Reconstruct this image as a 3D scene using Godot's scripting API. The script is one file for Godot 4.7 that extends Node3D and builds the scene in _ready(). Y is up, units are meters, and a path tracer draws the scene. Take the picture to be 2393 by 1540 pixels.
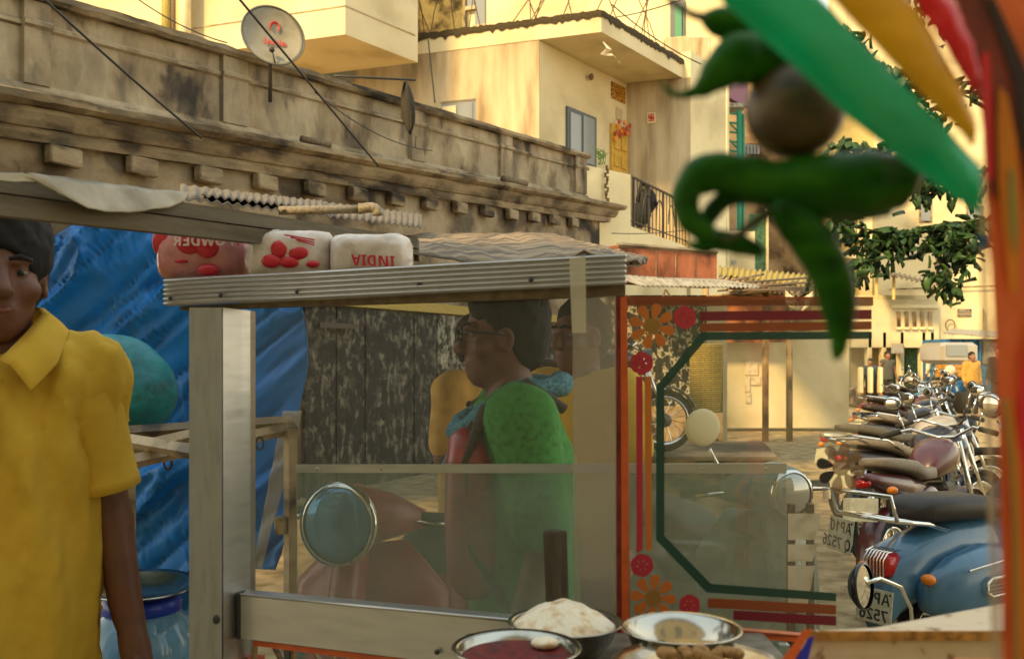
extends Node3D
# A street-food cart with a glass cabinet in front of an old street. Pixel pairs are only used to look up real distances:
# spot(u, v, d) gives the point d metres in front of the camera.
const FOCAL := 2300.0
const CU := 1196.5
const CV := 835.0
const EYE := 1.5
var M := {}
var used := {}
var rng := RandomNumberGenerator.new()

func spot(u: float, v: float, d: float) -> Vector3:
	return Vector3((u - CU) / FOCAL * d, EYE + (CV - v) / FOCAL * d, -d)

func on_plane(u: float, v: float, pl: Plane, lift := 0.0) -> Vector3:
	var dir := Vector3((u - CU) / FOCAL, (CV - v) / FOCAL, -1.0)
	var e := Vector3(0, EYE, 0)
	var t := (pl.d + lift - pl.normal.dot(e)) / pl.normal.dot(dir)
	return e + dir * t

class Shape:
	var st := SurfaceTool.new()
	func _init() -> void:
		st.begin(Mesh.PRIMITIVE_TRIANGLES)
		st.set_smooth_group(-1)
	func soft(on := true) -> Shape:
		st.set_smooth_group(0 if on else -1)
		return self
	func tri(a: Vector3, b: Vector3, c: Vector3) -> void:
		st.add_vertex(a); st.add_vertex(b); st.add_vertex(c)
	func quad(a: Vector3, b: Vector3, c: Vector3, d: Vector3) -> void:
		tri(a, b, c); tri(a, c, d)
	func quad_uv(a: Vector3, b: Vector3, c: Vector3, d: Vector3, ua: Vector2, ub: Vector2, uc: Vector2, ud: Vector2) -> void:
		for k in [[a, ua], [b, ub], [c, uc], [a, ua], [c, uc], [d, ud]]:
			st.set_uv(k[1]); st.add_vertex(k[0])
	# eight corners: four below (round), four above (round)
	func hexa(p: Array) -> Shape:
		quad(p[0], p[1], p[2], p[3]); quad(p[7], p[6], p[5], p[4])
		for k in 4:
			var j := (k + 1) % 4
			quad(p[k], p[k + 4], p[j + 4], p[j])
		return self
	# box with chamfered edges along all sides, in frame t
	func box(t: Transform3D, s: Vector3, bevel := 0.0) -> Shape:
		var h := s * 0.5
		if bevel <= 0.0:
			var p := []
			for y in [-1, 1]:
				for q in [[-1, -1], [1, -1], [1, 1], [-1, 1]]:
					p.append(t * Vector3(q[0] * h.x, y * h.y, q[1] * h.z))
			return hexa(p)
		var b: float = minf(bevel, minf(h.x, minf(h.y, h.z)) * 0.9)
		var rings := []
		for k in [[-h.y, b], [-h.y + b, 0.0], [h.y - b, 0.0], [h.y, b]]:
			var ring := []
			var y: float = k[0]
			var i: float = k[1]
			var x := h.x - i
			var z := h.z - i
			for q in [[-x + b, -z], [x - b, -z], [x, -z + b], [x, z - b], [x - b, z], [-x + b, z], [-x, z - b], [-x, -z + b]]:
				ring.append(t * Vector3(q[0], y, q[1]))
			rings.append(ring)
		skin(rings, true)
		return self
	func at(c: Vector3, s: Vector3, bevel := 0.0, yaw := 0.0) -> Shape:
		return box(Transform3D(Basis(Vector3.UP, yaw), c), s, bevel)
	# rings of equal length joined by quads, optional caps
	func skin(rings: Array, caps := true, closed := true) -> Shape:
		for i in rings.size() - 1:
			var a: Array = rings[i]
			var b: Array = rings[i + 1]
			var n := a.size()
			for k in (n if closed else n - 1):
				var j := (k + 1) % n
				quad(a[k], b[k], b[j], a[j])
		if caps:
			for e in [0, rings.size() - 1]:
				var r: Array = rings[e]
				var c := Vector3.ZERO
				for q in r: c += q
				c /= r.size()
				for k in r.size():
					var j := (k + 1) % r.size()
					if e == 0: tri(r[k], r[j], c)
					else: tri(r[j], r[k], c)
		return self
	func tube(path: Array, radii, sides := 8, caps := true, flat := 1.0) -> Shape:
		var rings := []
		var up := Vector3.UP
		var n := path.size()
		for i in n:
			var t: Vector3 = (path[mini(i + 1, n - 1)] - path[maxi(i - 1, 0)]).normalized()
			var side := t.cross(up)
			if side.length() < 0.2:
				side = t.cross(Vector3.RIGHT)
			side = side.normalized()
			if i > 0:
				var old: Vector3 = rings[i - 1][0] - path[i - 1]
				var p := (old - t * old.dot(t))
				if p.length() > 1e-5: side = p.normalized()
			var w := side.cross(t).normalized()
			var r: float = radii[i] if radii is Array else radii
			var ring := []
			for k in sides:
				var a := TAU * k / sides
				ring.append(path[i] + side * cos(a) * r + w * sin(a) * r * flat)
			rings.append(ring)
		return skin(rings, caps)
	# profile of Vector2(radius, height) turned about axis dir through c
	func lathe(c: Vector3, dir: Vector3, prof: Array, sides := 24, sx := 1.0) -> Shape:
		var y := dir.normalized()
		var x := y.cross(Vector3.FORWARD)
		if x.length() < 0.2: x = y.cross(Vector3.RIGHT)
		x = x.normalized()
		var z := x.cross(y)
		var rings := []
		for p in prof:
			var ring := []
			for k in sides:
				var a := TAU * k / sides
				ring.append(c + y * p.y + (x * cos(a) * sx + z * sin(a)) * maxf(p.x, 1e-4))
			rings.append(ring)
		return skin(rings, false)
	# superellipse rings: each [centre, half width vector, half height vector]
	func loft(secs: Array, sides := 16, power := 2.5, caps := true) -> Shape:
		var rings := []
		for s in secs:
			var ring := []
			for k in sides:
				var a := TAU * k / sides
				var cx := signf(cos(a)) * pow(absf(cos(a)), 2.0 / power)
				var sy := signf(sin(a)) * pow(absf(sin(a)), 2.0 / power)
				ring.append(s[0] + s[1] * cx + s[2] * sy)
			rings.append(ring)
		return skin(rings, caps)
	func ball(c: Vector3, r: Vector3, n := 12, b := Basis()) -> Shape:
		var rings := []
		for i in n + 1:
			var th := PI * i / n
			var ring := []
			for k in n * 2:
				var ph := PI * k / n
				ring.append(c + b * Vector3(r.x * sin(th) * cos(ph), r.y * cos(th), r.z * sin(th) * sin(ph)))
			rings.append(ring)
		return skin(rings, false)
	# flat polygon given as 3-D points in one plane, thickened along n
	func plate(pts: Array, n: Vector3) -> Shape:
		var o: Vector3 = pts[0]
		var x: Vector3 = (pts[1] - o).normalized()
		var z := n.normalized()
		x = (x - z * x.dot(z)).normalized()
		var y := z.cross(x)
		var flat := PackedVector2Array()
		for p in pts:
			flat.append(Vector2((p - o).dot(x), (p - o).dot(y)))
		var idx := Geometry2D.triangulate_polygon(flat)
		for k in range(0, idx.size(), 3):
			tri(pts[idx[k]] + n, pts[idx[k + 1]] + n, pts[idx[k + 2]] + n)
			tri(pts[idx[k]], pts[idx[k + 2]], pts[idx[k + 1]])
		for k in pts.size():
			var j: int = (k + 1) % pts.size()
			quad(pts[k], pts[k] + n, pts[j] + n, pts[j])
		return self
	# sheet over a grid function, thickened
	func sheet(g: Array, thick: Vector3) -> Shape:
		var a := g.size()
		var b: int = g[0].size()
		for i in a - 1:
			for j in b - 1:
				quad(g[i][j], g[i + 1][j], g[i + 1][j + 1], g[i][j + 1])
				quad(g[i][j] + thick, g[i][j + 1] + thick, g[i + 1][j + 1] + thick, g[i + 1][j] + thick)
		for i in a - 1:
			quad(g[i][0], g[i][0] + thick, g[i + 1][0] + thick, g[i + 1][0])
			quad(g[i][b - 1], g[i + 1][b - 1], g[i + 1][b - 1] + thick, g[i][b - 1] + thick)
		for j in b - 1:
			quad(g[0][j], g[0][j + 1], g[0][j + 1] + thick, g[0][j] + thick)
			quad(g[a - 1][j], g[a - 1][j] + thick, g[a - 1][j + 1] + thick, g[a - 1][j + 1])
		return self

# signed distances on a grid, joined by a smooth minimum, meshed as surface nets
class Flesh:
	var c: float
	var lo: Vector3
	var nx: int
	var ny: int
	var nz: int
	var g := PackedFloat32Array()
	func _init(a: Vector3, b: Vector3, cell: float) -> void:
		c = cell; lo = a
		nx = int((b.x - a.x) / c) + 2; ny = int((b.y - a.y) / c) + 2; nz = int((b.z - a.z) / c) + 2
		g.resize(nx * ny * nz); g.fill(1.0)
	func bone(a: Vector3, b: Vector3, ra: float, rb: float, k := 0.03, sq := Vector3.ONE) -> void:
		var m := maxf(ra, rb) + k + c * 2.0
		var mn := ((a / 1.0).min(b) - Vector3.ONE * m - lo) / c
		var mx := (a.max(b) + Vector3.ONE * m - lo) / c
		var ab := (b - a) * sq
		var l2 := maxf(ab.length_squared(), 1e-9)
		for z in range(maxi(0, int(mn.z)), mini(nz, int(mx.z) + 2)):
			for y in range(maxi(0, int(mn.y)), mini(ny, int(mx.y) + 2)):
				var row := (z * ny + y) * nx
				for x in range(maxi(0, int(mn.x)), mini(nx, int(mx.x) + 2)):
					var p := (lo + Vector3(x, y, z) * c - a) * sq
					var t := clampf(p.dot(ab) / l2, 0.0, 1.0)
					var d := (p - ab * t).length() - lerpf(ra, rb, t)
					var o := g[row + x]
					var h := maxf(k - absf(d - o), 0.0) / k
					g[row + x] = minf(d, o) - h * h * k * 0.25
	func egg(at: Vector3, r: Vector3, k := 0.03, turn := Basis()) -> void:
		var m := maxf(r.x, maxf(r.y, r.z)) + k + c * 2.0
		var mn := (at - Vector3.ONE * m - lo) / c
		var mx := (at + Vector3.ONE * m - lo) / c
		var s := minf(r.x, minf(r.y, r.z))
		var inv := turn.inverse()
		for z in range(maxi(0, int(mn.z)), mini(nz, int(mx.z) + 2)):
			for y in range(maxi(0, int(mn.y)), mini(ny, int(mx.y) + 2)):
				var row := (z * ny + y) * nx
				for x in range(maxi(0, int(mn.x)), mini(nx, int(mx.x) + 2)):
					var p := inv * (lo + Vector3(x, y, z) * c - at)
					var q := (p / r).length()
					var q2 := (p / (r * r)).length()
					var d := q * (q - 1.0) / maxf(q2, 1e-5)
					var o := g[row + x]
					var h := maxf(k - absf(d - o), 0.0) / k
					g[row + x] = minf(d, o) - h * h * k * 0.25
	func carve(at: Vector3, r: Vector3, k := 0.01) -> void:
		var m := maxf(r.x, maxf(r.y, r.z)) + k + c
		var mn := (at - Vector3.ONE * m - lo) / c
		var mx := (at + Vector3.ONE * m - lo) / c
		for z in range(maxi(0, int(mn.z)), mini(nz, int(mx.z) + 2)):
			for y in range(maxi(0, int(mn.y)), mini(ny, int(mx.y) + 2)):
				var row := (z * ny + y) * nx
				for x in range(maxi(0, int(mn.x)), mini(nx, int(mx.x) + 2)):
					var p := lo + Vector3(x, y, z) * c - at
					var q := (p / r).length()
					var q2 := (p / (r * r)).length()
					var d := -q * (q - 1.0) / maxf(q2, 1e-5)
					var o := g[row + x]
					var h := maxf(k - absf(d - o), 0.0) / k
					g[row + x] = maxf(d, o) + h * h * k * 0.25
	func fold(n: FastNoiseLite, amp: float, s := Vector3.ONE) -> void:
		for z in nz:
			for y in ny:
				var row := (z * ny + y) * nx
				for x in nx:
					if absf(g[row + x]) < 0.05:
						g[row + x] += n.get_noise_3dv((lo + Vector3(x, y, z) * c) * s) * amp
	func below(y0: float, slope := 0.0) -> void:   # cut away what lies under a height
		for z in nz:
			for y in ny:
				var row := (z * ny + y) * nx
				for x in nx:
					var d := y0 + slope * (lo.z + z * c) - (lo.y + y * c)
					g[row + x] = maxf(g[row + x], d)
	func above(y0: float) -> void:   # cut away what lies over a height
		for z in nz:
			for y in ny:
				var row := (z * ny + y) * nx
				for x in nx:
					g[row + x] = maxf(g[row + x], lo.y + y * c - y0)
	func mesh_into(s: Shape) -> void:
		s.soft()
		var at := PackedInt32Array()
		at.resize(nx * ny * nz); at.fill(-1)
		var pts := PackedVector3Array()
		var offs := [0, 1, nx, nx + 1, nx * ny, nx * ny + 1, nx * ny + nx, nx * ny + nx + 1]
		for z in nz - 1:
			for y in ny - 1:
				var row := (z * ny + y) * nx
				for x in nx - 1:
					var i := row + x
					var v0 := g[i]
					if v0 > c * 4.0 or v0 < -c * 4.0: continue
					var m := 0
					for k in 8:
						if g[i + offs[k]] < 0.0: m |= 1 << k
					if m == 0 or m == 255: continue
					var sum := Vector3.ZERO
					var n := 0
					for e in [[0, 1], [2, 3], [4, 5], [6, 7], [0, 2], [1, 3], [4, 6], [5, 7], [0, 4], [1, 5], [2, 6], [3, 7]]:
						var a: int = e[0]
						var b: int = e[1]
						if (m >> a & 1) == (m >> b & 1): continue
						var ga := g[i + offs[a]]
						var gb := g[i + offs[b]]
						var t := ga / (ga - gb)
						sum += Vector3(a & 1, a >> 1 & 1, a >> 2).lerp(Vector3(b & 1, b >> 1 & 1, b >> 2), t)
						n += 1
					at[i] = pts.size()
					pts.append(lo + (Vector3(x, y, z) + sum / n) * c)
		var st1 := nx
		var st2 := nx * ny
		for z in range(1, nz - 1):
			for y in range(1, ny - 1):
				var row := (z * ny + y) * nx
				for x in range(1, nx - 1):
					var i := row + x
					var v0 := g[i]
					if v0 > c * 2.0 or v0 < -c * 2.0: continue
					var inside := v0 < 0.0
					if inside != (g[i + 1] < 0.0): face(s, pts, at, i, i - st1, i - st1 - st2, i - st2, inside)
					if inside != (g[i + st1] < 0.0): face(s, pts, at, i, i - st2, i - st2 - 1, i - 1, inside)
					if inside != (g[i + st2] < 0.0): face(s, pts, at, i, i - 1, i - 1 - st1, i - st1, inside)
	func face(s: Shape, p: PackedVector3Array, at: PackedInt32Array, a: int, b: int, cc: int, d: int, flip: bool) -> void:
		if at[a] < 0 or at[b] < 0 or at[cc] < 0 or at[d] < 0: return
		if flip: s.quad(p[at[a]], p[at[b]], p[at[cc]], p[at[d]])
		else: s.quad(p[at[d]], p[at[cc]], p[at[b]], p[at[a]])

func numbered(called: String) -> String:
	if not used.has(called):
		used[called] = 0
		return called
	used[called] += 1
	return "%s_%03d" % [called, used[called]]

func origin_of(n: Node) -> Vector3:
	var p := Vector3.ZERO
	while n != self and n != null:
		p += (n as Node3D).position
		n = n.get_parent()
	return p

func obj(called: String, s: Shape, m: Material, parent: Node = null) -> MeshInstance3D:
	s.st.generate_normals()
	var o := MeshInstance3D.new()
	o.mesh = s.st.commit()
	o.material_override = null
	o.mesh.surface_set_material(0, m)
	return place(called, o, parent)

func place(called: String, o: MeshInstance3D, parent: Node = null) -> MeshInstance3D:
	if parent == null or parent == self:
		o.name = numbered(called)
		add_child(o, true)
	else:
		o.name = called
		parent.add_child(o, true)
		o.position = -origin_of(parent)
	return o

func tag(o: Node, label: String, category: String, group := "") -> Node:
	o.set_meta("label", label)
	o.set_meta("category", category)
	if group: o.set_meta("group", group)
	return o

func thing(called: String, label: String, category: String, base := Vector3.ZERO, group := "") -> Node3D:
	var o := Node3D.new()
	o.name = numbered(called)
	add_child(o, true)
	o.position = base
	tag(o, label, category, group)
	return o

func struct(called: String, s: Shape, m: Material) -> MeshInstance3D:
	var o := obj(called, s, m)
	o.set_meta("kind", "structure")
	return o

func lettering(text: String, size: float, origin: Vector3, right: Vector3, up: Vector3, thick := 0.0008, font := "Droid Sans", weight := 700) -> Shape:
	var tm := TextMesh.new()
	var f := SystemFont.new()
	f.font_names = PackedStringArray([font])
	f.font_weight = weight
	tm.font = f
	tm.text = text
	tm.font_size = 32
	tm.pixel_size = size / 32.0
	tm.depth = 0.001
	tm.curve_step = 2.0
	var arr := tm.get_mesh_arrays()
	var s := Shape.new()
	var vs: PackedVector3Array = arr[Mesh.ARRAY_VERTEX]
	var ix: PackedInt32Array = arr[Mesh.ARRAY_INDEX] if arr[Mesh.ARRAY_INDEX] != null else PackedInt32Array()
	var n := right.cross(up).normalized()
	if n.dot(Vector3(0, EYE, 0) - origin) < 0.0: n = -n
	var seq := ix.size() if ix.size() > 0 else vs.size()
	for k in seq:
		var v: Vector3 = vs[ix[k]] if ix.size() > 0 else vs[k]
		s.st.add_vertex(origin + right * v.x + up * v.y + n * (thick if v.z > 0.0 else 0.0))
	return s

# ---------------------------------------------------------------- materials
func noise_tex(freq: float, stops: Array, kind := FastNoiseLite.TYPE_SIMPLEX_SMOOTH, oct := 4, sd := 1, size := 512, warp := 0.0, gain := 0.5) -> NoiseTexture2D:
	var n := FastNoiseLite.new()
	n.seed = sd
	n.noise_type = kind
	n.frequency = freq
	n.fractal_octaves = oct
	n.fractal_gain = gain
	if kind == FastNoiseLite.TYPE_CELLULAR: n.cellular_return_type = FastNoiseLite.RETURN_DISTANCE
	if warp > 0.0:
		n.domain_warp_enabled = true
		n.domain_warp_amplitude = warp
	var t := NoiseTexture2D.new()
	t.width = size; t.height = size
	t.seamless = true
	t.noise = n
	if stops.size() > 0:
		var gr := Gradient.new()
		gr.offsets = PackedFloat32Array(stops.map(func(k): return k[0]))
		gr.colors = PackedColorArray(stops.map(func(k): return k[1]))
		t.color_ramp = gr
	return t

func bump_tex(freq: float, strength := 4.0, oct := 4, sd := 3, kind := FastNoiseLite.TYPE_SIMPLEX_SMOOTH) -> NoiseTexture2D:
	var t := noise_tex(freq, [], kind, oct, sd, 256)
	t.as_normal_map = true
	t.bump_strength = strength
	return t

func lin(r: float, g: float, b: float) -> Color:
	return Color(r, g, b).linear_to_srgb()

func flat(c: Color, rough := 0.8, metal := 0.0) -> StandardMaterial3D:
	var m := StandardMaterial3D.new()
	m.albedo_color = c
	m.roughness = rough
	m.metallic = metal
	return m

func grain(c: Color, tex: Texture2D, scale: Vector3, rough := 0.85, bump: Texture2D = null, bs := 0.6) -> StandardMaterial3D:
	var m := flat(c, rough)
	m.albedo_texture = tex
	m.uv1_triplanar = true
	m.uv1_world_triplanar = true
	m.uv1_scale = scale
	if bump:
		m.normal_enabled = true
		m.normal_texture = bump
		m.normal_scale = bs
	return m

func glass(c: Color, a: float, rough := 0.02) -> StandardMaterial3D:
	var m := flat(Color(c.r, c.g, c.b, a), rough)
	m.transparency = BaseMaterial3D.TRANSPARENCY_ALPHA
	m.metallic_specular = 0.5
	return m

func make_materials() -> void:
	var K := func(a: float, b := -1.0, c := -1.0) -> Color:
		return lin(a, b if b >= 0.0 else a, c if c >= 0.0 else a)
	var relief := bump_tex(0.02, 5.0, 5, 11)
	var fine := bump_tex(0.09, 3.0, 3, 12)
	var stain := noise_tex(0.006, [[0.0, Color(0.16, 0.16, 0.18)], [0.3, Color(0.34, 0.32, 0.31)], [0.4, Color(0.66, 0.61, 0.54)], [0.52, Color(0.86, 0.81, 0.72)], [0.7, Color(1, 0.97, 0.9)], [1.0, Color(0.8, 0.76, 0.7)]], FastNoiseLite.TYPE_SIMPLEX_SMOOTH, 6, 21, 512, 30.0)
	var soft := noise_tex(0.008, [[0.0, Color(0.78, 0.76, 0.72)], [0.45, Color(0.94, 0.93, 0.9)], [1.0, Color(1, 1, 1)]], FastNoiseLite.TYPE_SIMPLEX_SMOOTH, 5, 22, 512, 20.0)
	var rough := noise_tex(0.02, [[0.0, Color(0.55, 0.52, 0.48)], [0.5, Color(0.85, 0.84, 0.8)], [1.0, Color(1, 1, 1)]], FastNoiseLite.TYPE_SIMPLEX_SMOOTH, 5, 23, 512, 10.0)
	var peel := noise_tex(0.012, [[0.0, Color(0.05, 0.06, 0.08)], [0.46, Color(0.09, 0.09, 0.1)], [0.55, Color(0.16, 0.16, 0.15)], [0.575, Color(0.62, 0.6, 0.52)], [0.68, Color(0.78, 0.74, 0.64)], [0.75, Color(0.2, 0.2, 0.18)], [1.0, Color(0.1, 0.1, 0.12)]], FastNoiseLite.TYPE_SIMPLEX, 6, 24, 1024, 14.0)
	var peel_door := noise_tex(0.005, [[0.0, Color(0.04, 0.05, 0.06)], [0.46, Color(0.09, 0.09, 0.09)], [0.53, Color(0.14, 0.14, 0.12)], [0.545, Color(0.42, 0.4, 0.35)], [0.62, Color(0.66, 0.64, 0.56)], [1.0, Color(0.5, 0.48, 0.42)]], FastNoiseLite.TYPE_SIMPLEX, 8, 25, 1024, 20.0, 0.72)
	var peel_sparse := noise_tex(0.005, [[0.0, Color(0.03, 0.04, 0.05)], [0.5, Color(0.075, 0.08, 0.085)], [0.61, Color(0.12, 0.12, 0.11)], [0.63, Color(0.36, 0.34, 0.3)], [1.0, Color(0.6, 0.58, 0.5)]], FastNoiseLite.TYPE_SIMPLEX, 8, 45, 1024, 20.0, 0.7)
	var streak := noise_tex(0.012, [[0.0, Color(0.5, 0.46, 0.4)], [0.45, Color(0.85, 0.82, 0.76)], [1.0, Color(1, 1, 1)]], FastNoiseLite.TYPE_SIMPLEX_SMOOTH, 5, 26)
	var wood := noise_tex(0.014, [[0.0, Color(0.55, 0.45, 0.35)], [0.5, Color(0.85, 0.78, 0.7)], [1.0, Color(1, 1, 1)]], FastNoiseLite.TYPE_SIMPLEX, 5, 27)
	var blotch := noise_tex(0.012, [[0.0, Color(0.45, 0.48, 0.5)], [0.4, Color(0.8, 0.85, 0.9)], [0.6, Color(1, 1, 1)], [1.0, Color(0.75, 0.7, 0.6)]], FastNoiseLite.TYPE_SIMPLEX_SMOOTH, 5, 28, 512, 25.0)
	var brushed := noise_tex(0.02, [[0.0, Color(0.88, 0.88, 0.88)], [0.4, Color(0.95, 0.95, 0.96)], [1.0, Color(1, 1, 1)]], FastNoiseLite.TYPE_SIMPLEX_SMOOTH, 5, 40)
	var scratch := bump_tex(0.03, 2.0, 3, 29)
	M.relief = relief; M.fine = fine
	M.parapet = grain(K.call(0.44, 0.385, 0.3), stain, Vector3(0.42, 0.2, 0.42), 0.95, relief, 0.7)
	M.cornice = grain(K.call(0.37, 0.32, 0.245), stain, Vector3(0.3, 0.9, 0.3), 0.95, relief, 1.0)
	M.dark_wall = grain(K.call(0.36, 0.31, 0.24), stain, Vector3(0.3, 0.3, 0.3), 0.95, relief, 1.0)
	M.white_wall = grain(K.call(0.62, 0.52, 0.36), streak, Vector3(0.34, 0.05, 0.34), 0.95, relief, 0.4)
	M.cream_wall = grain(K.call(0.72, 0.62, 0.4), soft, Vector3(0.12, 0.12, 0.12), 0.95, relief, 0.3)
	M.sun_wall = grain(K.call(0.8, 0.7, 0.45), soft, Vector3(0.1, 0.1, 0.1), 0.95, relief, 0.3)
	M.yellow_wall = grain(K.call(0.72, 0.53, 0.2), soft, Vector3(0.1, 0.1, 0.1), 0.95)
	M.tan_wall = grain(K.call(0.42, 0.31, 0.2), stain, Vector3(0.12, 0.12, 0.12), 0.95, relief, 0.5)
	M.moss = grain(K.call(0.08, 0.06, 0.03), rough, Vector3(2, 2, 2), 1.0, relief, 1.0)
	M.pink_wall = grain(K.call(0.5, 0.18, 0.1), stain, Vector3(0.5, 0.25, 0.5), 0.9)
	M.peel = grain(Color(1, 1, 1), peel, Vector3(0.55, 0.4, 0.55), 0.9, relief, 0.8)
	M.peel_door = grain(Color(1, 1, 1), peel_door, Vector3(0.9, 0.5, 0.9), 0.85, relief, 0.8)
	M.peel_sparse = grain(Color(1, 1, 1), peel_sparse, Vector3(0.9, 0.5, 0.9), 0.85, relief, 0.8)
	M.ground = grain(K.call(0.5, 0.38, 0.21), rough, Vector3(0.35, 0.35, 0.35), 1.0, relief, 0.8)
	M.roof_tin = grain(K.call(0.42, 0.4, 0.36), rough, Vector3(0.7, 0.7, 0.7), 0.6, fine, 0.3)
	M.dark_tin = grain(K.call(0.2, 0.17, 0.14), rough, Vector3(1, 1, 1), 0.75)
	M.beam = grain(K.call(0.15, 0.125, 0.085), streak, Vector3(0.8, 4.0, 0.8), 0.75, fine, 0.3)
	M.plastic_sheet = grain(K.call(0.5, 0.44, 0.34), rough, Vector3(1.2, 1.2, 1.2), 0.45, relief, 0.6)
	M.dusty_sheet = grain(K.call(0.28, 0.22, 0.15), stain, Vector3(0.8, 0.8, 0.8), 0.7, relief, 0.9)
	M.pipe = grain(K.call(0.36, 0.31, 0.24), rough, Vector3(4, 4, 4), 0.6)
	M.old_pipe = grain(K.call(0.22, 0.16, 0.1), rough, Vector3(3, 3, 3), 0.8)
	M.wire = flat(K.call(0.02), 0.6)
	M.rebar = flat(K.call(0.12, 0.06, 0.03), 0.9)
	M.dish = grain(K.call(0.3, 0.28, 0.22), soft, Vector3(1, 1, 1), 0.6)
	M.dish_rim = flat(K.call(0.12, 0.12, 0.1), 0.6)
	M.logo_red = flat(K.call(0.55, 0.04, 0.03), 0.6)
	M.window_frame = flat(K.call(0.07, 0.08, 0.09), 0.5)
	M.pane_grey = flat(K.call(0.22, 0.24, 0.25), 0.15)
	M.dark_gap = flat(K.call(0.22, 0.24, 0.25), 0.15)
	M.yellow_door = grain(K.call(0.62, 0.38, 0.06), soft, Vector3(1, 1, 1), 0.5)
	M.garland = flat(K.call(0.45, 0.07, 0.03), 0.8)
	M.flower_orange = flat(K.call(0.7, 0.22, 0.02), 0.8)
	M.flag = grain(K.call(0.06, 0.05, 0.04), rough, Vector3(5, 5, 5), 0.9)
	M.iron = flat(K.call(0.04, 0.035, 0.03), 0.5, 0.3)
	M.alu = grain(K.call(0.6, 0.6, 0.6), brushed, Vector3(0.8, 4.0, 0.8), 0.36, scratch, 0.12)
	M.alu.metallic = 0.9
	M.alu_dull = grain(K.call(0.4, 0.4, 0.4), brushed, Vector3(5.0, 0.7, 5.0), 0.5, scratch, 0.2)
	M.alu_dull.metallic = 0.75
	M.groove = flat(K.call(0.03), 0.6)
	M.orange_paint = grain(K.call(0.72, 0.13, 0.03), soft, Vector3(3, 3, 3), 0.42, fine, 0.2)
	M.post_paint = grain(K.call(0.9, 0.17, 0.045), soft, Vector3(4, 1.5, 4), 0.35, fine, 0.25)
	M.post_red = flat(K.call(0.72, 0.015, 0.03), 0.3)
	M.post_amber = grain(K.call(0.8, 0.24, 0.01), soft, Vector3(5, 2, 5), 0.35)
	M.post_olive = flat(K.call(0.3, 0.26, 0.07), 0.4)
	M.post_maroon = grain(K.call(0.28, 0.035, 0.025), rough, Vector3(4, 2, 4), 0.4)
	M.post_dark = flat(K.call(0.03, 0.012, 0.012), 0.5)
	M.band_green = grain(K.call(0.0, 0.48, 0.22), soft, Vector3(3, 3, 3), 0.25, fine, 0.15)
	M.band_yellow = grain(K.call(0.92, 0.46, 0.006), soft, Vector3(3, 3, 3), 0.3, fine, 0.15)
	M.band_red = grain(K.call(0.85, 0.016, 0.03), soft, Vector3(3, 3, 3), 0.3, fine, 0.15)
	for n in ["band_green", "band_yellow", "band_red"]:
		M[n].backlight_enabled = true
		M[n].backlight = M[n].albedo_color * 0.35
	M.chilli = grain(K.call(0.028, 0.12, 0.007), noise_tex(0.01, [[0.0, Color(0.3, 0.45, 0.3)], [0.5, Color(0.7, 0.85, 0.6)], [1.0, Color(1.3, 1.2, 0.8)]], FastNoiseLite.TYPE_SIMPLEX_SMOOTH, 4, 31), Vector3(4, 10, 4), 0.45)
	M.chilli.metallic_specular = 0.25
	M.chilli_stem = flat(K.call(0.05, 0.05, 0.015), 0.7)
	M.lemon = grain(K.call(0.13, 0.085, 0.016), noise_tex(0.01, [[0.0, Color(0.25, 0.2, 0.15)], [0.5, Color(0.75, 0.7, 0.6)], [1.0, Color(1, 1, 0.9)]], FastNoiseLite.TYPE_SIMPLEX_SMOOTH, 5, 32), Vector3(6, 18, 6), 0.5, fine, 0.4)
	M.thread = flat(K.call(0.2, 0.15, 0.08), 0.9)
	M.tarp = grain(K.call(0.008, 0.23, 0.82), soft, Vector3(0.9, 0.9, 0.9), 0.42, relief, 0.08)
	M.teal = grain(K.call(0.02, 0.26, 0.3), blotch, Vector3(1.5, 1.5, 1.5), 0.5, relief, 0.6)
	M.white_tube = grain(K.call(0.5, 0.42, 0.3), stain, Vector3(1.5, 1.5, 1.5), 0.6)
	M.steel = grain(K.call(0.55, 0.53, 0.48), soft, Vector3(3, 3, 3), 0.18, scratch, 0.1)
	M.steel.metallic = 1.0
	M.chrome = flat(K.call(0.75, 0.74, 0.7), 0.08, 1.0)
	M.jar = glass(K.call(0.25, 0.5, 0.7), 0.45, 0.08)
	M.jar_lid = flat(K.call(0.01, 0.05, 0.5), 0.35)
	M.sugar = grain(K.call(0.78, 0.7, 0.55), noise_tex(0.012, [[0.0, Color(0.7, 0.5, 0.32)], [0.3, Color(0.92, 0.84, 0.72)], [0.42, Color(1, 1, 1)], [1.0, Color(1, 1, 1)]], FastNoiseLite.TYPE_SIMPLEX_SMOOTH, 5, 33), Vector3(4, 4, 4), 0.95, fine, 0.8)
	M.chilli_powder = grain(K.call(0.17, 0.012, 0.007), noise_tex(0.012, [[0.0, Color(0.35, 0.2, 0.2)], [0.5, Color(0.9, 0.8, 0.7)], [1.0, Color(1, 1, 0.9)]], FastNoiseLite.TYPE_SIMPLEX_SMOOTH, 5, 34), Vector3(5, 5, 5), 0.6, relief, 0.9)
	M.fritter = grain(K.call(0.42, 0.22, 0.06), rough, Vector3(9, 9, 9), 0.7, relief, 1.0)
	M.stick = grain(K.call(0.06, 0.05, 0.025), wood, Vector3(8, 1.2, 8), 0.8, relief, 0.6)
	M.counter = grain(K.call(0.2, 0.18, 0.15), rough, Vector3(2, 2, 2), 0.4)
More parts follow.
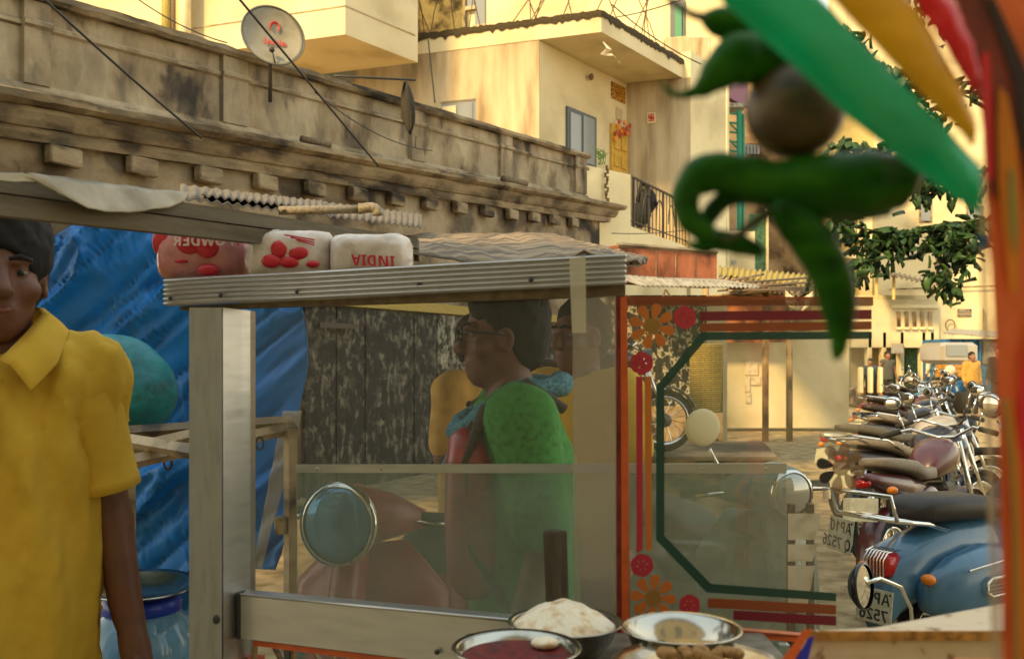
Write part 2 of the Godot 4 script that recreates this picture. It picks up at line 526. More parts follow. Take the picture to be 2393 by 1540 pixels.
	M.white_board = grain(K.call(0.62, 0.5, 0.36), noise_tex(0.02, [[0.0, Color(0.4, 0.3, 0.22)], [0.2, Color(0.8, 0.72, 0.64)], [0.3, Color(0.97, 0.95, 0.92)], [1.0, Color(1, 1, 1)]], FastNoiseLite.TYPE_SIMPLEX_SMOOTH, 4, 35), Vector3(3, 3, 3), 0.5)
	M.board_wood = grain(K.call(0.62, 0.52, 0.38), wood, Vector3(0.5, 8, 0.5), 0.8)
	M.amber_edge = grain(K.call(0.6, 0.28, 0.06), rough, Vector3(5, 5, 5), 0.5)
	M.blue_paint = flat(K.call(0.02, 0.03, 0.55), 0.4)
	M.pane = glass(K.call(0.34, 0.33, 0.28), 0.07, 0.0)  # reflected haze put into the tint and opacity of the glass
	M.pane.metallic_specular = 0.12
	M.haze_pane = glass(K.call(0.55, 0.48, 0.32), 0.11, 0.02)  # cream tint paints the milky reflected haze onto this glass
	M.reflection_sheet = grain(K.call(0.33, 0.46, 0.43), soft, Vector3(1.5, 1.5, 1.5), 0.2)  # metal sheet, see-through so things behind it pass for reflections
	M.reflection_sheet.albedo_color.a = 0.3
	M.reflection_sheet.transparency = BaseMaterial3D.TRANSPARENCY_ALPHA
	M.reflection_post = glass(K.call(0.4, 0.36, 0.3), 0.42, 0.3)  # aluminium post, its transparency stands in for a reflection
	M.strip = glass(K.call(0.6, 0.55, 0.42), 0.45, 0.3)
	M.decal_orange = flat(Color(lin(0.6, 0.17, 0.03), 0.9), 0.4)
	M.decal_red = flat(Color(lin(0.5, 0.03, 0.05), 0.92), 0.4)
	M.decal_maroon = flat(Color(lin(0.2, 0.012, 0.03), 0.88), 0.4)
	M.decal_brown = flat(Color(lin(0.3, 0.07, 0.02), 0.85), 0.4)
	M.decal_green = flat(Color(lin(0.02, 0.07, 0.05), 0.86), 0.4)
	M.decal_centre = flat(Color(lin(0.34, 0.17, 0.03), 0.9), 0.4)
	M.decal_smoke = flat(Color(lin(0.3, 0.18, 0.1), 0.55), 0.4)
	M.decal_dark = flat(Color(lin(0.03, 0.025, 0.03), 0.9), 0.4)
	for n in ["decal_orange", "decal_red", "decal_maroon", "decal_brown", "decal_green", "decal_centre", "decal_smoke", "decal_dark"]:
		M[n].transparency = BaseMaterial3D.TRANSPARENCY_ALPHA
	M.leaf = flat(K.call(0.03, 0.075, 0.022), 0.5)
	M.leaf_pale = flat(K.call(0.06, 0.12, 0.03), 0.5)
	for n in ["leaf", "leaf_pale"]:
		M[n].backlight_enabled = true
		M[n].backlight = Color(0.12, 0.2, 0.03)
	M.bark = grain(K.call(0.09, 0.06, 0.035), rough, Vector3(4, 4, 4), 0.95)
	M.green_steel = flat(K.call(0.02, 0.2, 0.11), 0.5)
	M.purple_tile = grain(K.call(0.3, 0.1, 0.16), rough, Vector3(2, 2, 2), 0.7)
	M.green_shutter = grain(K.call(0.1, 0.25, 0.12), rough, Vector3(0.7, 0.7, 0.7), 0.6)
	M.blue_shack = grain(K.call(0.02, 0.2, 0.5), rough, Vector3(0.6, 0.6, 0.6), 0.6)
	M.yellow_cart = grain(K.call(0.6, 0.28, 0.02), rough, Vector3(1, 1, 1), 0.5)
	M.cloth_white = grain(K.call(0.75, 0.66, 0.5), soft, Vector3(2, 2, 2), 0.9)
	M.mat_yellow = grain(K.call(0.55, 0.42, 0.1), rough, Vector3(3, 3, 3), 0.7)
	M.mat_dark = flat(K.call(0.14, 0.12, 0.03), 0.8)
	M.brick_tan = grain(K.call(0.45, 0.34, 0.22), stain, Vector3(0.5, 0.5, 0.5), 0.95)
	M.bag_white = grain(K.call(0.74, 0.66, 0.64), soft, Vector3(4, 4, 4), 0.18, relief, 0.25)
	M.bag_pink = grain(K.call(0.62, 0.26, 0.28), soft, Vector3(4, 4, 4), 0.2, relief, 0.3)
	M.bag_red = flat(K.call(0.5, 0.012, 0.03), 0.3)
	M.skin_dark = grain(K.call(0.155, 0.062, 0.036), soft, Vector3(3, 3, 3), 0.55)
	M.skin_mid = grain(K.call(0.28, 0.13, 0.075), soft, Vector3(3, 3, 3), 0.55)
	M.lip = flat(K.call(0.2, 0.06, 0.045), 0.5)
	M.hair = grain(K.call(0.008, 0.007, 0.009), rough, Vector3(20, 4, 20), 0.85)
	M.eye_white = flat(K.call(0.2, 0.17, 0.15), 0.3)
	M.eye_dark = flat(K.call(0.01), 0.2)
	M.shirt_yellow = grain(K.call(0.62, 0.4, 0.04), noise_tex(0.012, [[0.0, Color(0.93, 0.9, 0.86)], [0.5, Color(0.97, 0.96, 0.94)], [1.0, Color(1, 1, 1)]], FastNoiseLite.TYPE_SIMPLEX_SMOOTH, 5, 36), Vector3(2.5, 2.5, 2.5), 0.95, fine, 0.12)
	M.shirt_green = grain(K.call(0.05, 0.27, 0.05), noise_tex(0.02, [[0.0, Color(0.55, 0.6, 0.5)], [0.5, Color(0.9, 0.92, 0.85)], [1.0, Color(1, 1, 1)]], FastNoiseLite.TYPE_SIMPLEX_SMOOTH, 5, 37), Vector3(4, 4, 4), 0.95, fine, 0.3)
	M.shirt_white = grain(K.call(0.66, 0.6, 0.48), soft, Vector3(3, 3, 3), 0.9)
	M.shirt_grey = grain(K.call(0.12, 0.12, 0.11), rough, Vector3(3, 3, 3), 0.9)
	M.shirt_blue = grain(K.call(0.06, 0.1, 0.16), rough, Vector3(3, 3, 3), 0.9)
	M.shirt_black = grain(K.call(0.02, 0.02, 0.022), rough, Vector3(3, 3, 3), 0.9)
	M.shirt_taupe = grain(K.call(0.3, 0.23, 0.15), soft, Vector3(1.6, 1.6, 1.6), 0.95, relief, 0.4)
	M.shirt_stripe = grain(K.call(0.55, 0.32, 0.07), soft, Vector3(3, 3, 3), 0.9)
	M.trousers = grain(K.call(0.05, 0.045, 0.04), rough, Vector3(3, 3, 3), 0.9)
	M.scarf = grain(K.call(0.09, 0.24, 0.3), noise_tex(0.02, [[0.0, Color(0.3, 0.4, 0.5)], [0.45, Color(0.7, 0.85, 0.9)], [0.6, Color(1, 1, 1)], [1.0, Color(1.0, 1.0, 0.85)]], FastNoiseLite.TYPE_SIMPLEX, 4, 38), Vector3(7, 7, 7), 0.9, relief, 1.0)
	M.strap = grain(K.call(0.06, 0.045, 0.035), rough, Vector3(6, 6, 6), 0.9)
	M.rubber = grain(K.call(0.018), rough, Vector3(6, 6, 6), 0.85)
	M.engine = grain(K.call(0.16, 0.15, 0.13), rough, Vector3(8, 8, 8), 0.5)
	M.engine.metallic = 0.6
	M.black_paint = flat(K.call(0.015, 0.013, 0.016), 0.2)
	M.seat_dark = grain(K.call(0.035, 0.026, 0.022), rough, Vector3(6, 6, 6), 0.55)
	M.seat_pale = grain(K.call(0.24, 0.2, 0.155), soft, Vector3(6, 6, 6), 0.6)
	M.seat_grey = grain(K.call(0.12, 0.11, 0.095), rough, Vector3(6, 6, 6), 0.6)
	M.paint_blue = grain(K.call(0.055, 0.16, 0.27), brushed, Vector3(2, 2, 2), 0.22)
	M.paint_red = grain(K.call(0.45, 0.012, 0.015), rough, Vector3(3, 3, 3), 0.3)
	M.paint_sage = grain(K.call(0.13, 0.2, 0.16), rough, Vector3(3, 3, 3), 0.35)
	M.paint_maroon = grain(K.call(0.08, 0.01, 0.01), soft, Vector3(3, 3, 3), 0.25)
	M.paint_silver = flat(K.call(0.42, 0.38, 0.32), 0.3, 0.4)
	for n in ["paint_blue", "paint_red", "paint_sage", "paint_maroon"]:
		M[n].clearcoat_enabled = true
		M[n].clearcoat = 0.6
	M.tail_red = flat(K.call(0.4, 0.008, 0.008), 0.12)
	M.amber = flat(K.call(0.7, 0.2, 0.01), 0.15)
	M.lens = flat(K.call(0.4, 0.42, 0.4), 0.06, 0.6)
	M.lens_blue = flat(K.call(0.06, 0.24, 0.45), 0.08, 0.4)  # blue reflection in the headlamp glass, put into its colour
	M.mirror = flat(K.call(0.8, 0.78, 0.72), 0.03, 1.0)
	M.plate = grain(K.call(0.62, 0.6, 0.45), soft, Vector3(6, 6, 6), 0.5)
	M.ink = flat(K.call(0.03), 0.6)
	M.poster = grain(Color(1, 1, 1), noise_tex(0.02, [[0.0, Color(0.3, 0.05, 0.03)], [0.45, Color(0.35, 0.12, 0.03)], [0.55, Color(0.7, 0.5, 0.05)], [1.0, Color(0.85, 0.7, 0.1)]], FastNoiseLite.TYPE_SIMPLEX_SMOOTH, 3, 39), Vector3(1.4, 1.4, 1.4), 0.5)

# ---------------------------------------------------------------- the old building along the street
var OA: Vector3
var OB: Vector3
var ON: Vector3
var facade: Plane

func old(u: float, h: float, n: float) -> Vector3:
	var k := (u - CU) / FOCAL
	var da := -OA.z
	var db := -OB.z
	var s := (k * da - OA.x) / ((OB.x - OA.x) - k * (db - da))
	return OA.lerp(OB, s) + Vector3.UP * h + ON * n

func strip(u0: float, u1: float, prof: Array) -> Shape:
	var s := Shape.new()
	var a := []
	var b := []
	for p in prof:
		a.append(old(u0, p.y, p.x)); b.append(old(u1, p.y, p.x))
	return s.skin([a, b])

func ragged(u0: float, u1: float, prof: Array, amp: float, steps: int, sd: int) -> Shape:
	var s := Shape.new()
	var n := FastNoiseLite.new()
	n.seed = sd
	n.frequency = 0.9
	var rings := []
	for i in steps + 1:
		var u := lerpf(u0, u1, float(i) / steps)
		var r := []
		for p in prof:
			var q := old(u, p.y, p.x)
			var w := n.get_noise_3dv(q * 3.0 + Vector3(p.x, p.y, 0) * 7.0) * amp
			r.append(q + Vector3.UP * w + ON * w * 0.6)
		rings.append(r)
	return s.skin(rings)

func build_old_building() -> void:
	OA = spot(-120, 193, 7.0)
	OB = spot(1366, 468, 17.6)
	var dir := OB - OA
	dir.y = 0
	dir = dir.normalized()
	ON = Vector3(-dir.z, 0, dir.x)
	if ON.dot(-OA) < 0: ON = -ON
	facade = Plane(ON, OA + ON * -0.02)
	var t := thing("old_building", "old stained building with moulded parapet and bracketed cornice along the street", "building", Vector3(old(600, 0, 0).x, 0, old(600, 0, 0).z))
	# wall of the ground floor below the cornice
	var s := Shape.new()
	var p := []
	for y in [0, 1]:
		for q in [[-160, 0.0], [1405, 0.0], [1405, -4.0], [-160, -4.0]]:
			var w := old(q[0], -0.3, q[1] - 0.03)
			p.append(Vector3(w.x, 0.0 if y == 0 else w.y, w.z))
	obj("wall", s.hexa(p), M.dark_wall, t)
	var edges := [-160.0, 45.0, 512.0, 955.0, 1165.0, 1340.0]
	var wide := [75.0, 58.0, 32.0, 26.0, 26.0]
	var from := -160.0
	for i in 5:
		var e: float = edges[i + 1] if i < 4 else 1340.0
		obj("parapet_panel", strip(from, e, [Vector2(0, 0.1), Vector2(0, 0.74), Vector2(-0.16, 0.74), Vector2(-0.16, 0.1)]), M.parapet, t)
		obj("moulding", strip(from, e, [Vector2(0.001, 0.53), Vector2(0.028, 0.545), Vector2(0.028, 0.575), Vector2(0.012, 0.59), Vector2(0.001, 0.59)]), M.parapet, t)
		var pe: float = e + [62.0, 58.0, 32.0, 26.0, 26.0][i]
		obj("pilaster", strip(e, pe, [Vector2(0.05, 0.1), Vector2(0.05, 0.74), Vector2(-0.16, 0.74), Vector2(-0.16, 0.1)]), M.parapet, t)
		obj("pilaster_band", strip(e - 3, pe + 3, [Vector2(0.051, 0.53), Vector2(0.075, 0.55), Vector2(0.075, 0.58), Vector2(0.051, 0.6)]), M.parapet, t)
		from = pe
	obj("coping", ragged(-160, 1370, [Vector2(-0.2, 0.742), Vector2(0.07, 0.742), Vector2(0.1, 0.775), Vector2(0.1, 0.82), Vector2(-0.2, 0.83)], 0.014, 90, 4), M.cornice, t)
	obj("plinth", ragged(-160, 1370, [Vector2(-0.16, 0.0), Vector2(0.07, 0.0), Vector2(0.06, 0.06), Vector2(0.03, 0.1), Vector2(-0.16, 0.1)], 0.006, 60, 5), M.parapet, t)
	obj("cornice_ledge", ragged(-160, 1436, [Vector2(-0.1, -0.1), Vector2(0.2, -0.1), Vector2(0.26, -0.07), Vector2(0.27, -0.02), Vector2(0.24, -0.002), Vector2(-0.1, -0.002)], 0.012, 110, 6), M.cornice, t)
	obj("cornice_step", ragged(-160, 1428, [Vector2(-0.1, -0.24), Vector2(0.1, -0.24), Vector2(0.13, -0.2), Vector2(0.16, -0.14), Vector2(0.16, -0.101), Vector2(-0.1, -0.101)], 0.008, 90, 7), M.cornice, t)
	obj("cornice_base", ragged(-160, 1420, [Vector2(-0.1, -0.34), Vector2(0.05, -0.34), Vector2(0.07, -0.28), Vector2(0.07, -0.241), Vector2(-0.1, -0.241)], 0.006, 90, 8), M.cornice, t)
	var us := []
	var sA := 0.0
	for i in 15:
		sA = 0.01 + i * 0.067
		var w := OA.lerp(OB, sA)
		us.append(w.x / -w.z * FOCAL + CU)
	for u in us:
		var q := old(u, 0, 0)
		var b := Shape.new()
		var yaw := atan2(ON.x, ON.z)
		b.box(Transform3D(Basis(Vector3.UP, yaw), q + Vector3.UP * -0.43 + ON * 0.05), Vector3(0.3, 0.15, 0.09), 0.012)
		obj("bracket", b, M.cornice, t)
	# rain spout left on the ledge
	for a in [[672.0, 728.0, 0.035], [1150.0, 1196.0, 0.05]]:
		var b := Shape.new().soft()
		var y := 0.05
		b.tube([old(a[0], y, 0.18), old(a[1], y - 0.02, 0.24)], a[2], 10)
		obj("rain_spout", b, M.old_pipe, t)

func wall_quad(a: Vector3, b: Vector3, y0: float, y1: float, thick: float, hole = null) -> Shape:
	# upright slab from a to b (ground points), its thickness away from the camera side
	var s := Shape.new()
	var dir := (b - a)
	dir.y = 0
	var n := Vector3(dir.z, 0, -dir.x).normalized()
	if n.dot(a) < 0: n = -n
	n *= thick
	var cuts := [[0.0, 1.0, y0, y1]]
	if hole != null:
		cuts = []
		var f0: float = hole[0]
		var f1: float = hole[1]
		cuts.append([0.0, f0, y0, y1]); cuts.append([f1, 1.0, y0, y1])
		if hole[2] > y0: cuts.append([f0, f1, y0, hole[2]])
		if hole[3] < y1: cuts.append([f0, f1, hole[3], y1])
	for c in cuts:
		if c[1] - c[0] < 1e-4: continue
		var p := []
		for y in [c[2], c[3]]:
			for q in [[c[0], 0], [c[1], 0], [c[1], 1], [c[0], 1]]:
				var w: Vector3 = a.lerp(b, q[0]) + n * q[1]
				p.append(Vector3(w.x, y, w.z))
		s.hexa(p)
	return s

func ray_to_wall(u: float, v: float, a: Vector3, dir: Vector3) -> Vector3:
	var n := Vector3(dir.z, 0, -dir.x).normalized()
	return on_plane(u, v, Plane(n, a))

func framed(u0: float, v0: float, u1: float, v1: float, a: Vector3, dir: Vector3, out: Vector3, depth: float, grow := 0.0) -> Shape:
	# box on a wall, found from two image corners on that wall
	var p := ray_to_wall(u0, v0, a, dir)
	var q := ray_to_wall(u1, v1, a, dir)
	var d := q - p
	d.y = 0
	var len := d.length()
	var x := d.normalized()
	var y0 := minf(p.y, q.y)
	var y1 := maxf(p.y, q.y)
	# heights taken at the near edge
	var c := p + x * len * 0.5
	c.y = (y0 + y1) * 0.5
	var b := Basis(x, Vector3.UP, x.cross(Vector3.UP))
	var s := Shape.new()
	return s.box(Transform3D(b, c + out * depth * 0.5), Vector3(len + grow, y1 - y0 + grow, absf(depth)), 0.0)

func build_white_house() -> void:
	var L := Vector3(-0.933, 0, -0.36).normalized()
	var R := Vector3(0.56, 0, -0.83).normalized()
	var C := Vector3(1.81, 0, -20.0)
	var top := 8.52
	var e1 := C + L * 1.334
	var t := thing("white_house", "whitewashed concrete house with flat roof slab and recessed balcony above the old parapet", "building", Vector3(2, 0, -23))
	var outL := Vector3(-L.z, 0, L.x)
	if outL.dot(-C) < 0: outL = -outL
	var outR := Vector3(-R.z, 0, R.x)
	if outR.dot(-e1) < 0: outR = -outR
	# left wall with an opening for the vent window
	var w0 := ray_to_wall(1030, 245, e1, L)
	var w1 := ray_to_wall(1112, 290, e1, L)
	var far := e1 + L * 8.5
	var f := func(p: Vector3) -> float: return (p - e1).length() / 8.5
	var pa: Vector3 = Vector3(w1.x, 0, w1.z)
	var pb: Vector3 = Vector3(w0.x, 0, w0.z)
	obj("wall", wall_quad(e1, far, 0.0, top - 0.02, 0.25, [f.call(pa), f.call(pb), w1.y - 0.25, w0.y]), M.white_wall, t)
	var vent := obj("window", framed(1030, 238, 1112, 290, e1, L, outL, -0.2), M.dark_gap, t)
	obj("pane", framed(1072, 243, 1105, 285, e1, L, outL, 0.02), M.pane_grey, vent)
	obj("pane", framed(1034, 250, 1066, 285, e1, L, outL, 0.025), M.sun_wall, vent)
	# dark opening below the upstairs box
	obj("window", framed(735, 150, 828, 190, e1, L, outL, 0.03), M.dark_gap, t)
	# recessed wall with window and door
	var e2 := e1 + R * 3.94
	obj("wall", wall_quad(e1 + R * 0.02 - L * 0.0, e2, 0.0, top - 0.42, 0.22), M.cream_wall, t)
	var win := obj("window", framed(1322, 248, 1390, 395, e1, R, outR, 0.05), M.window_frame, t)
	for q in [[1328, 262, 1352], [1358, 270, 1384]]:
		obj("pane", framed(q[0], q[1], q[2], 388, e1, R, outR, 0.07), M.pane_grey, win)
	var door := obj("door", framed(1425, 288, 1463, 470, e1, R, outR, 0.06), M.yellow_door, t)
	for q in [[1430, 315, 1442, 352], [1446, 322, 1458, 356], [1430, 362, 1442, 392], [1446, 366, 1458, 398]]:
		obj("door_panel", framed(q[0], q[1], q[2], q[3], e1, R, outR, 0.09), M.yellow_door, door)
	for k in 15:
		var q := ray_to_wall(1427 + k * 2.5, 300 + 14 * sin(k * 1.15) + (26 if k % 5 == 0 else 0), e1, R)
		var b := Shape.new().soft().ball(q + outR * 0.12, Vector3(0.04, 0.06, 0.03), 5)
		obj("garland_flower", b, M.garland if k % 3 else M.flower_orange, door)
	obj("poster", framed(1428, 190, 1460, 243, e1, R, outR, 0.03), M.poster, t)
	obj("notice", framed(1439, 250, 1453, 284, e1, R, outR, 0.03), M.white_wall, t)
	obj("wall_lamp", Shape.new().soft().ball(ray_to_wall(1373, 181, e1, R) + outR * 0.1, Vector3(0.06, 0.08, 0.08), 6), M.old_pipe, t)
	# balcony end wall and pillar
	var e3 := e2 - L * 1.55
	obj("wall", wall_quad(e2, e3, 0.0, top - 0.42, 0.2), M.white_wall, t)
	var til := obj("tile", framed(1513, 264, 1533, 287, e2, L, outL, 0.03), M.sun_wall, t)
	for q in [[1521, 267, 1525, 284], [1516, 273, 1530, 278], [1516, 267, 1519, 274], [1527, 277, 1530, 284], [1521, 267, 1530, 269], [1516, 282, 1523, 284]]:
		obj("mark", framed(q[0], q[1], q[2], q[3], e2, L, outL, 0.036), M.logo_red, til)
	var e4 := e3 + R * 2.2
	obj("pillar", wall_quad(e3, e4, 0.0, top + 0.2, 0.25), M.sun_wall, t)
	# roof slab over wall and recess
	var n := FastNoiseLite.new()
	n.frequency = 1.5
	var s := Shape.new()
	var c0 := C - (L + R).normalized() * 0.02
	var pts := [c0, c0 + L * 9.5, c0 + L * 9.5 + R * 6, c0 + R * 6.5]
	var p := []
	for y in [top - 0.41, top]:
		for q in pts: p.append(Vector3(q.x, y, q.z))
	obj("roof_slab", s.hexa(p), M.cream_wall, t)
	# mossy crust on the slab edge: a ragged capping
	s = Shape.new()
	var rings := []
	for i in 161:
		var fr := i / 160.0
		var q: Vector3 = (c0 + R * 5.0).lerp(c0, fr * 2.5) if fr < 0.4 else c0.lerp(c0 + L * 6.2, (fr - 0.4) / 0.6)
		var o := outR if fr < 0.4 else outL
		var drop := 0.1 + 0.13 * maxf(0.0, n.get_noise_1d(i * 0.35)) + 0.05 * n.get_noise_1d(i * 2.0 + 50)
		q.y = top
		rings.append([q + o * 0.02 + Vector3.UP * -drop, q + o * 0.03 + Vector3.UP * (-drop * 0.5), q + o * 0.03 + Vector3.UP * (0.03 + 0.04 * n.get_noise_1d(i * 3.0)), q - o * 0.2 + Vector3.UP * 0.03, q - o * 0.2 + Vector3.UP * -0.003])
	obj("mossy_edge", s.skin(rings), M.moss, t)
	# reinforcement rods standing out of the roof
	rng.seed = 5
	var bases := [890, 905, 970, 985, 990, 1000, 1055, 1085, 1110, 1180, 1215, 1225, 1232, 1240, 1247, 1305, 1330, 1380, 1410, 1440, 1470, 1490, 1500, 1515, 1535]
	for u in bases:
		var q: Vector3
		if u < 1400: q = ray_to_wall(u, 60, c0 + L * 0.2, L)
		else: q = ray_to_wall(u, 60, c0 + R * 0.2, R)
		q -= outL * rng.randf_range(0.1, 0.4)
		q.y = top - 0.05
		var b := Shape.new()
		var lean := Vector3(rng.randf_range(-0.5, 0.5), 1.0, rng.randf_range(-0.2, 0.2))
		if rng.randf() < 0.25: lean.x *= 2.2
		b.tube([q, q + lean * 0.6 + Vector3(rng.randf_range(-0.05, 0.05), 0, 0), q + lean * 1.4], 0.012, 5)
		obj("steel_rod", b, M.rebar, t)
	# balcony: white end block, low wall, rail
	var b0 := spot(1366, 385, 18.6)
	var b1 := spot(1474, 400, 19.6)
	obj("balcony_block", wall_quad(Vector3(b0.x, 0, b0.z), Vector3(b1.x, 0, b1.z), 2.4, b0.y, 0.3), M.sun_wall, t)
	var crack := Shape.new()
	for k in 14:
		var q := spot(1418 + 3 * sin(k * 2.3), 392 + k * 8.5, 18.95)
		crack.at(q, Vector3(0.045 + 0.03 * sin(k * 3.1), 0.085, 0.05), 0.0)
	obj("crack_filling", crack, M.moss, t)
	var r0 := spot(1476, 412, 19.7)
	var r1 := spot(1606, 462, 23.2)
	var g0 := Vector3(r0.x, 0, r0.z)
	var g1 := Vector3(r1.x, 0, r1.z)
	var fy := spot(1476, 530, 19.7).y
	obj("balcony_wall", wall_quad(Vector3(b1.x, 0, b1.z), g1, 2.4, fy, 0.25), M.sun_wall, t)
	s = Shape.new()
	var hy := r0.y
	var rail := obj("railing", s.tube([Vector3(g0.x, hy, g0.z), Vector3(g1.x, hy, g1.z)], 0.03, 6).tube([Vector3(g0.x, fy + 0.12, g0.z), Vector3(g1.x, fy + 0.12, g1.z)], 0.015, 6), M.iron, t)
	for k in 16:
		var q := g0.lerp(g1, (k + 0.5) / 16.0)
		obj("baluster", Shape.new().tube([Vector3(q.x, fy, q.z), Vector3(q.x, hy, q.z)], 0.012 if k % 4 else 0.03, 5), M.iron, rail)
	for k in 3:
		var q0 := g0.lerp(g1, 0.25 + k * 0.22)
		var path := []
		for j in 9:
			var a := PI * j / 8.0
			var q := q0 + (g1 - g0).normalized() * cos(a) * 0.25
			path.append(Vector3(q.x, fy + 0.35 + sin(a) * 0.45, q.z))
		obj("arch", Shape.new().tube(path, 0.014, 5), M.iron, rail)
	tag(obj("parked_bicycle_bundle", Shape.new().soft().ball(spot(1512, 470, 20.9), Vector3(0.22, 0.28, 0.2), 8).ball(spot(1498, 500, 20.9), Vector3(0.2, 0.3, 0.2), 8).tube([spot(1490, 470, 20.8), spot(1500, 428, 20.8), spot(1515, 440, 20.8), spot(1535, 480, 20.8)], 0.05, 6), M.shirt_black), "dark covered bundle behind the balcony railing of the white house", "bundle")

func build_upper_blocks() -> void:
	var L := Vector3(-0.933, 0, -0.36).normalized()
	var R := Vector3(0.56, 0, -0.83).normalized()
	# overhanging upstairs room
	var c := spot(806, 80, 19.0)
	var yb := c.y
	c.y = 0
	var t := thing("overhanging_room", "cream overhanging upstairs room with shaded underside behind the satellite dish", "building", Vector3(c.x, 0, c.z))
	var p := []
	for y in [yb, yb + 5.0]:
		for q in [c, c + R * 2.2, c + R * 2.2 + L * 4.5, c + L * 4.5]: p.append(Vector3(q.x, y, q.z))
	obj("wall", Shape.new().hexa(p), M.cream_wall, t)
	obj("ledge", Shape.new().tube([Vector3(c.x, yb + 0.55, c.z) + L * 4.4, Vector3(c.x, yb + 0.55, c.z), Vector3(c.x, yb + 0.55, c.z) + R * 2.1], 0.02, 5), M.white_wall, t)
	# tall blocks behind
	var b := thing("apartment_block", "tall cream apartment block rising behind the mossy roof edge", "building", Vector3(2, 0, -33))
	var a0 := spot(1700, 0, 29.0)
	a0.y = 0
	obj("wall", wall_quad(a0, a0 + L * 26.0, 0.0, 18.0, 0.4), M.sun_wall, b)
	var outL := Vector3(-L.z, 0, L.x)
	if outL.dot(-a0) < 0: outL = -outL
	for q in [[1086, -40, 1110, 20, "dark_gap"], [1112, -60, 1135, 62, "dark_gap"], [1568, 5, 1602, 92, "window_frame"], [500, -60, 560, 10, "cream_wall"]]:
		var w := obj("window", framed(q[0], q[1], q[2], q[3], a0, L, outL, 0.08), M[q[4]], b)
		obj("sill", framed(q[0] - 4, q[3], q[2] + 4, q[3] + 4, a0, L, outL, 0.16), M.white_wall, w)
	obj("shutter", framed(1580, 20, 1596, 88, a0, L, outL, 0.14), M.green_steel, b)
	obj("downpipe", Shape.new().soft().tube([ray_to_wall(1088, -60, a0, L) + outL * 0.1, ray_to_wall(1090, 70, a0, L) + outL * 0.1], 0.06, 8), M.old_pipe, b)
	var parapet := spot(1580, 95, 26.0)
	obj("parapet", Shape.new().at(parapet + Vector3(0.3, -0.4, 0), Vector3(1.2, 0.9, 0.3), 0.02), M.white_wall, b)
	# stained neighbouring terrace wall, the sun on it put into the yellow colour
	var n := thing("terrace_wall", "weathered terrace wall with dark growth and sunlight put into its yellow colour, beside the overhanging room", "wall", spot(980, 60, 24.0) * Vector3(1, 0, 1))
	var n0 := spot(1080, 0, 23.2)
	n0.y = 0
	var n1 := spot(868, 0, 23.6)
	n1.y = 0
	obj("wall", wall_quad(n0, n1, 0.0, 12.0, 0.3), grain(lin(0.72, 0.55, 0.22), M.parapet.albedo_texture, Vector3(0.5, 0.5, 0.5), 0.95), n)
	# column of pipes at the left
	var pc := thing("pipe_column", "pale vertical pipes on the cream wall at the upper left", "pipe", spot(410, 80, 20.0) * Vector3(1, 0, 1))
	for q in [[388, 0.1, "mat_yellow"], [405, 0.06, "old_pipe"], [415, 0.05, "yellow_wall"], [430, 0.13, "sun_wall"]]:
		obj("pipe", Shape.new().soft().tube([spot(q[0], 120, 20.0), spot(q[0], -80, 20.0)], q[1], 10), M[q[2]], pc)
	var w0 := spot(700, 0, 23.0)
	w0.y = 0
	var lw := thing("cream_side_wall", "plain cream rendered wall above the parapet at the upper left", "wall", w0)
	obj("wall", wall_quad(w0, w0 + L * 14.0, 0.0, 14.0, 0.3), M.cream_wall, lw)

# ---------------------------------------------------------------- far street at the right
func slab(called: String, u0: float, v0: float, u1: float, v1: float, d: float, thick: float, m: Material, parent: Node, bevel := 0.0) -> MeshInstance3D:
	var a := spot(u0, v1, d)
	var b := spot(u1, v0, d)
	var s := Shape.new()
	s.at((a + b) * 0.5 + Vector3(0, 0, -thick * 0.5), Vector3(absf(b.x - a.x), absf(b.y - a.y), thick), bevel)
	return obj(called, s, m, parent)

func corrugated(a: Vector3, b: Vector3, c: Vector3, d: Vector3, waves: int, amp: float, thick := 0.004) -> Shape:
	# sheet whose waves run from edge ab to edge dc
	var g := []
	var up := (b - a).cross(d - a).normalized()
	if up.y < 0: up = -up
	for i in waves * 6 + 1:
		var f := float(i) / (waves * 6)
		var o := up * sin(f * waves * TAU) * amp
		var row := []
		for j in 5:
			row.append(a.lerp(b, f).lerp(d.lerp(c, f), j / 4.0) + o)
		g.append(row)
	return Shape.new().soft().sheet(g, -up * thick)

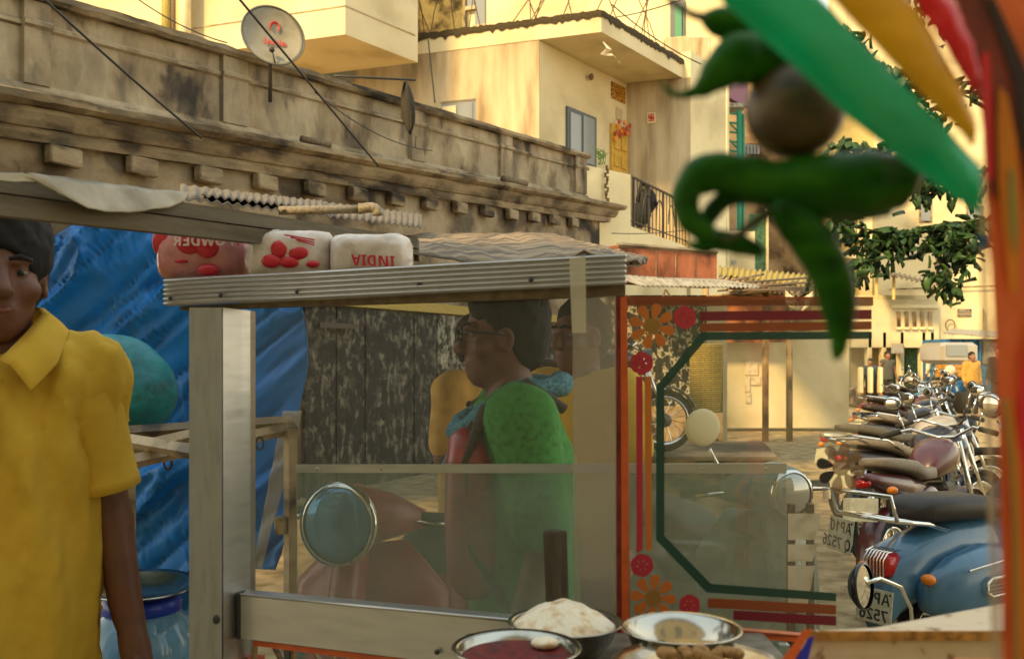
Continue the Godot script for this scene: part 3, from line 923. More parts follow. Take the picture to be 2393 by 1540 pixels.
func build_far_street() -> void:
	# white block with vents
	var w := thing("white_block", "large sunlit white building behind the tree branch", "building", spot(2200, 0, 42) * Vector3(1, 0, 1))
	slab("wall", 2040, -400, 2700, 960, 42.0, 6.0, M.sun_wall, w)
	var vent := slab("vent", 2240, 722, 2272, 740, 41.95, 0.2, M.brick_tan, w)
	for k in 4:
		for j in 2:
			slab("vent_hole", 2243 + k * 7, 725 + j * 8, 2247 + k * 7, 729 + j * 8, 41.9, 0.05, M.dark_gap, vent)
	for q in [[2190, 598, 2228, 640], [2150, 470, 2180, 520], [2260, 480, 2300, 540]]:
		var f := slab("window", q[0], q[1], q[2], q[3], 41.95, 0.2, M.brick_tan, w)
		slab("pane", q[0] + 4, q[1] + 3, q[2] - 4, q[3] - 4, 41.9, 0.08, M.pane_grey, f)
	obj("conduit", Shape.new().tube([spot(2125, 800, 41.8), spot(2300, 800, 41.8), spot(2300, 720, 41.8)], 0.03, 5).tube([spot(2080, 676, 41.8), spot(2335, 668, 41.8)], 0.03, 5), M.brick_tan, w)
	var loop := []
	for k in 17: loop.append(spot(2222 + 11 * cos(TAU * k / 16.0), 760 + 13 * sin(TAU * k / 16.0) + 0.0, 41.8))
	obj("cable_loop", Shape.new().tube(loop, 0.03, 5), M.brick_tan, w)
	# yellow house with balusters
	var y := thing("yellow_house", "yellow house with ornamental baluster balcony behind the chillies", "building", spot(1985, 0, 36) * Vector3(1, 0, 1))
	slab("wall", 1936, 200, 2044, 960, 36.0, 4.0, M.yellow_wall, y)
	slab("pilaster", 2012, 420, 2040, 700, 35.9, 0.3, M.sun_wall, y)
	slab("pilaster", 1396 + 550, 420, 1952, 700, 35.9, 0.3, M.sun_wall, y)
	var bal := slab("balcony_back", 1954, 503, 2012, 562, 35.99, 0.1, M.yellow_wall, y)
	for k in 6:
		var u := 1959 + k * 9.6
		obj("baluster", Shape.new().soft().lathe(spot(u, 560, 35.8), Vector3.UP, [Vector2(0.05, 0), Vector2(0.03, 0.15), Vector2(0.06, 0.4), Vector2(0.03, 0.6), Vector2(0.05, 0.84)], 8), M.sun_wall, bal)
	slab("rail", 1952, 500, 2014, 507, 35.7, 0.3, M.yellow_wall, bal)
	slab("rail", 1952, 558, 2014, 564, 35.7, 0.3, M.yellow_wall, bal)
	slab("cornice", 1936, 595, 2044, 603, 35.8, 0.4, M.sun_wall, y)
	# dirty tan house with vent, purple roof
	var t := thing("tan_house", "dirty tan house wall with small barred vent and mauve tiled roof", "building", spot(1830, 0, 38) * Vector3(1, 0, 1))
	slab("wall", 1686, 335, 1936, 960, 38.0, 4.0, M.tan_wall, t)
	var bv := slab("vent", 1742, 338, 1776, 360, 37.95, 0.1, M.dark_gap, t)
	for k in 4: slab("bar", 1745 + k * 8, 340, 1747 + k * 8, 358, 37.9, 0.05, M.old_pipe, bv)
	slab("white_corner", 1690, 540, 1765, 640, 30.0, 0.4, M.sun_wall, t)
	slab("hatch", 1712, 608, 1722, 616, 29.95, 0.1, M.dark_gap, t)
	slab("upper_wall", 1686, 100, 1800, 335, 40.0, 0.5, M.tan_wall, t)
	var roof := obj("roof", Shape.new().plate([spot(1678, 192, 33), spot(1748, 192, 33.0), spot(1752, 252, 31), spot(1716, 234, 31), spot(1678, 208, 31)], Vector3(0, 0, -0.15)), M.purple_tile, t)
	for k in 6:
		obj("tile_course", Shape.new().tube([spot(1680, 196 + k * 7, 32.9 - k * 0.25), spot(1748, 198 + k * 9, 32.9 - k * 0.3)], 0.05, 5), M.purple_tile, roof)
	# green steel stair frame
	var g := thing("green_steel_stair", "green painted steel stair frame between the white pillar and the tan house", "stairs", spot(1715, 0, 31) * Vector3(1, 0, 1))
	for q in [[1688, 250, 1688, 640], [1728, 258, 1728, 640], [1738, 268, 1738, 640]]:
		obj("post", Shape.new().soft().tube([spot(q[0], q[1], 31), spot(q[2], 835 + 1.5 * FOCAL / 31.0, 31)], 0.09 if q[0] == 1728 else 0.05, 6), M.green_steel, g)
	for k in 7:
		obj("rail", Shape.new().soft().tube([spot(1686, 262 + k * 22, 31), spot(1740, 268 + k * 22, 31)], 0.035, 6), M.green_steel, g)
	for k in 3:
		obj("brace", Shape.new().soft().tube([spot(1688, 270 + k * 40, 31), spot(1728, 310 + k * 40, 31)], 0.03, 6), M.green_steel, g)
	slab("landing", 1684, 240, 1745, 250, 31.0, 0.8, M.roof_tin, g)
	slab("mesh_panel", 1752, 500, 1792, 640, 30.5, 0.08, M.green_shutter, g)
	slab("panel_edge", 1792, 488, 1797, 640, 30.4, 0.1, M.sun_wall, g)
	# row of shops with pillars
	var s := thing("pillared_shops", "row of cream pillared shops with green shutters at the end of the street", "building", spot(2090, 0, 34) * Vector3(1, 0, 1))
	slab("back_wall", 1990, 690, 2200, 940, 35.0, 0.4, M.cream_wall, s)
	slab("fascia", 1990, 700, 2196, 812, 33.6, 1.3, M.cream_wall, s)
	for q in [[2088, 790], [2118, 812], [2140, 815]]:
		pass
	for k in 5:
		var u := 2098 + k * 18.5
		var a := slab("arch_opening", u, 728, u + 8, 768, 33.55, 0.1, M.tan_wall, s)
		slab("arch_key", u - 2, 764, u + 10, 770, 33.5, 0.12, M.sun_wall, a)
	slab("coping", 2086, 712, 2196, 720, 33.5, 0.4, M.sun_wall, s)
	for u in [2034, 2068, 2109, 2160, 2180]:
		slab("column", u - 5, 775, u + 6, 940, 33.6, 0.35, M.sun_wall, s, 0.03)
	for q in [[2090, 2106], [2118, 2152], [2166, 2178]]:
		var sh := slab("shutter", q[0], 812, q[1], 915, 34.6, 0.1, M.green_shutter, s)
		for k in 9:
			slab("slat", q[0], 816 + k * 11, q[1], 818 + k * 11, 34.55, 0.06, M.green_shutter, sh)
	for q in [[2084, 2112], [2156, 2192]]:  # tin awnings added to cast the shade on the shop fronts
		obj("awning", Shape.new().plate([spot(q[0], 826, 31.6), spot(q[1], 826, 31.6), spot(q[1], 806, 33.5), spot(q[0], 806, 33.5)], Vector3(0, 0.05, 0)), M.roof_tin, s)
	# tin canopy over the yellow house shops
	var can := thing("far_tin_canopy", "thin dark tin canopy sticking out above the far shops", "awning", spot(2110, 650, 33))
	obj("sheet", corrugated(spot(2030, 628, 32), spot(2172, 660, 32), spot(2172, 656, 35.5), spot(2030, 620, 35.5), 12, 0.04, 0.06), M.dark_tin, can)
	for u in [2050, 2090]:
		obj("post", Shape.new().tube([spot(u, 632 + (u - 2030) * 0.2, 32.5), spot(u, 700, 32.5)], 0.05, 6), M.yellow_wall, can)
	# stone plinth in the road
	tag(slab("stone_plinth", 2004, 905, 2104, 952, 29.0, 1.6, M.brick_tan, null, 0.08), "broad stone plinth in front of the pillared shops", "plinth")
	for u in [2012, 2035, 2058]:
		tag(slab("stone_post", u, 858, u + 8, 920, 28.6, 0.25, M.sun_wall, null, 0.03), ["short pale post standing at the plinth, leftmost of three", "short pale post standing at the plinth, middle of three", "short pale post standing at the plinth, nearest the man in a vest"][[2012, 2035, 2058].find(u)], "post", "posts on the stone plinth")
	# blue shack with tin roof
	var b := thing("blue_shack", "bright blue wooden shack with slanting tin roof at the street end", "shack", spot(2280, 0, 30) * Vector3(1, 0, 1))
	slab("wall", 2222, 792, 2400, 945, 30.0, 2.0, M.blue_shack, b)
	slab("side_board", 2302, 798, 2400, 850, 29.9, 0.1, M.roof_tin, b)
	obj("roof_sheet", Shape.new().plate([spot(2206, 780, 29.4), spot(2400, 796, 29.4), spot(2400, 780, 31.5), spot(2225, 772, 31.5)], Vector3(0, 0.05, 0)), M.roof_tin, b)
	for k in 3: slab("batten", 2222 + k * 34, 795, 2226 + k * 34, 920, 29.92, 0.06, M.blue_shack, b)
	slab("counter_gap", 2186, 805, 2222, 840, 30.4, 0.2, M.roof_tin, b)
	slab("opening", 2188, 842, 2222, 940, 30.5, 0.2, M.shirt_blue, b)  # dark plate, coloured for the shade inside the opening
	# yellow plank handcart
	var hc := thing("yellow_truck", "yellow wooden tailboard of a parked goods vehicle with a round white lamp", "truck", spot(2225, 0, 26) * Vector3(1, 0, 1))
	for k in 3: slab("plank", 2190, 852 + k * 10, 2258, 861 + k * 10, 26.0, 0.08, M.yellow_cart, hc)
	slab("frame", 2190, 882, 2258, 889, 26.0, 0.3, M.black_paint, hc)
	slab("body", 2200, 800, 2290, 850, 27.2, 1.5, M.paint_silver, hc, 0.1)
	slab("windscreen", 2215, 806, 2262, 832, 27.15, 0.1, M.pane_grey, hc)
	obj("lamp", Shape.new().soft().ball(spot(2222, 866, 25.8), Vector3(0.14, 0.14, 0.1), 8), M.cloth_white, hc)
	for u in [2200, 2248]:
		obj("wheel", Shape.new().soft().lathe(spot(u, 835 + (1.5 - 0.3) * FOCAL / 26.0, 26.2), Vector3(1, 0, 0), [Vector2(0.0, -0.1), Vector2(0.27, -0.1), Vector2(0.3, -0.05), Vector2(0.3, 0.05), Vector2(0.27, 0.1), Vector2(0.0, 0.1)], 16), M.rubber, hc)
	# pink parapet box
	var pk := thing("pink_wall", "faded pink rendered wall above the grey tin awning", "wall", spot(1560, 0, 15.0) * Vector3(1, 0, 1))
	var p0 := spot(1447, 572, 14.2)
	var p1 := spot(1676, 597, 15.2)
	obj("wall", wall_quad(p0 * Vector3(1, 0, 1), p1 * Vector3(1, 0, 1), spot(1447, 660, 14.2).y, p0.y, 0.3), M.pink_wall, pk)
	obj("coping", Shape.new().tube([p0 + Vector3(-0.02, 0.0, 0.02), Vector3(p1.x, p0.y, p1.z)], 0.035, 4), M.dark_wall, pk)
	for k in 3:
		var q := p0.lerp(p1, 0.36 + k * 0.2)
		obj("joint", Shape.new().at(Vector3(q.x, p0.y - 0.25, q.z + 0.0), Vector3(0.012, 0.48, 0.03)), M.dark_wall, pk)
	# grey tin awning below it and its wooden poles
	var aw := thing("grey_tin_awning", "grey corrugated tin awning below the pink wall", "awning", spot(1580, 650, 12.5))
	obj("sheet", corrugated(spot(1422, 640, 11.5), spot(1778, 668, 12.5), spot(1676, 652, 15.0), spot(1446, 648, 14.0), 30, 0.012, 0.008), M.roof_tin, aw)
	obj("sheet_edge", corrugated(spot(1500, 668, 11.2), spot(1774, 672, 12.3), spot(1778, 668, 12.5), spot(1422, 640, 11.5), 26, 0.01, 0.008), M.roof_tin, aw)
	for q in [[1556, 676, 1545, 712], [1556, 676, 1580, 712]]:
		obj("prop", Shape.new().tube([spot(q[0], q[1], 11.4), spot(q[2], q[3], 11.4)], 0.012, 5), M.old_pipe, aw)
	# bamboo stall roofs beyond
	var st := thing("bamboo_stall", "ramshackle stall roof of corrugated sheet and bamboo poles beyond the tin awning", "stall", spot(1790, 0, 19) * Vector3(1, 0, 1))
	obj("roof_sheet", corrugated(spot(1680, 640, 18), spot(1880, 668, 19), spot(1890, 642, 22), spot(1680, 622, 21), 16, 0.03, 0.02), M.mat_yellow, st)
	obj("roof_sheet", corrugated(spot(1690, 660, 16.5), spot(1870, 690, 17), spot(1890, 672, 19), spot(1680, 645, 18.5), 16, 0.03, 0.02), M.brick_tan, st)
	rng.seed = 12
	for k in 12:
		var u := 1650 + rng.randf() * 120
		var v := 652 + rng.randf() * 40
		obj("bamboo_pole", Shape.new().soft().tube([spot(u, v + 10, 16.0 + rng.randf()), spot(u + 120 + rng.randf() * 100, v + rng.randf_range(-18, 18), 18.0)], 0.022, 6), M.brick_tan if k % 2 else M.old_pipe, st)
	for u in [1650, 1790, 1846]:
		obj("post", Shape.new().soft().tube([spot(u, 670, 17.5), Vector3(spot(u, 0, 17.5).x, 0, -17.5)], 0.06, 7), M.brick_tan, st)
	slab("back_board", 1630, 690, 1840, 800, 19.5, 0.1, M.pink_wall, st)
	slab("counter_wall", 1690, 775, 1985, 1000, 20.0, 0.4, M.sun_wall, st)
	# hanging white cloth
	var g2 := []
	for i in 9:
		var row := []
		for j in 7:
			var f := i / 8.0
			var h := j / 6.0
			var dip := (1.0 - absf(f * 2.0 - 1.0)) * (1.0 - h)
			var lift := (1.0 - absf(f * 2.0 - 1.0)) * h
			row.append(spot(1836 + f * 66 , lerpf(678, 706, h) + dip * 24 + lift * 28 + absf(sin(f * 9)) * 2, 16.0 + 0.12 * sin(f * 11 + h * 3)))
		g2.append(row)
	tag(obj("white_cloth", Shape.new().soft().sheet(g2, Vector3(0, 0, -0.01)), M.cloth_white), "white cloth hanging below the bamboo stall roof", "cloth")
	# peeling dark wall behind the decorated pane
	var pw := thing("peeling_wall", "dark wall with white peeling patches behind the flower stickers", "wall", spot(1540, 0, 13) * Vector3(1, 0, 1))
	slab("wall", 1420, 690, 1652, 960, 13.5, 0.3, M.peel, pw)
	slab("base", 1420, 950, 1690, 1092, 13.4, 0.3, M.brick_tan, pw)
	slab("pillar", 1640, 700, 1700, 1092, 14.2, 0.4, M.cream_wall, pw)
	var pf := thing("shop_platform", "raised brown shop platform under the motorcycle wheel", "platform", spot(1560, 0, 9.6) * Vector3(1, 0, 1))
	obj("block", Shape.new().hexa([Vector3(0.3, 0, -9.0), Vector3(2.4, 0, -9.0), Vector3(2.7, 0, -10.6), Vector3(0.3, 0, -10.6), Vector3(0.3, 0.56, -9.0), Vector3(2.4, 0.56, -9.0), Vector3(2.7, 0.56, -10.6), Vector3(0.3, 0.56, -10.6)]), M.brick_tan, pf)
	obj("kerb_stone", Shape.new().hexa([Vector3(0.28, 0.561, -8.96), Vector3(2.42, 0.561, -8.96), Vector3(2.72, 0.561, -10.64), Vector3(0.28, 0.561, -10.64), Vector3(0.28, 0.593, -8.96), Vector3(2.42, 0.593, -8.96), Vector3(2.72, 0.593, -10.64), Vector3(0.28, 0.593, -10.64)]), M.tan_wall, pf)
	# yellow slatted mat, left free above the platform
	var mt := thing("bamboo_blind", "yellow slatted bamboo blind beside the dark motorcycle wheel", "blind", spot(1650, 0, 11) * Vector3(1, 0, 1))
	slab("backing", 1614, 804, 1690, 964, 11.0, 0.03, M.mat_dark, mt)
	for k in 32:
		var v := 806 + k * 5.0
		obj("slat", Shape.new().soft().tube([spot(1612, v, 10.97), spot(1692 - k * 0.25, v - 1.5, 10.97)], 0.0085, 5), M.mat_yellow, mt)
	# pale posters and boxes by the far counter
	for k in 4:
		var q: Array = [[1742, 842, 1772, 876], [1742, 880, 1754, 916], [1756, 880, 1778, 900], [1744, 918, 1756, 942]][k]
		tag(slab("wall_notice", q[0], q[1], q[2], q[3], 19.97, 0.04, M.cloth_white, null, 0.0), ["largest pale notice on the cream stall wall, topmost", "narrow pale notice below the largest one on the stall wall", "small square pale notice right of the narrow one", "lowest small pale notice on the cream stall wall"][k], "notice", "pale notices on the stall wall")

func build_tree() -> void:
	rng.seed = 77
	var t := thing("tree", "leafy tree branch reaching in from the right above the parked bikes", "tree", Vector3(8.2, 0, -10.2))
	# trunk outside the frame, limbs reaching left into view
	obj("trunk", Shape.new().soft().tube([Vector3(8.2, 0, -10.2), Vector3(8.1, 1.4, -10.2), Vector3(7.8, 2.8, -10.1), Vector3(7.3, 4.2, -10.0), Vector3(6.9, 5.5, -10.0)], [0.26, 0.22, 0.19, 0.15, 0.1], 10), M.bark, t)
	var limbs := [
		[spot(2760, 420, 10.0), spot(2500, 480, 10.0), spot(2300, 515, 10.0), spot(2200, 540, 9.9), spot(2080, 545, 9.9), spot(1930, 520, 9.8)],
		[spot(2760, 250, 10.2), spot(2500, 330, 10.1), spot(2300, 400, 10.0), spot(2150, 420, 9.9), spot(2050, 350, 9.8), spot(1960, 330, 9.8)],
		[spot(2740, 80, 10.2), spot(2400, 180, 10.1), spot(2200, 200, 10.0), spot(2060, 160, 9.9), spot(1980, 60, 9.8)],
		[spot(2230, 530, 9.9), spot(2240, 580, 9.9), spot(2200, 620, 9.9), spot(2215, 660, 9.9)],
		[spot(2080, 545, 9.9), spot(2030, 580, 9.8), spot(1990, 620, 9.8), spot(1965, 650, 9.8)],
		[spot(2250, 190, 10.0), spot(2180, 260, 9.9), spot(2120, 330, 9.9)],
		[spot(2740, 80, 10.2), spot(2450, 60, 10.1), spot(2250, 40, 10.0), spot(2120, -40, 9.9)]]
	var leaf := Shape.new()
	leaf.soft()
	var g := []
	for i in 5:
		var f := i / 4.0
		var w := sin(PI * pow(f, 0.75)) * 0.042
		g.append([Vector3(-w, 0.008, -f * 0.15), Vector3(0, -0.006 - 0.02 * f * f, -f * 0.15), Vector3(w, 0.008, -f * 0.15)])
	leaf.sheet(g, Vector3(0, 0.001, 0))
	leaf.st.generate_normals()
	var mesh := leaf.st.commit()
	mesh.surface_set_material(0, M.leaf)
	var mesh2: ArrayMesh = mesh.duplicate()
	mesh2.surface_set_material(0, M.leaf_pale)
	var count := [250, 190, 120, 60, 75, 46, 60]
	var total := 0
	var extra := MultiMesh.new()
	extra.transform_format = MultiMesh.TRANSFORM_3D
	extra.mesh = mesh
	var more := []
	var order := [3, 4, 0, 1, 5, 2, 6]
	for n in order:
		var path: Array = limbs[n]
		var start: int = 1 if n in [0, 1, 2, 6] else 0
		var r0 := 0.035 if n < 3 else 0.015
		var rad := []
		for i in path.size(): rad.append(lerpf(r0, 0.006, float(i) / (path.size() - 1)))
		obj("limb", Shape.new().soft().tube(path, rad, 6), M.bark, t)
		for k in count[n] * 2:
			var f := rng.randf_range(start + 0.1, path.size() - 1.001)
			if n in [0, 1, 2, 6] and k % 5 < 2: f = rng.randf_range(path.size() - 3.5, path.size() - 1.001)
			var i := int(f)
			var p: Vector3 = (path[i] as Vector3).lerp(path[i + 1], f - i)
			# clusters: quantise along the limb so gaps stay open
			p += Vector3(sin(floor(f * 4.0) * 2.1) * 0.05, 0, 0)
			p += Vector3(rng.randfn(0, 0.085), -absf(rng.randfn(0, 0.13)) + 0.05, rng.randfn(0, 0.1))
			if fposmod(floor(f * 3.0) * 0.618, 1.0) < 0.2: continue
			var b := Basis.from_euler(Vector3(rng.randf_range(-1.5, 0.4), rng.randf() * TAU, rng.randf_range(-0.8, 0.8))).scaled(Vector3.ONE * rng.randf_range(0.7, 1.3))
			var tf := Transform3D(b, p)
			if total < 295:
				var o := MeshInstance3D.new()
				o.mesh = mesh if rng.randf() < 0.8 else mesh2
				o.name = "leaf"
				t.add_child(o, true)
				o.transform = Transform3D(b, p - t.position)
				total += 1
			else: more.append(Transform3D(b, p - t.position))
	# the crown out of sight to the right and above, which shades the parked bikes
	for k in 1500:
		var c: Vector3 = [Vector3(6.9, 5.6, -10.0), Vector3(7.6, 4.6, -9.4), Vector3(6.6, 5.0, -10.6), Vector3(5.8, 5.4, -9.9)][k % 4]
		var p := c + Vector3(rng.randfn(0, 0.6), rng.randfn(0, 0.35), rng.randfn(0, 0.6))
		more.append(Transform3D(Basis.from_euler(Vector3(rng.randf_range(-1.5, 0.4), rng.randf() * TAU, rng.randf_range(-0.8, 0.8))).scaled(Vector3.ONE * 1.1), p - t.position))
	extra.instance_count = more.size()
	for i in more.size(): extra.set_instance_transform(i, more[i])
	var mi := MultiMeshInstance3D.new()
	mi.multimesh = extra
	mi.name = "foliage"
	mi.set_meta("kind", "stuff")
	t.add_child(mi, true)

# ---------------------------------------------------------------- wires, dish, flag, awnings over the cart
func sag(a: Vector3, b: Vector3, drop: float, r: float) -> Shape:
	var path := []
	for i in 25:
		var f := i / 24.0
		path.append(a.lerp(b, f) + Vector3.DOWN * drop * 4.0 * f * (1.0 - f))
	return Shape.new().soft().tube(path, r, 6)

func build_roof_details() -> void:
	# satellite dish
	var c := spot(638, 82, 9.6)
	var n := Vector3(0.55, 0.25, 1.0).normalized()
	var t := thing("satellite_dish", "round grey satellite dish with red emblem above the old parapet", "satellite dish", spot(640, 150, 9.6))
	var prof := []
	for i in 9:
		var r := i / 8.0
		prof.append(Vector2(0.31 * r, -0.07 * (1.0 - r * r) + 0.0))
	var x := n.cross(Vector3.UP).normalized()
	obj("reflector", Shape.new().soft().lathe(c, n, prof + [Vector2(0.305, -0.012), Vector2(0.15, -0.072), Vector2(0.001, -0.085)], 40), M.dish, t)
	var rim := []
	var yy := n.cross(x).normalized()
	for k in 41: rim.append(c + (x * cos(TAU * k / 40.0) + yy * sin(TAU * k / 40.0)) * 0.31)
	obj("rim", Shape.new().soft().tube(rim, 0.009, 6, false), M.dish_rim, t)
	var up := Vector3.UP - n * n.y
	up = up.normalized()
	var right := up.cross(n).normalized()
	var face := c + n * -0.058
	# emblem: a curled stroke, with the lettering below it, both reversed as in the photograph
	var curl := []
	for k in 20:
		var a := -0.6 + k * 0.27
		var r := 0.066 - k * 0.0015
		curl.append(face + n * 0.01 + right * (0.04 - cos(a) * r * 0.8) + up * (0.11 + sin(a) * r))
	obj("emblem", Shape.new().soft().tube(curl, [0.006, 0.01, 0.014, 0.018, 0.02, 0.021, 0.022, 0.022, 0.021, 0.02, 0.018, 0.016, 0.014, 0.012, 0.01, 0.008, 0.006, 0.005, 0.004, 0.003], 6, true, 0.3), M.logo_red, t)
	obj("lettering", lettering("airtel", 0.085, face + n * 0.012 + right * 0.03 + up * -0.05, -right, up, 0.003), M.logo_red, t)
	obj("feed_horn", Shape.new().soft().ball(c + up * -0.17 - right * 0.03 + n * 0.02, Vector3(0.028, 0.028, 0.03), 8).tube([c + up * -0.3, c + up * -0.17 - right * 0.03 + n * 0.02], 0.008, 6), M.iron, t)
	obj("mast", Shape.new().soft().tube([c - n * 0.09, c - n * 0.12 + Vector3.DOWN * 0.15, c - n * 0.12 + Vector3.DOWN * 0.6], 0.02, 8), M.iron, t)
	# pole with a hanging dark flag
	var f := thing("flag_pole", "thin horizontal pole with a dark folded flag over the parapet", "flag", spot(850, 182, 11.6))
	obj("pole", Shape.new().soft().tube([spot(780, 177, 11.2), spot(970, 187, 11.7)], 0.014, 8), M.iron, f)
	var g := []
	for i in 9:
		var row := []
		for j in 5:
			var h := i / 8.0
			var w: float = [4.0, 10.0, 15.0, 17.0, 17.0, 17.0, 15.0, 9.0, 1.0][i]
			row.append(spot(948 + h * 10 + (j - 2) * w * 0.5 * 0.95, 190 + h * 125, 11.65 + 0.05 * sin(j * 1.9 + h * 2)))
		g.append(row)
	obj("cloth", Shape.new().soft().sheet(g, Vector3(0.0, 0, -0.006)), M.flag, f)
	obj("cord", Shape.new().tube([spot(972, 318, 11.6), spot(970, 345, 11.6)], 0.006, 5), M.wire, f)
	# cables
	var wires := [
		[spot(552, -10, 8.0), spot(884, 388, 11.0), 0.0, 0.011, "black cable slanting down past the dish to the cornice"],
		[spot(40, -60, 6.2), spot(470, 322, 7.6), 0.02, 0.009, "black cable hanging diagonally across the old parapet at the left"],
		[spot(735, 215, 10.0), spot(1010, 352, 12.0), 0.12, 0.006, "thin looping cable over the parapet panel near the flag"],
		[spot(310, -10, 9.0), spot(530, 100, 9.2), 0.05, 0.006, "thin wire running to the parapet top left of the dish"],
		[spot(1640, -20, 16.0), spot(1440, 40, 18.0), 0.05, 0.01, "wire crossing above the roof slab corner"],
		[spot(1430, 545, 16.0), spot(1600, 538, 18.0), 0.03, 0.008, "wire in front of the white balcony wall"],
		[spot(1430, 10, 19.0), spot(1640, 150, 20.0), 0.1, 0.012, "wire slanting along the roof slab edge to the pillar"],
		[spot(1000, 90, 20.0), spot(1016, 240, 20.2), 0.0, 0.016, "hanging wire down the whitewashed wall"]]
	for w in wires:
		tag(obj("cable", sag(w[0], w[1], w[2], w[3]), M.wire), w[4], "cable", "overhead cables")
	# torn white plastic scrap hanging at the slab corner
	tag(obj("plastic_scrap", Shape.new().sheet([[spot(1408, 96, 19.8), spot(1411, 98, 19.8)], [spot(1418, 112, 19.7), spot(1430, 116, 19.75)], [spot(1402, 126, 19.8), spot(1412, 129, 19.8)], [spot(1430, 124, 19.8), spot(1436, 130, 19.8)], [spot(1448, 146, 19.8), spot(1450, 150, 19.8)]], Vector3(0, 0, -0.01)), M.cloth_white), "torn white plastic scrap hanging from the roof slab corner", "scrap")
	# small plant on the ledge
	var pl := thing("ledge_plant", "small wild plant growing beside the balcony window", "plant", spot(1405, 385, 18.5))
	rng.seed = 3
	for k in 14:
		var p := spot(1398 + rng.randf() * 16, 385, 18.5)
		var q := p + Vector3(rng.randf_range(-0.1, 0.1), rng.randf_range(0.12, 0.36), 0.0)
		obj("stem", Shape.new().tube([p, p.lerp(q, 0.5) + Vector3(0.02, 0, 0), q], [0.006, 0.005, 0.003], 4).tube([p.lerp(q, 0.6), p.lerp(q, 0.6) + Vector3(0.07, 0.05, 0)], [0.012, 0.002], 4).tube([p.lerp(q, 0.8), p.lerp(q, 0.8) + Vector3(-0.06, 0.05, 0)], [0.012, 0.002], 4), M.leaf_pale, pl)

func wavy(a0: Array, a1: Array, rows: int, bulge: float, sd: int, thick := Vector3(0, -0.003, 0)) -> Shape:
	# loose sheet between two polylines of points
	var n := FastNoiseLite.new()
	n.seed = sd
	n.frequency = 1.6
	var g := []
	var m := 40
	for i in m + 1:
		var f := float(i) / m
		var pa := along(a0, f)
		var pb := along(a1, f)
		var row := []
		for j in rows + 1:
			var p := pa.lerp(pb, float(j) / rows)
			p += Vector3(0, 1, 0.5) * n.get_noise_3dv(p * 2.5) * bulge + Vector3(0, 1, 0.3) * n.get_noise_3dv(p * 9.0) * bulge * 0.4 * (1.0 if j > 0 and j < rows else 0.6)
			row.append(p)
		g.append(row)
	return Shape.new().soft().sheet(g, thick)

func along(path: Array, f: float) -> Vector3:
	var x := f * (path.size() - 1)
	var i := mini(int(x), path.size() - 2)
	return (path[i] as Vector3).lerp(path[i + 1], x - i)

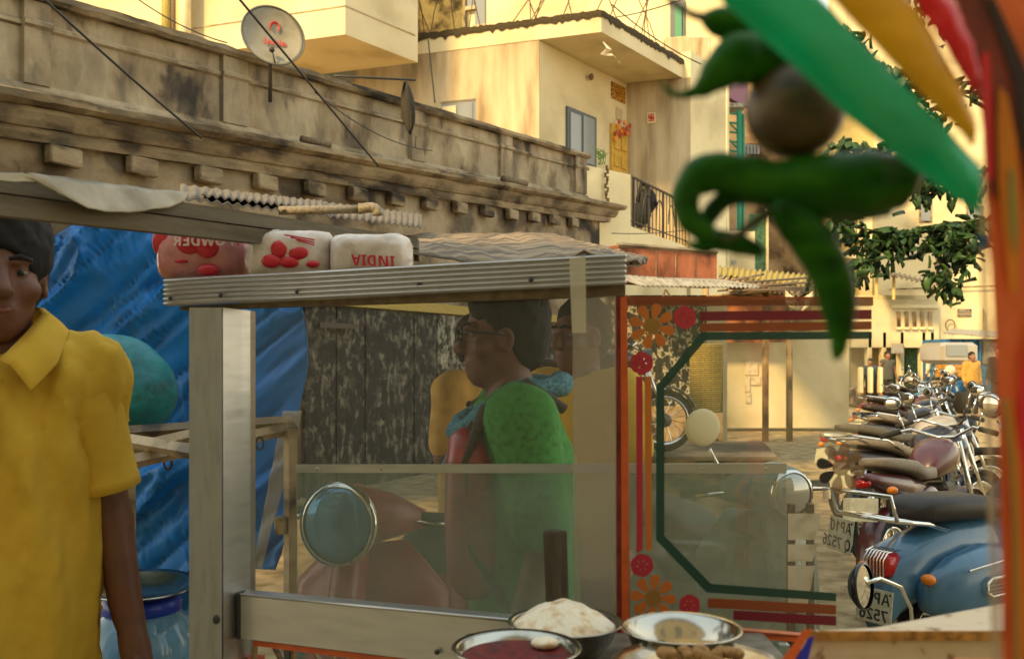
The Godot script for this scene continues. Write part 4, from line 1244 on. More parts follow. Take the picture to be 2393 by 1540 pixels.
func build_awnings() -> void:
	# beam over the cart
	var t := thing("awning_beam", "long weathered grey beam sloping over the cart at the left", "beam", spot(400, 500, 1.8))
	var p := func(u: float, v: float, d: float, back := 0.0) -> Vector3: return spot(u, v, d) + Vector3(0, 0, -back)
	obj("plank", Shape.new().hexa([p.call(-60, 497, 1.55), p.call(975, 608, 2.3), p.call(975, 608, 2.3, 0.04), p.call(-60, 497, 1.55, 0.04), p.call(-60, 446, 1.55), p.call(975, 583, 2.3), p.call(975, 583, 2.3, 0.04), p.call(-60, 446, 1.55, 0.04)]), M.beam, t)
	obj("plank", Shape.new().hexa([p.call(-60, 441, 1.555), p.call(975, 580, 2.305), p.call(975, 580, 2.305, 0.05), p.call(-60, 441, 1.555, 0.05), p.call(-60, 398, 1.56), p.call(975, 556, 2.31), p.call(975, 556, 2.31, 0.05), p.call(-60, 398, 1.56, 0.05)]), M.beam, t)
	# torn plastic over the beam
	tag(obj("plastic_sheet", wavy([spot(-60, 395, 1.5), spot(120, 412, 1.62), spot(300, 432, 1.75), spot(440, 448, 1.86)], [spot(-60, 408, 1.5), spot(90, 428, 1.6), spot(205, 486, 1.65), spot(300, 494, 1.72), spot(395, 482, 1.8), spot(430, 466, 1.84)], 6, 0.008, 2), M.plastic_sheet), "torn milky plastic sheet lying over the left end of the beam", "plastic sheet")
	# rusty dark corrugated sheet whose wavy edge shows above the beam
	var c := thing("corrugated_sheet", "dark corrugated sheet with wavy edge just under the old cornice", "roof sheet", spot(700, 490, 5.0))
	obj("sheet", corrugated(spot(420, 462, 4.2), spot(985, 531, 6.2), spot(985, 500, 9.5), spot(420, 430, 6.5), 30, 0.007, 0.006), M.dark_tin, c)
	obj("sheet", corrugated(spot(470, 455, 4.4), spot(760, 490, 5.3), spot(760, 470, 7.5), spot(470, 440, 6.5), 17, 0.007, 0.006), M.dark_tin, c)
	# pvc pipe with elbow
	var pv := thing("drain_pipe", "pale plastic drain pipe with an elbow above the beam", "pipe", spot(780, 490, 5.0))
	obj("pipe", Shape.new().soft().tube([spot(650, 492, 4.9), spot(845, 489, 5.0)], 0.022, 12), M.pipe, pv)
	obj("elbow", Shape.new().soft().tube([spot(838, 488, 4.98), spot(846, 487.5, 4.98), spot(860, 485, 4.98), spot(869, 485, 4.98), spot(876, 487, 4.98), spot(880, 491, 4.98), spot(882, 496, 4.98), spot(882.5, 503, 4.98)], [0.028, 0.026, 0.026, 0.026, 0.026, 0.026, 0.026, 0.028], 14), M.pipe, pv)
	# dusty tarpaulin awning reaching to the right
	tag(obj("dusty_tarpaulin", wavy([spot(600, 528, 8.0), spot(760, 540, 8.6), spot(900, 548, 9.4), spot(1080, 546, 10.2), spot(1290, 545, 11.0), spot(1430, 580, 8.0), spot(1516, 603, 6.0)], [spot(700, 552, 2.4), spot(840, 584, 2.3), spot(950, 604, 2.1), spot(1110, 624, 1.95), spot(1290, 616, 1.9), spot(1400, 606, 2.1), spot(1500, 612, 3.0)], 10, 0.035, 9), M.dusty_sheet), "dusty creased tarpaulin drooping over the cabinet top rail", "tarpaulin")
	tag(obj("bent_rod", Shape.new().soft().tube([spot(1368, 597, 1.85), spot(1320, 612, 1.82), spot(1285, 660, 1.8), spot(1262, 716, 1.8)], 0.004, 6), M.wire), "thin bent wire hanging at the cabinet corner", "wire")
	tag(obj("tin_edge", wavy([spot(1300, 585, 4.8), spot(1420, 590, 5.2), spot(1515, 600, 6.0)], [spot(1330, 596, 4.0), spot(1420, 626, 4.2), spot(1512, 614, 5.0)], 5, 0.03, 13), M.cornice), "curled brown roofing felt below the old cornice end", "roofing felt")

# ---------------------------------------------------------------- the cart: cabinet, pane with stickers, counter
func hexa_uv(u0: float, va: float, vb: float, d0: float, u1: float, vc: float, vd: float, d1: float, back: float) -> Shape:
	var z := Vector3(0, 0, -back)
	var a := spot(u0, vb, d0)
	var b := spot(u1, vd, d1)
	var c := spot(u1, vc, d1)
	var d := spot(u0, va, d0)
	return Shape.new().hexa([a, b, b + z, a + z, d, c, c + z, d + z])

func build_cabinet() -> void:
	var t := thing("cabinet_frame", "aluminium cabinet frame of the food cart with fluted top rail", "cart", Vector3(-0.4, 0, -1.85))
	var rail := obj("top_rail", hexa_uv(384, 652, 714, 2.0, 1462, 592, 664, 1.62, 0.03), M.alu_dull, t)
	for k in 6:
		var f := (k + 0.5) / 6.0
		obj("flute", Shape.new().soft().tube([spot(383, lerpf(651, 715, f), 1.998), spot(1463, lerpf(591, 665, f), 1.618)], 0.0042, 8, true, 0.6), M.alu, rail)
	for q in [[397, 697, 2.0], [514, 690, 1.95], [694, 682, 1.88], [979, 666, 1.78], [1241, 654, 1.69]]:
		obj("screw", Shape.new().soft().ball(spot(q[0], q[1], q[2] - 0.012), Vector3(0.0046, 0.0046, 0.003), 6), M.groove, rail)
	obj("under_rail", hexa_uv(420, 716, 724, 2.02, 1462, 666, 690, 1.64, 0.05), M.old_pipe, t)
	# left corner post: two flat profiles at an angle
	obj("post", Shape.new().hexa([Vector3(spot(441, 0, 1.9).x, 0, -1.9), Vector3(spot(517, 0, 1.9).x, 0, -1.9), Vector3(spot(517, 0, 1.9).x, 0, -1.94), Vector3(spot(441, 0, 1.9).x, 0, -1.94), spot(441, 719, 1.9), spot(517, 719, 1.9), spot(517, 719, 1.9) + Vector3(0, 0, -0.04), spot(441, 719, 1.9) + Vector3(0, 0, -0.04)]), M.alu_dull, t)
	obj("post", Shape.new().hexa([Vector3(spot(520, 0, 1.9).x, 0, -1.905), Vector3(spot(584, 0, 1.98).x, 0, -1.98), Vector3(spot(584, 0, 1.98).x, 0, -2.02), Vector3(spot(520, 0, 1.9).x, 0, -1.945), spot(520, 719, 1.905), spot(584, 726, 1.98), spot(584, 726, 1.98) + Vector3(0, 0, -0.04), spot(520, 719, 1.905) + Vector3(0, 0, -0.04)]), M.alu, t)
	obj("bolt_hole", Shape.new().soft().ball(spot(504, 1448, 1.899), Vector3(0.007, 0.009, 0.003), 8), M.groove, t)
	# lower rail with dark end and orange trim
	var lr := obj("lower_rail", hexa_uv(562, 1390, 1492, 1.93, 1348, 1466, 1588, 1.63, 0.045), M.alu, t)
	obj("end_cap", hexa_uv(553, 1388, 1494, 1.932, 561.5, 1389, 1494, 1.93, 0.045), M.groove, lr)
	obj("lip", Shape.new().soft().tube([spot(562, 1389, 1.93), spot(1348, 1465, 1.63)], 0.003, 6), M.alu, lr)
	obj("screw", Shape.new().soft().ball(spot(1021, 1524, 1.735), Vector3(0.005, 0.005, 0.003), 6), M.groove, lr)
	obj("orange_trim", hexa_uv(590, 1497, 1509, 1.94, 1348, 1590, 1606, 1.64, 0.03), M.orange_paint, t)
	for k in 6:
		var u := 596 + k * 46
		obj("lattice_bar", Shape.new().tube([spot(u, 1508 + k * 5, 1.96), spot(u + (34 if k % 2 else -6), 1580, 1.96)], 0.006, 5), M.white_tube, t)
	obj("post", Shape.new().at(Vector3(spot(590, 0, 1.95).x, 0.45, -1.97), Vector3(0.03, 0.9, 0.03)), M.orange_paint, t)
	# right post: see-through metal, the man behind imitates its yellow reflection
	obj("reflection_post", hexa_uv(1340, 700, 1640, 1.66, 1440, 690, 1650, 1.64, 0.02), M.reflection_post, t)
	obj("glass_pane", hexa_uv(586, 728, 1400, 1.96, 1339, 700, 1468, 1.67, 0.004), M.pane, t)
	# hanging clear strip
	tag(obj("clear_strip", Shape.new().hexa([spot(1337, 778, 1.6), spot(1370, 778, 1.6), spot(1370, 778, 1.601), spot(1337, 778, 1.601), spot(1330, 604, 1.6), spot(1369, 598, 1.6), spot(1369, 598, 1.601), spot(1330, 604, 1.601)]), M.strip), "pale translucent plastic strip hanging over the cabinet corner", "plastic strip")
	# sheet-metal back panel, see-through to imitate what its metal reflects
	var b := thing("back_panel", "greenish metal panel made see-through to imitate reflections, with riveted top edge behind the rail", "panel", Vector3(0.1, 0, -2.1))
	obj("sheet", hexa_uv(691, 1104, 1560, 2.2, 1838, 1106, 1560, 2.04, 0.004), M.reflection_sheet, b)
	var e := obj("edge_strip", hexa_uv(690, 1086, 1105, 2.198, 1839, 1083, 1107, 2.038, 0.006), M.alu, b)
	for k in 8:
		obj("rivet", Shape.new().soft().ball(spot(740 + k * 150, 1096, 2.19 - k * 0.0208), Vector3(0.004, 0.004, 0.002), 6), M.steel, e)
	obj("leg", Shape.new().at(Vector3(spot(1836, 0, 2.05).x, 0.45, -2.06), Vector3(0.02, 0.9, 0.02)), M.alu_dull, b)
	obj("leg", Shape.new().at(Vector3(spot(695, 0, 2.2).x, 0.45, -2.22), Vector3(0.02, 0.9, 0.02)), M.alu_dull, b)

func flower(pl: Plane, u: float, v: float, r: float, n: int, m: Material, core: Material, called: String, label: String, parent: Node, turn := 0.0, wide := 0.25, dark: Array = [], md: Material = null) -> void:
	var nn := pl.normal * 0.0006
	if nn.dot(Vector3(0, EYE, 0) - on_plane(u, v, pl)) < 0: nn = -nn
	var t := thing(called, label, "sticker", on_plane(u, v, pl), "flower stickers on the glass pane")
	for k in n:
		var a := turn + TAU * k / n
		var pts := []
		for j in 14:
			var b := TAU * j / 14.0
			# drop shape: broad outside, narrow inside
			var l := 0.64 + 0.36 * cos(b)
			var w := sin(b) * wide * (0.55 + 0.45 * cos(b) * 1.0 + 0.25)
			var x := cos(a) * l - sin(a) * w
			var y := sin(a) * l + cos(a) * w
			pts.append(on_plane(u + x * r, v + y * r, pl) + nn * 0.5)
		obj("petal", Shape.new().plate(pts, nn), md if k in dark else m, t)
	if core:
		var pts := []
		for j in 20: pts.append(on_plane(u + cos(TAU * j / 20) * r * 0.34, v + sin(TAU * j / 20) * r * 0.34, pl) + nn * 1.8)
		obj("centre", Shape.new().plate(pts, nn), core, t)

func sticker(pl: Plane, pts: Array, m: Material, called: String, label: String, group := "") -> void:
	var q := []
	var c := on_plane(pts[0][0], pts[0][1], pl)
	var nn := pl.normal * 0.0006
	if nn.dot(Vector3(0, EYE, 0) - c) < 0: nn = -nn
	for p in pts: q.append(on_plane(p[0], p[1], pl) + nn * 0.5)
	tag(obj(called, Shape.new().plate(q, nn), m), label, "sticker", group)

func build_pane() -> void:
	var a := spot(1468, 700, 1.74)
	var b := spot(1468, 1500, 1.74)
	var c := spot(2040, 700, 1.66)
	var pl := Plane((b - a).cross(c - a).normalized(), a)
	var t := thing("decorated_pane", "glass pane with orange painted wooden frame at the right of the cabinet", "glass pane", Vector3(0.4, 0, -1.72))
	var P := func(u: float, v: float, lift := 0.0) -> Vector3: return on_plane(u, v, pl, lift)
	var back := Vector3(0, 0, -0.004)
	obj("glass", Shape.new().hexa([P.call(1470, 1490), P.call(1955, 1490), P.call(1955, 1490) + back, P.call(1470, 1490) + back, P.call(1470, 700), P.call(2040, 700), P.call(2040, 700) + back, P.call(1470, 700) + back]), M.haze_pane, t)
	var bb := Vector3(0, 0, -0.02)
	var f := func(u0, v0, u1, v1, u2, v2, u3, v3) -> Shape:
		return Shape.new().hexa([P.call(u0, v0, 0.0), P.call(u1, v1), P.call(u1, v1) + bb, P.call(u0, v0) + bb, P.call(u3, v3), P.call(u2, v2), P.call(u2, v2) + bb, P.call(u3, v3) + bb])
	obj("frame_bar", f.call(1454, 1640, 1474, 1640, 1466, 692, 1450, 692), M.orange_paint, t)
	obj("frame_face", f.call(1443, 1640, 1453, 1640, 1449, 694, 1440, 694), M.post_maroon, t)
	obj("frame_bar", f.call(1467, 714, 2042, 714, 2042, 694, 1467, 692), M.decal_brown, t)
	obj("frame_bar", f.call(1476, 1470, 1955, 1508, 1955, 1492, 1476, 1452), M.orange_paint, t)
	# stickers
	flower(pl, 1524, 762, 54, 8, M.decal_orange, M.decal_centre, "flower_sticker", "large orange eight-petal flower sticker at the top of the glass pane", null, 0.25)
	flower(pl, 1527, 1396, 54, 8, M.decal_orange, M.decal_centre, "flower_sticker", "large orange eight-petal flower sticker just above the bowls", null, 0.1)
	flower(pl, 1601, 742, 27, 6, M.decal_red, M.decal_red, "small_flower_sticker", "small red flower sticker right of the upper orange flower", null, 0.5, 0.5)
	flower(pl, 1500, 849, 27, 6, M.decal_red, M.decal_red, "small_flower_sticker", "small red flower sticker above the striped bars", null, 0.5, 0.5)
	flower(pl, 1501, 1321, 27, 6, M.decal_red, M.decal_red, "small_flower_sticker", "small red flower sticker below the striped bars", null, 0.3, 0.5)
	flower(pl, 1612, 1414, 25, 6, M.decal_red, M.decal_red, "small_flower_sticker", "small red flower sticker partly hidden by the empty steel bowl", null, 0.5, 0.5)
	flower(pl, 1966, 1092, 58, 8, M.decal_smoke, M.decal_smoke, "smoky_flower_sticker", "smoky brown flower sticker with three dark petals beside the parked bikes", null, 0.2, 0.25, [3, 4], M.decal_dark)
	var g := "stripe stickers on the glass pane"
	sticker(pl, [[1487, 880], [1502, 880], [1503, 1284], [1488, 1292]], M.decal_red, "stripe_sticker", "upright red stripe sticker beside the orange frame", g)
	sticker(pl, [[1507, 880], [1523, 880], [1524, 1286], [1509, 1286]], M.decal_orange, "stripe_sticker", "upright orange stripe sticker right of the red one", g)
	sticker(pl, [[1637, 728], [2038, 724], [2038, 746], [1637, 750]], M.decal_maroon, "stripe_sticker", "maroon horizontal stripe sticker, topmost on the pane", g)
	sticker(pl, [[1637, 756], [2038, 751], [2038, 770], [1637, 775]], M.decal_brown, "stripe_sticker", "red-brown horizontal stripe sticker above the dark green line", g)
	sticker(pl, [[1655, 1397], [1955, 1414], [1955, 1436], [1655, 1420]], M.decal_brown, "stripe_sticker", "orange-brown stripe sticker along the pane bottom", g)
	sticker(pl, [[1715, 1426], [1955, 1440], [1955, 1462], [1715, 1448]], M.decal_maroon, "stripe_sticker", "maroon stripe sticker, lowest on the pane", g)
	sticker(pl, [[1640, 776], [2038, 775], [2038, 792], [1650, 795], [1553, 908], [1553, 1252], [1662, 1364], [1955, 1386], [1955, 1405], [1652, 1384], [1534, 1262], [1534, 902]], M.decal_green, "outline_sticker", "dark green angular outline sticker on the glass pane")

func build_counter() -> void:
	var cy := 1.045
	tag(obj("serving_tray", Shape.new().at(Vector3(0.17, cy - 0.02, -1.45), Vector3(0.5, 0.04, 0.36), 0.006), M.counter), "dark metal serving counter under the three bowls", "counter")
	var tr := thing("counter_stand", "grey stand carrying the serving counter", "stand", Vector3(0.17, 0, -1.45))
	obj("body", Shape.new().at(Vector3(0.17, 0.5, -1.47), Vector3(0.42, 1.0, 0.28), 0.01), M.counter, tr)
	obj("foot", Shape.new().at(Vector3(0.17, 0.0 + 0.02, -1.47), Vector3(0.46, 0.04, 0.32), 0.01), M.iron, tr)
	var bowl := func(called: String, label: String, u: float, v: float, d: float, r: float) -> Node3D:
		var p := spot(u, v, d)
		var h := p.y - cy
		var t := thing(called, label, "bowl", Vector3(p.x, cy, p.z))
		var k := r
		obj("shell", Shape.new().soft().lathe(Vector3(p.x, cy, p.z), Vector3.UP, [Vector2(0.001, 0.001), Vector2(k * 0.5, 0.001), Vector2(k * 0.62, h * 0.12), Vector2(k * 0.8, h * 0.5), Vector2(k * 0.9, h * 0.9), Vector2(k * 0.99, h * 0.985), Vector2(k, h), Vector2(k * 0.98, h * 1.02), Vector2(k * 0.88, h * 0.96), Vector2(k * 0.8, h * 0.6), Vector2(k * 0.6, h * 0.18), Vector2(k * 0.45, h * 0.06), Vector2(0.001, h * 0.05)], 56), M.steel, t)
		return t
	var s: Node3D = bowl.call("sugar_bowl", "steel bowl heaped with pale flour behind the red powder", 1322, 1452, 1.5, 0.089)
	var p := spot(1322, 1452, 1.5)
	var n := FastNoiseLite.new()
	n.frequency = 22.0
	var prof := func(c: Vector3, r: float, h: float, low: float, m: Material, called: String, par: Node3D, peak: float) -> void:
		var g := []
		for i in 25:
			var row := []
			for j in 49:
				var f := i / 24.0
				var a := TAU * j / 48.0
				var q := Vector3(cos(a) * r * f, 0, sin(a) * r * f)
				var hh := h * pow(maxf(0.0, cos(f * PI * 0.5)), peak) + low
				hh += n.get_noise_2d(q.x * 1.0 + c.x, q.z) * 0.006 * (1.0 - f * f)
				row.append(c + q + Vector3.UP * hh)
			g.append(row)
		obj(called, Shape.new().soft().sheet(g, Vector3(0, -0.002, 0)), m, par)
	prof.call(Vector3(p.x - 0.004, p.y, p.z), 0.079, 0.037, -0.006, M.sugar, "flour", s, 1.0)
	p = spot(1207, 1512, 1.33)
	var c: Node3D = bowl.call("powder_bowl", "steel bowl of dark red chilli powder at the bottom edge", 1207, 1512, 1.33, 0.0885)
	prof.call(p, 0.076, -0.004, -0.012, M.chilli_powder, "chilli_powder", c, 1.0)
	# spoon handle in the powder
	obj("crumb_heap", Shape.new().soft().ball(p + Vector3(0.04, -0.006, -0.04), Vector3(0.02, 0.008, 0.016), 8), M.sugar, c)
	bowl.call("steel_bowl", "empty polished steel bowl in front of the lower stickers", 1593, 1466, 1.42, 0.0875)
	# wooden stick standing behind the flour
	var q0 := spot(1302, 1560, 1.62)
	var q1 := spot(1297, 1240, 1.62)
	tag(obj("wooden_stick", Shape.new().tube([q0, q0.lerp(q1, 0.4) + Vector3(0.002, 0, 0), q1 + Vector3(0.0, -0.003, 0), q1], [0.018, 0.0188, 0.0195, 0.017], 4), M.stick), "dark square wooden stick standing behind the heaped bowl", "stick")
	# fritters below the bowl
	rng.seed = 8
	for k in 7:
		var f := Shape.new().soft()
		var cc := spot(1556 + k * 26, 1530 + 8 * sin(k * 2.0), 1.26)
		var rr := 0.011 + 0.003 * rng.randf()
		for j in 4: f.ball(cc + Vector3(rng.randf_range(-1, 1), rng.randf_range(-0.4, 0.4), rng.randf_range(-1, 1)) * rr * 0.6, Vector3(rr, rr * 0.8, rr) * rng.randf_range(0.6, 0.9), 7)
		tag(obj("fritter", f, M.fritter), "small golden fried snack below the empty bowl, %s" % ["leftmost", "second from left", "third from left", "middle one", "third from right", "second from right", "rightmost"][k], "snack", "fried snacks in front of the bowls")
	var dish := spot(1634, 1545, 1.26)
	tag(obj("snack_dish", Shape.new().soft().lathe(dish + Vector3(0, -0.012, 0), Vector3.UP, [Vector2(0.001, 0), Vector2(0.1, 0.0), Vector2(0.115, 0.006), Vector2(0.112, 0.008), Vector2(0.098, 0.003), Vector2(0.001, 0.003)], 40), M.steel), "shallow steel dish holding the fried snacks", "dish")
	var ds := thing("dish_support", "small dark stand under the snack dish", "stand", Vector3(dish.x, 0, dish.z))
	obj("block", Shape.new().at(Vector3(dish.x, (dish.y - 0.012) * 0.5, dish.z), Vector3(0.12, dish.y - 0.012, 0.1), 0.005), M.counter, ds)
	obj("foot", Shape.new().at(Vector3(dish.x, 0.015, dish.z), Vector3(0.16, 0.03, 0.14), 0.005), M.iron, ds)
	# white board at the right with amber edge
	var t := thing("white_counter", "stained white counter board with amber edge at the lower right", "counter", Vector3(0.5, 0, -1.1))
	var y := spot(0, 1476, 1.05).y
	var cn := [spot(1886, 1476, 1.05), spot(2520, 1476, 1.05), Vector3(spot(2520, 0, 1.24).x, y, -1.24), Vector3(spot(2050, 0, 1.06).x, y, -1.065)]
	var lo := []
	for k in cn: lo.append(k + Vector3.DOWN * 0.006)
	obj("top", Shape.new().hexa(lo + cn), M.white_board, t)
	obj("edge", Shape.new().hexa([cn[0] + Vector3(0, -0.0095, 0.002), cn[1] + Vector3(0, -0.0095, 0.002), cn[1] + Vector3(0, -0.0095, -0.004), cn[0] + Vector3(0, -0.0095, -0.004), cn[0] + Vector3(0, 0.001, 0.002), cn[1] + Vector3(0, 0.001, 0.002), cn[1] + Vector3(0, 0.001, 0.0), cn[0] + Vector3(0, 0.001, 0.0)]), M.amber_edge, t)
	obj("front", Shape.new().hexa([Vector3(cn[0].x, 0.0, -1.052), Vector3(cn[1].x, 0.0, -1.052), Vector3(cn[1].x, 0.0, -1.07), Vector3(cn[0].x, 0.0, -1.07), Vector3(cn[0].x, y - 0.01, -1.052), Vector3(cn[1].x, y - 0.01, -1.052), Vector3(cn[1].x, y - 0.01, -1.07), Vector3(cn[0].x, y - 0.01, -1.07)]), M.white_board, t)
	# slanting painted bar, orange with a blue face
	var bar := thing("painted_bar", "slanting orange and blue painted bar beside the white counter", "bar", Vector3(0.28, 0, -1.0))
	obj("orange_face", Shape.new().hexa([spot(1800, 1580, 1.0), spot(1836, 1580, 1.0), spot(1836, 1580, 1.02), spot(1800, 1580, 1.02), spot(1880, 1470, 1.0), spot(1900, 1470, 1.0), spot(1900, 1470, 1.02), spot(1880, 1470, 1.02)]), M.orange_paint, bar)
	obj("blue_face", Shape.new().hexa([spot(1837, 1580, 1.002), spot(1880, 1580, 1.002), spot(1880, 1580, 1.02), spot(1837, 1580, 1.02), spot(1890, 1490, 1.002), spot(1904, 1486, 1.002), spot(1904, 1486, 1.02), spot(1890, 1490, 1.02)]), M.blue_paint, bar)
	obj("leg", Shape.new().at(Vector3(spot(1838, 0, 1.01).x, 0.59, -1.01), Vector3(0.02, 1.18, 0.016)), M.orange_paint, bar)

# ---------------------------------------------------------------- near right: painted post, bands, chilli charm
func paint(called: String, pts: Array, d: float, lift: float, m: Material, par: Node) -> MeshInstance3D:
	var q := []
	for p in pts: q.append(spot(p[0], p[1], d) + Vector3(0, 0, lift))
	return obj(called, Shape.new().plate(q, Vector3(0, 0, 0.0006)), m, par)

func build_post() -> void:
	var d := 0.43
	var t := thing("painted_post", "bright orange and red painted wooden post curving at the right edge", "post", Vector3(spot(2440, 0, d).x, 0, -d))
	var left := [[2346, 1620], [2341, 1300], [2334, 1000], [2328, 820], [2318, 640], [2306, 460], [2298, 300], [2284, 160], [2250, 40], [2200, -80]]
	var pts := []
	for p in left: pts.append(spot(p[0], p[1], d))
	for p in [[2420, -80], [2560, 200], [2580, 700], [2580, 1620]]: pts.append(spot(p[0], p[1], d))
	obj("post", Shape.new().plate(pts, Vector3(0.027, 0, -0.05)), M.post_paint, t)
	obj("post_foot", Shape.new().hexa([Vector3(pts[0].x, 0, -d - 0.05), Vector3(pts[13].x, 0, -d - 0.05), Vector3(pts[13].x, 0, -d - 0.001), Vector3(pts[0].x, 0, -d - 0.001), pts[0] + Vector3(0, -0.001, -0.05), pts[13] + Vector3(0, -0.001, -0.05), pts[13] + Vector3(0, -0.001, -0.001), pts[0] + Vector3(0, -0.001, -0.001)]), M.post_paint, t)
	paint("maroon_paint", [[2232, 0], [2252, 40], [2286, 160], [2300, 300], [2308, 440], [2330, 470], [2345, 380], [2385, 345], [2362, 190], [2300, 0], [2270, -60], [2205, -70]], d, 0.0015, M.post_maroon, t)
	paint("dark_groove", [[2297, 0], [2318, 0], [2372, 120], [2420, 230], [2420, 560], [2392, 420], [2364, 200]], d, 0.0024, M.post_dark, t)
	paint("red_stripe", [[2287, 130], [2306, 130], [2312, 250], [2316, 400], [2314, 424], [2302, 424], [2294, 280]], d, 0.0026, M.post_red, t)
	paint("amber_flame", [[2326, 205], [2346, 230], [2366, 330], [2376, 460], [2376, 560], [2366, 690], [2352, 680], [2340, 560], [2326, 430], [2322, 300]], d, 0.0034, M.post_amber, t)
	paint("olive_core", [[2348, 395], [2358, 405], [2366, 520], [2362, 600], [2352, 560], [2346, 470]], d, 0.0044, M.post_olive, t)
	paint("red_flame", [[2400, 740], [2420, 700], [2420, 1620], [2404, 1620], [2386, 1300], [2374, 1080], [2372, 960], [2384, 840]], d, 0.0034, M.post_red, t)
	paint("olive_line", [[2336, 930], [2344, 930], [2362, 1080], [2370, 1300], [2374, 1620], [2366, 1620], [2362, 1300], [2354, 1090]], d, 0.0034, M.post_olive, t)
	paint("amber_line", [[2346, 930], [2352, 930], [2372, 1080], [2382, 1300], [2388, 1620], [2376, 1620], [2371, 1300], [2363, 1080]], d, 0.0044, M.post_amber, t)
	# glass edge in front of the bikes
	obj("glass_edge", Shape.new().hexa([spot(2322, 1620, 0.433), spot(2345, 1620, 0.433), spot(2345, 1620, 0.437), spot(2322, 1620, 0.437), spot(2284, 400, 0.433), spot(2304, 400, 0.433), spot(2304, 400, 0.437), spot(2284, 400, 0.437)]), M.strip, t)
	obj("blue_tape", Shape.new().hexa([spot(2288, 576, 0.431), spot(2318, 570, 0.431), spot(2318, 570, 0.4325), spot(2288, 576, 0.4325), spot(2286, 552, 0.431), spot(2314, 548, 0.431), spot(2314, 548, 0.4325), spot(2286, 552, 0.4325)]), M.blue_shack, t)
	# bands of coloured plastic from post to roof, each with a soft ripple
	var bands := [["green_band", [[1600, -80], [1684, 0], [1800, 104], [1990, 280], [2140, 395], [2230, 462], [2290, 500]], [[1850, -80], [1925, 0], [1990, 75], [2100, 180], [2190, 275], [2255, 345], [2292, 385]], M.band_green, "broad glossy green plastic band crossing the upper right"],
		["yellow_band", [[1880, -80], [1950, 0], [2020, 72], [2090, 150], [2160, 220], [2230, 292], [2278, 345]], [[2060, -80], [2130, 0], [2175, 68], [2215, 135], [2245, 195], [2266, 240], [2278, 268]], M.band_yellow, "yellow plastic band next to the green one"],
		["red_band", [[2090, -80], [2140, 0], [2172, 48], [2205, 98], [2235, 145], [2260, 190], [2284, 226]], [[2180, -80], [2225, 0], [2242, 28], [2258, 60], [2272, 95], [2282, 125], [2288, 150]], M.band_red, "red plastic band beside the post at the top"]]
	for b in bands:
		var g := []
		for i in 31:
			var row := []
			var f := i / 30.0
			for j in 9:
				var h := j / 8.0
				var pa: Vector3 = along(b[1].map(func(q): return spot(q[0], q[1], 0.41)), f)
				var pb: Vector3 = along(b[2].map(func(q): return spot(q[0], q[1], 0.41)), f)
				var p := pa.lerp(pb, h)
				p.z += 0.003 * sin(h * PI) + 0.0006 * sin(f * 16.0 + h * 3.0) + 0.0002 * sin(f * 37.0)
				row.append(p)
			g.append(row)
		tag(obj(b[0], Shape.new().soft().sheet(g, Vector3(0, 0, -0.0006)), b[3]), b[4], "plastic band", "coloured plastic bands at the upper right")

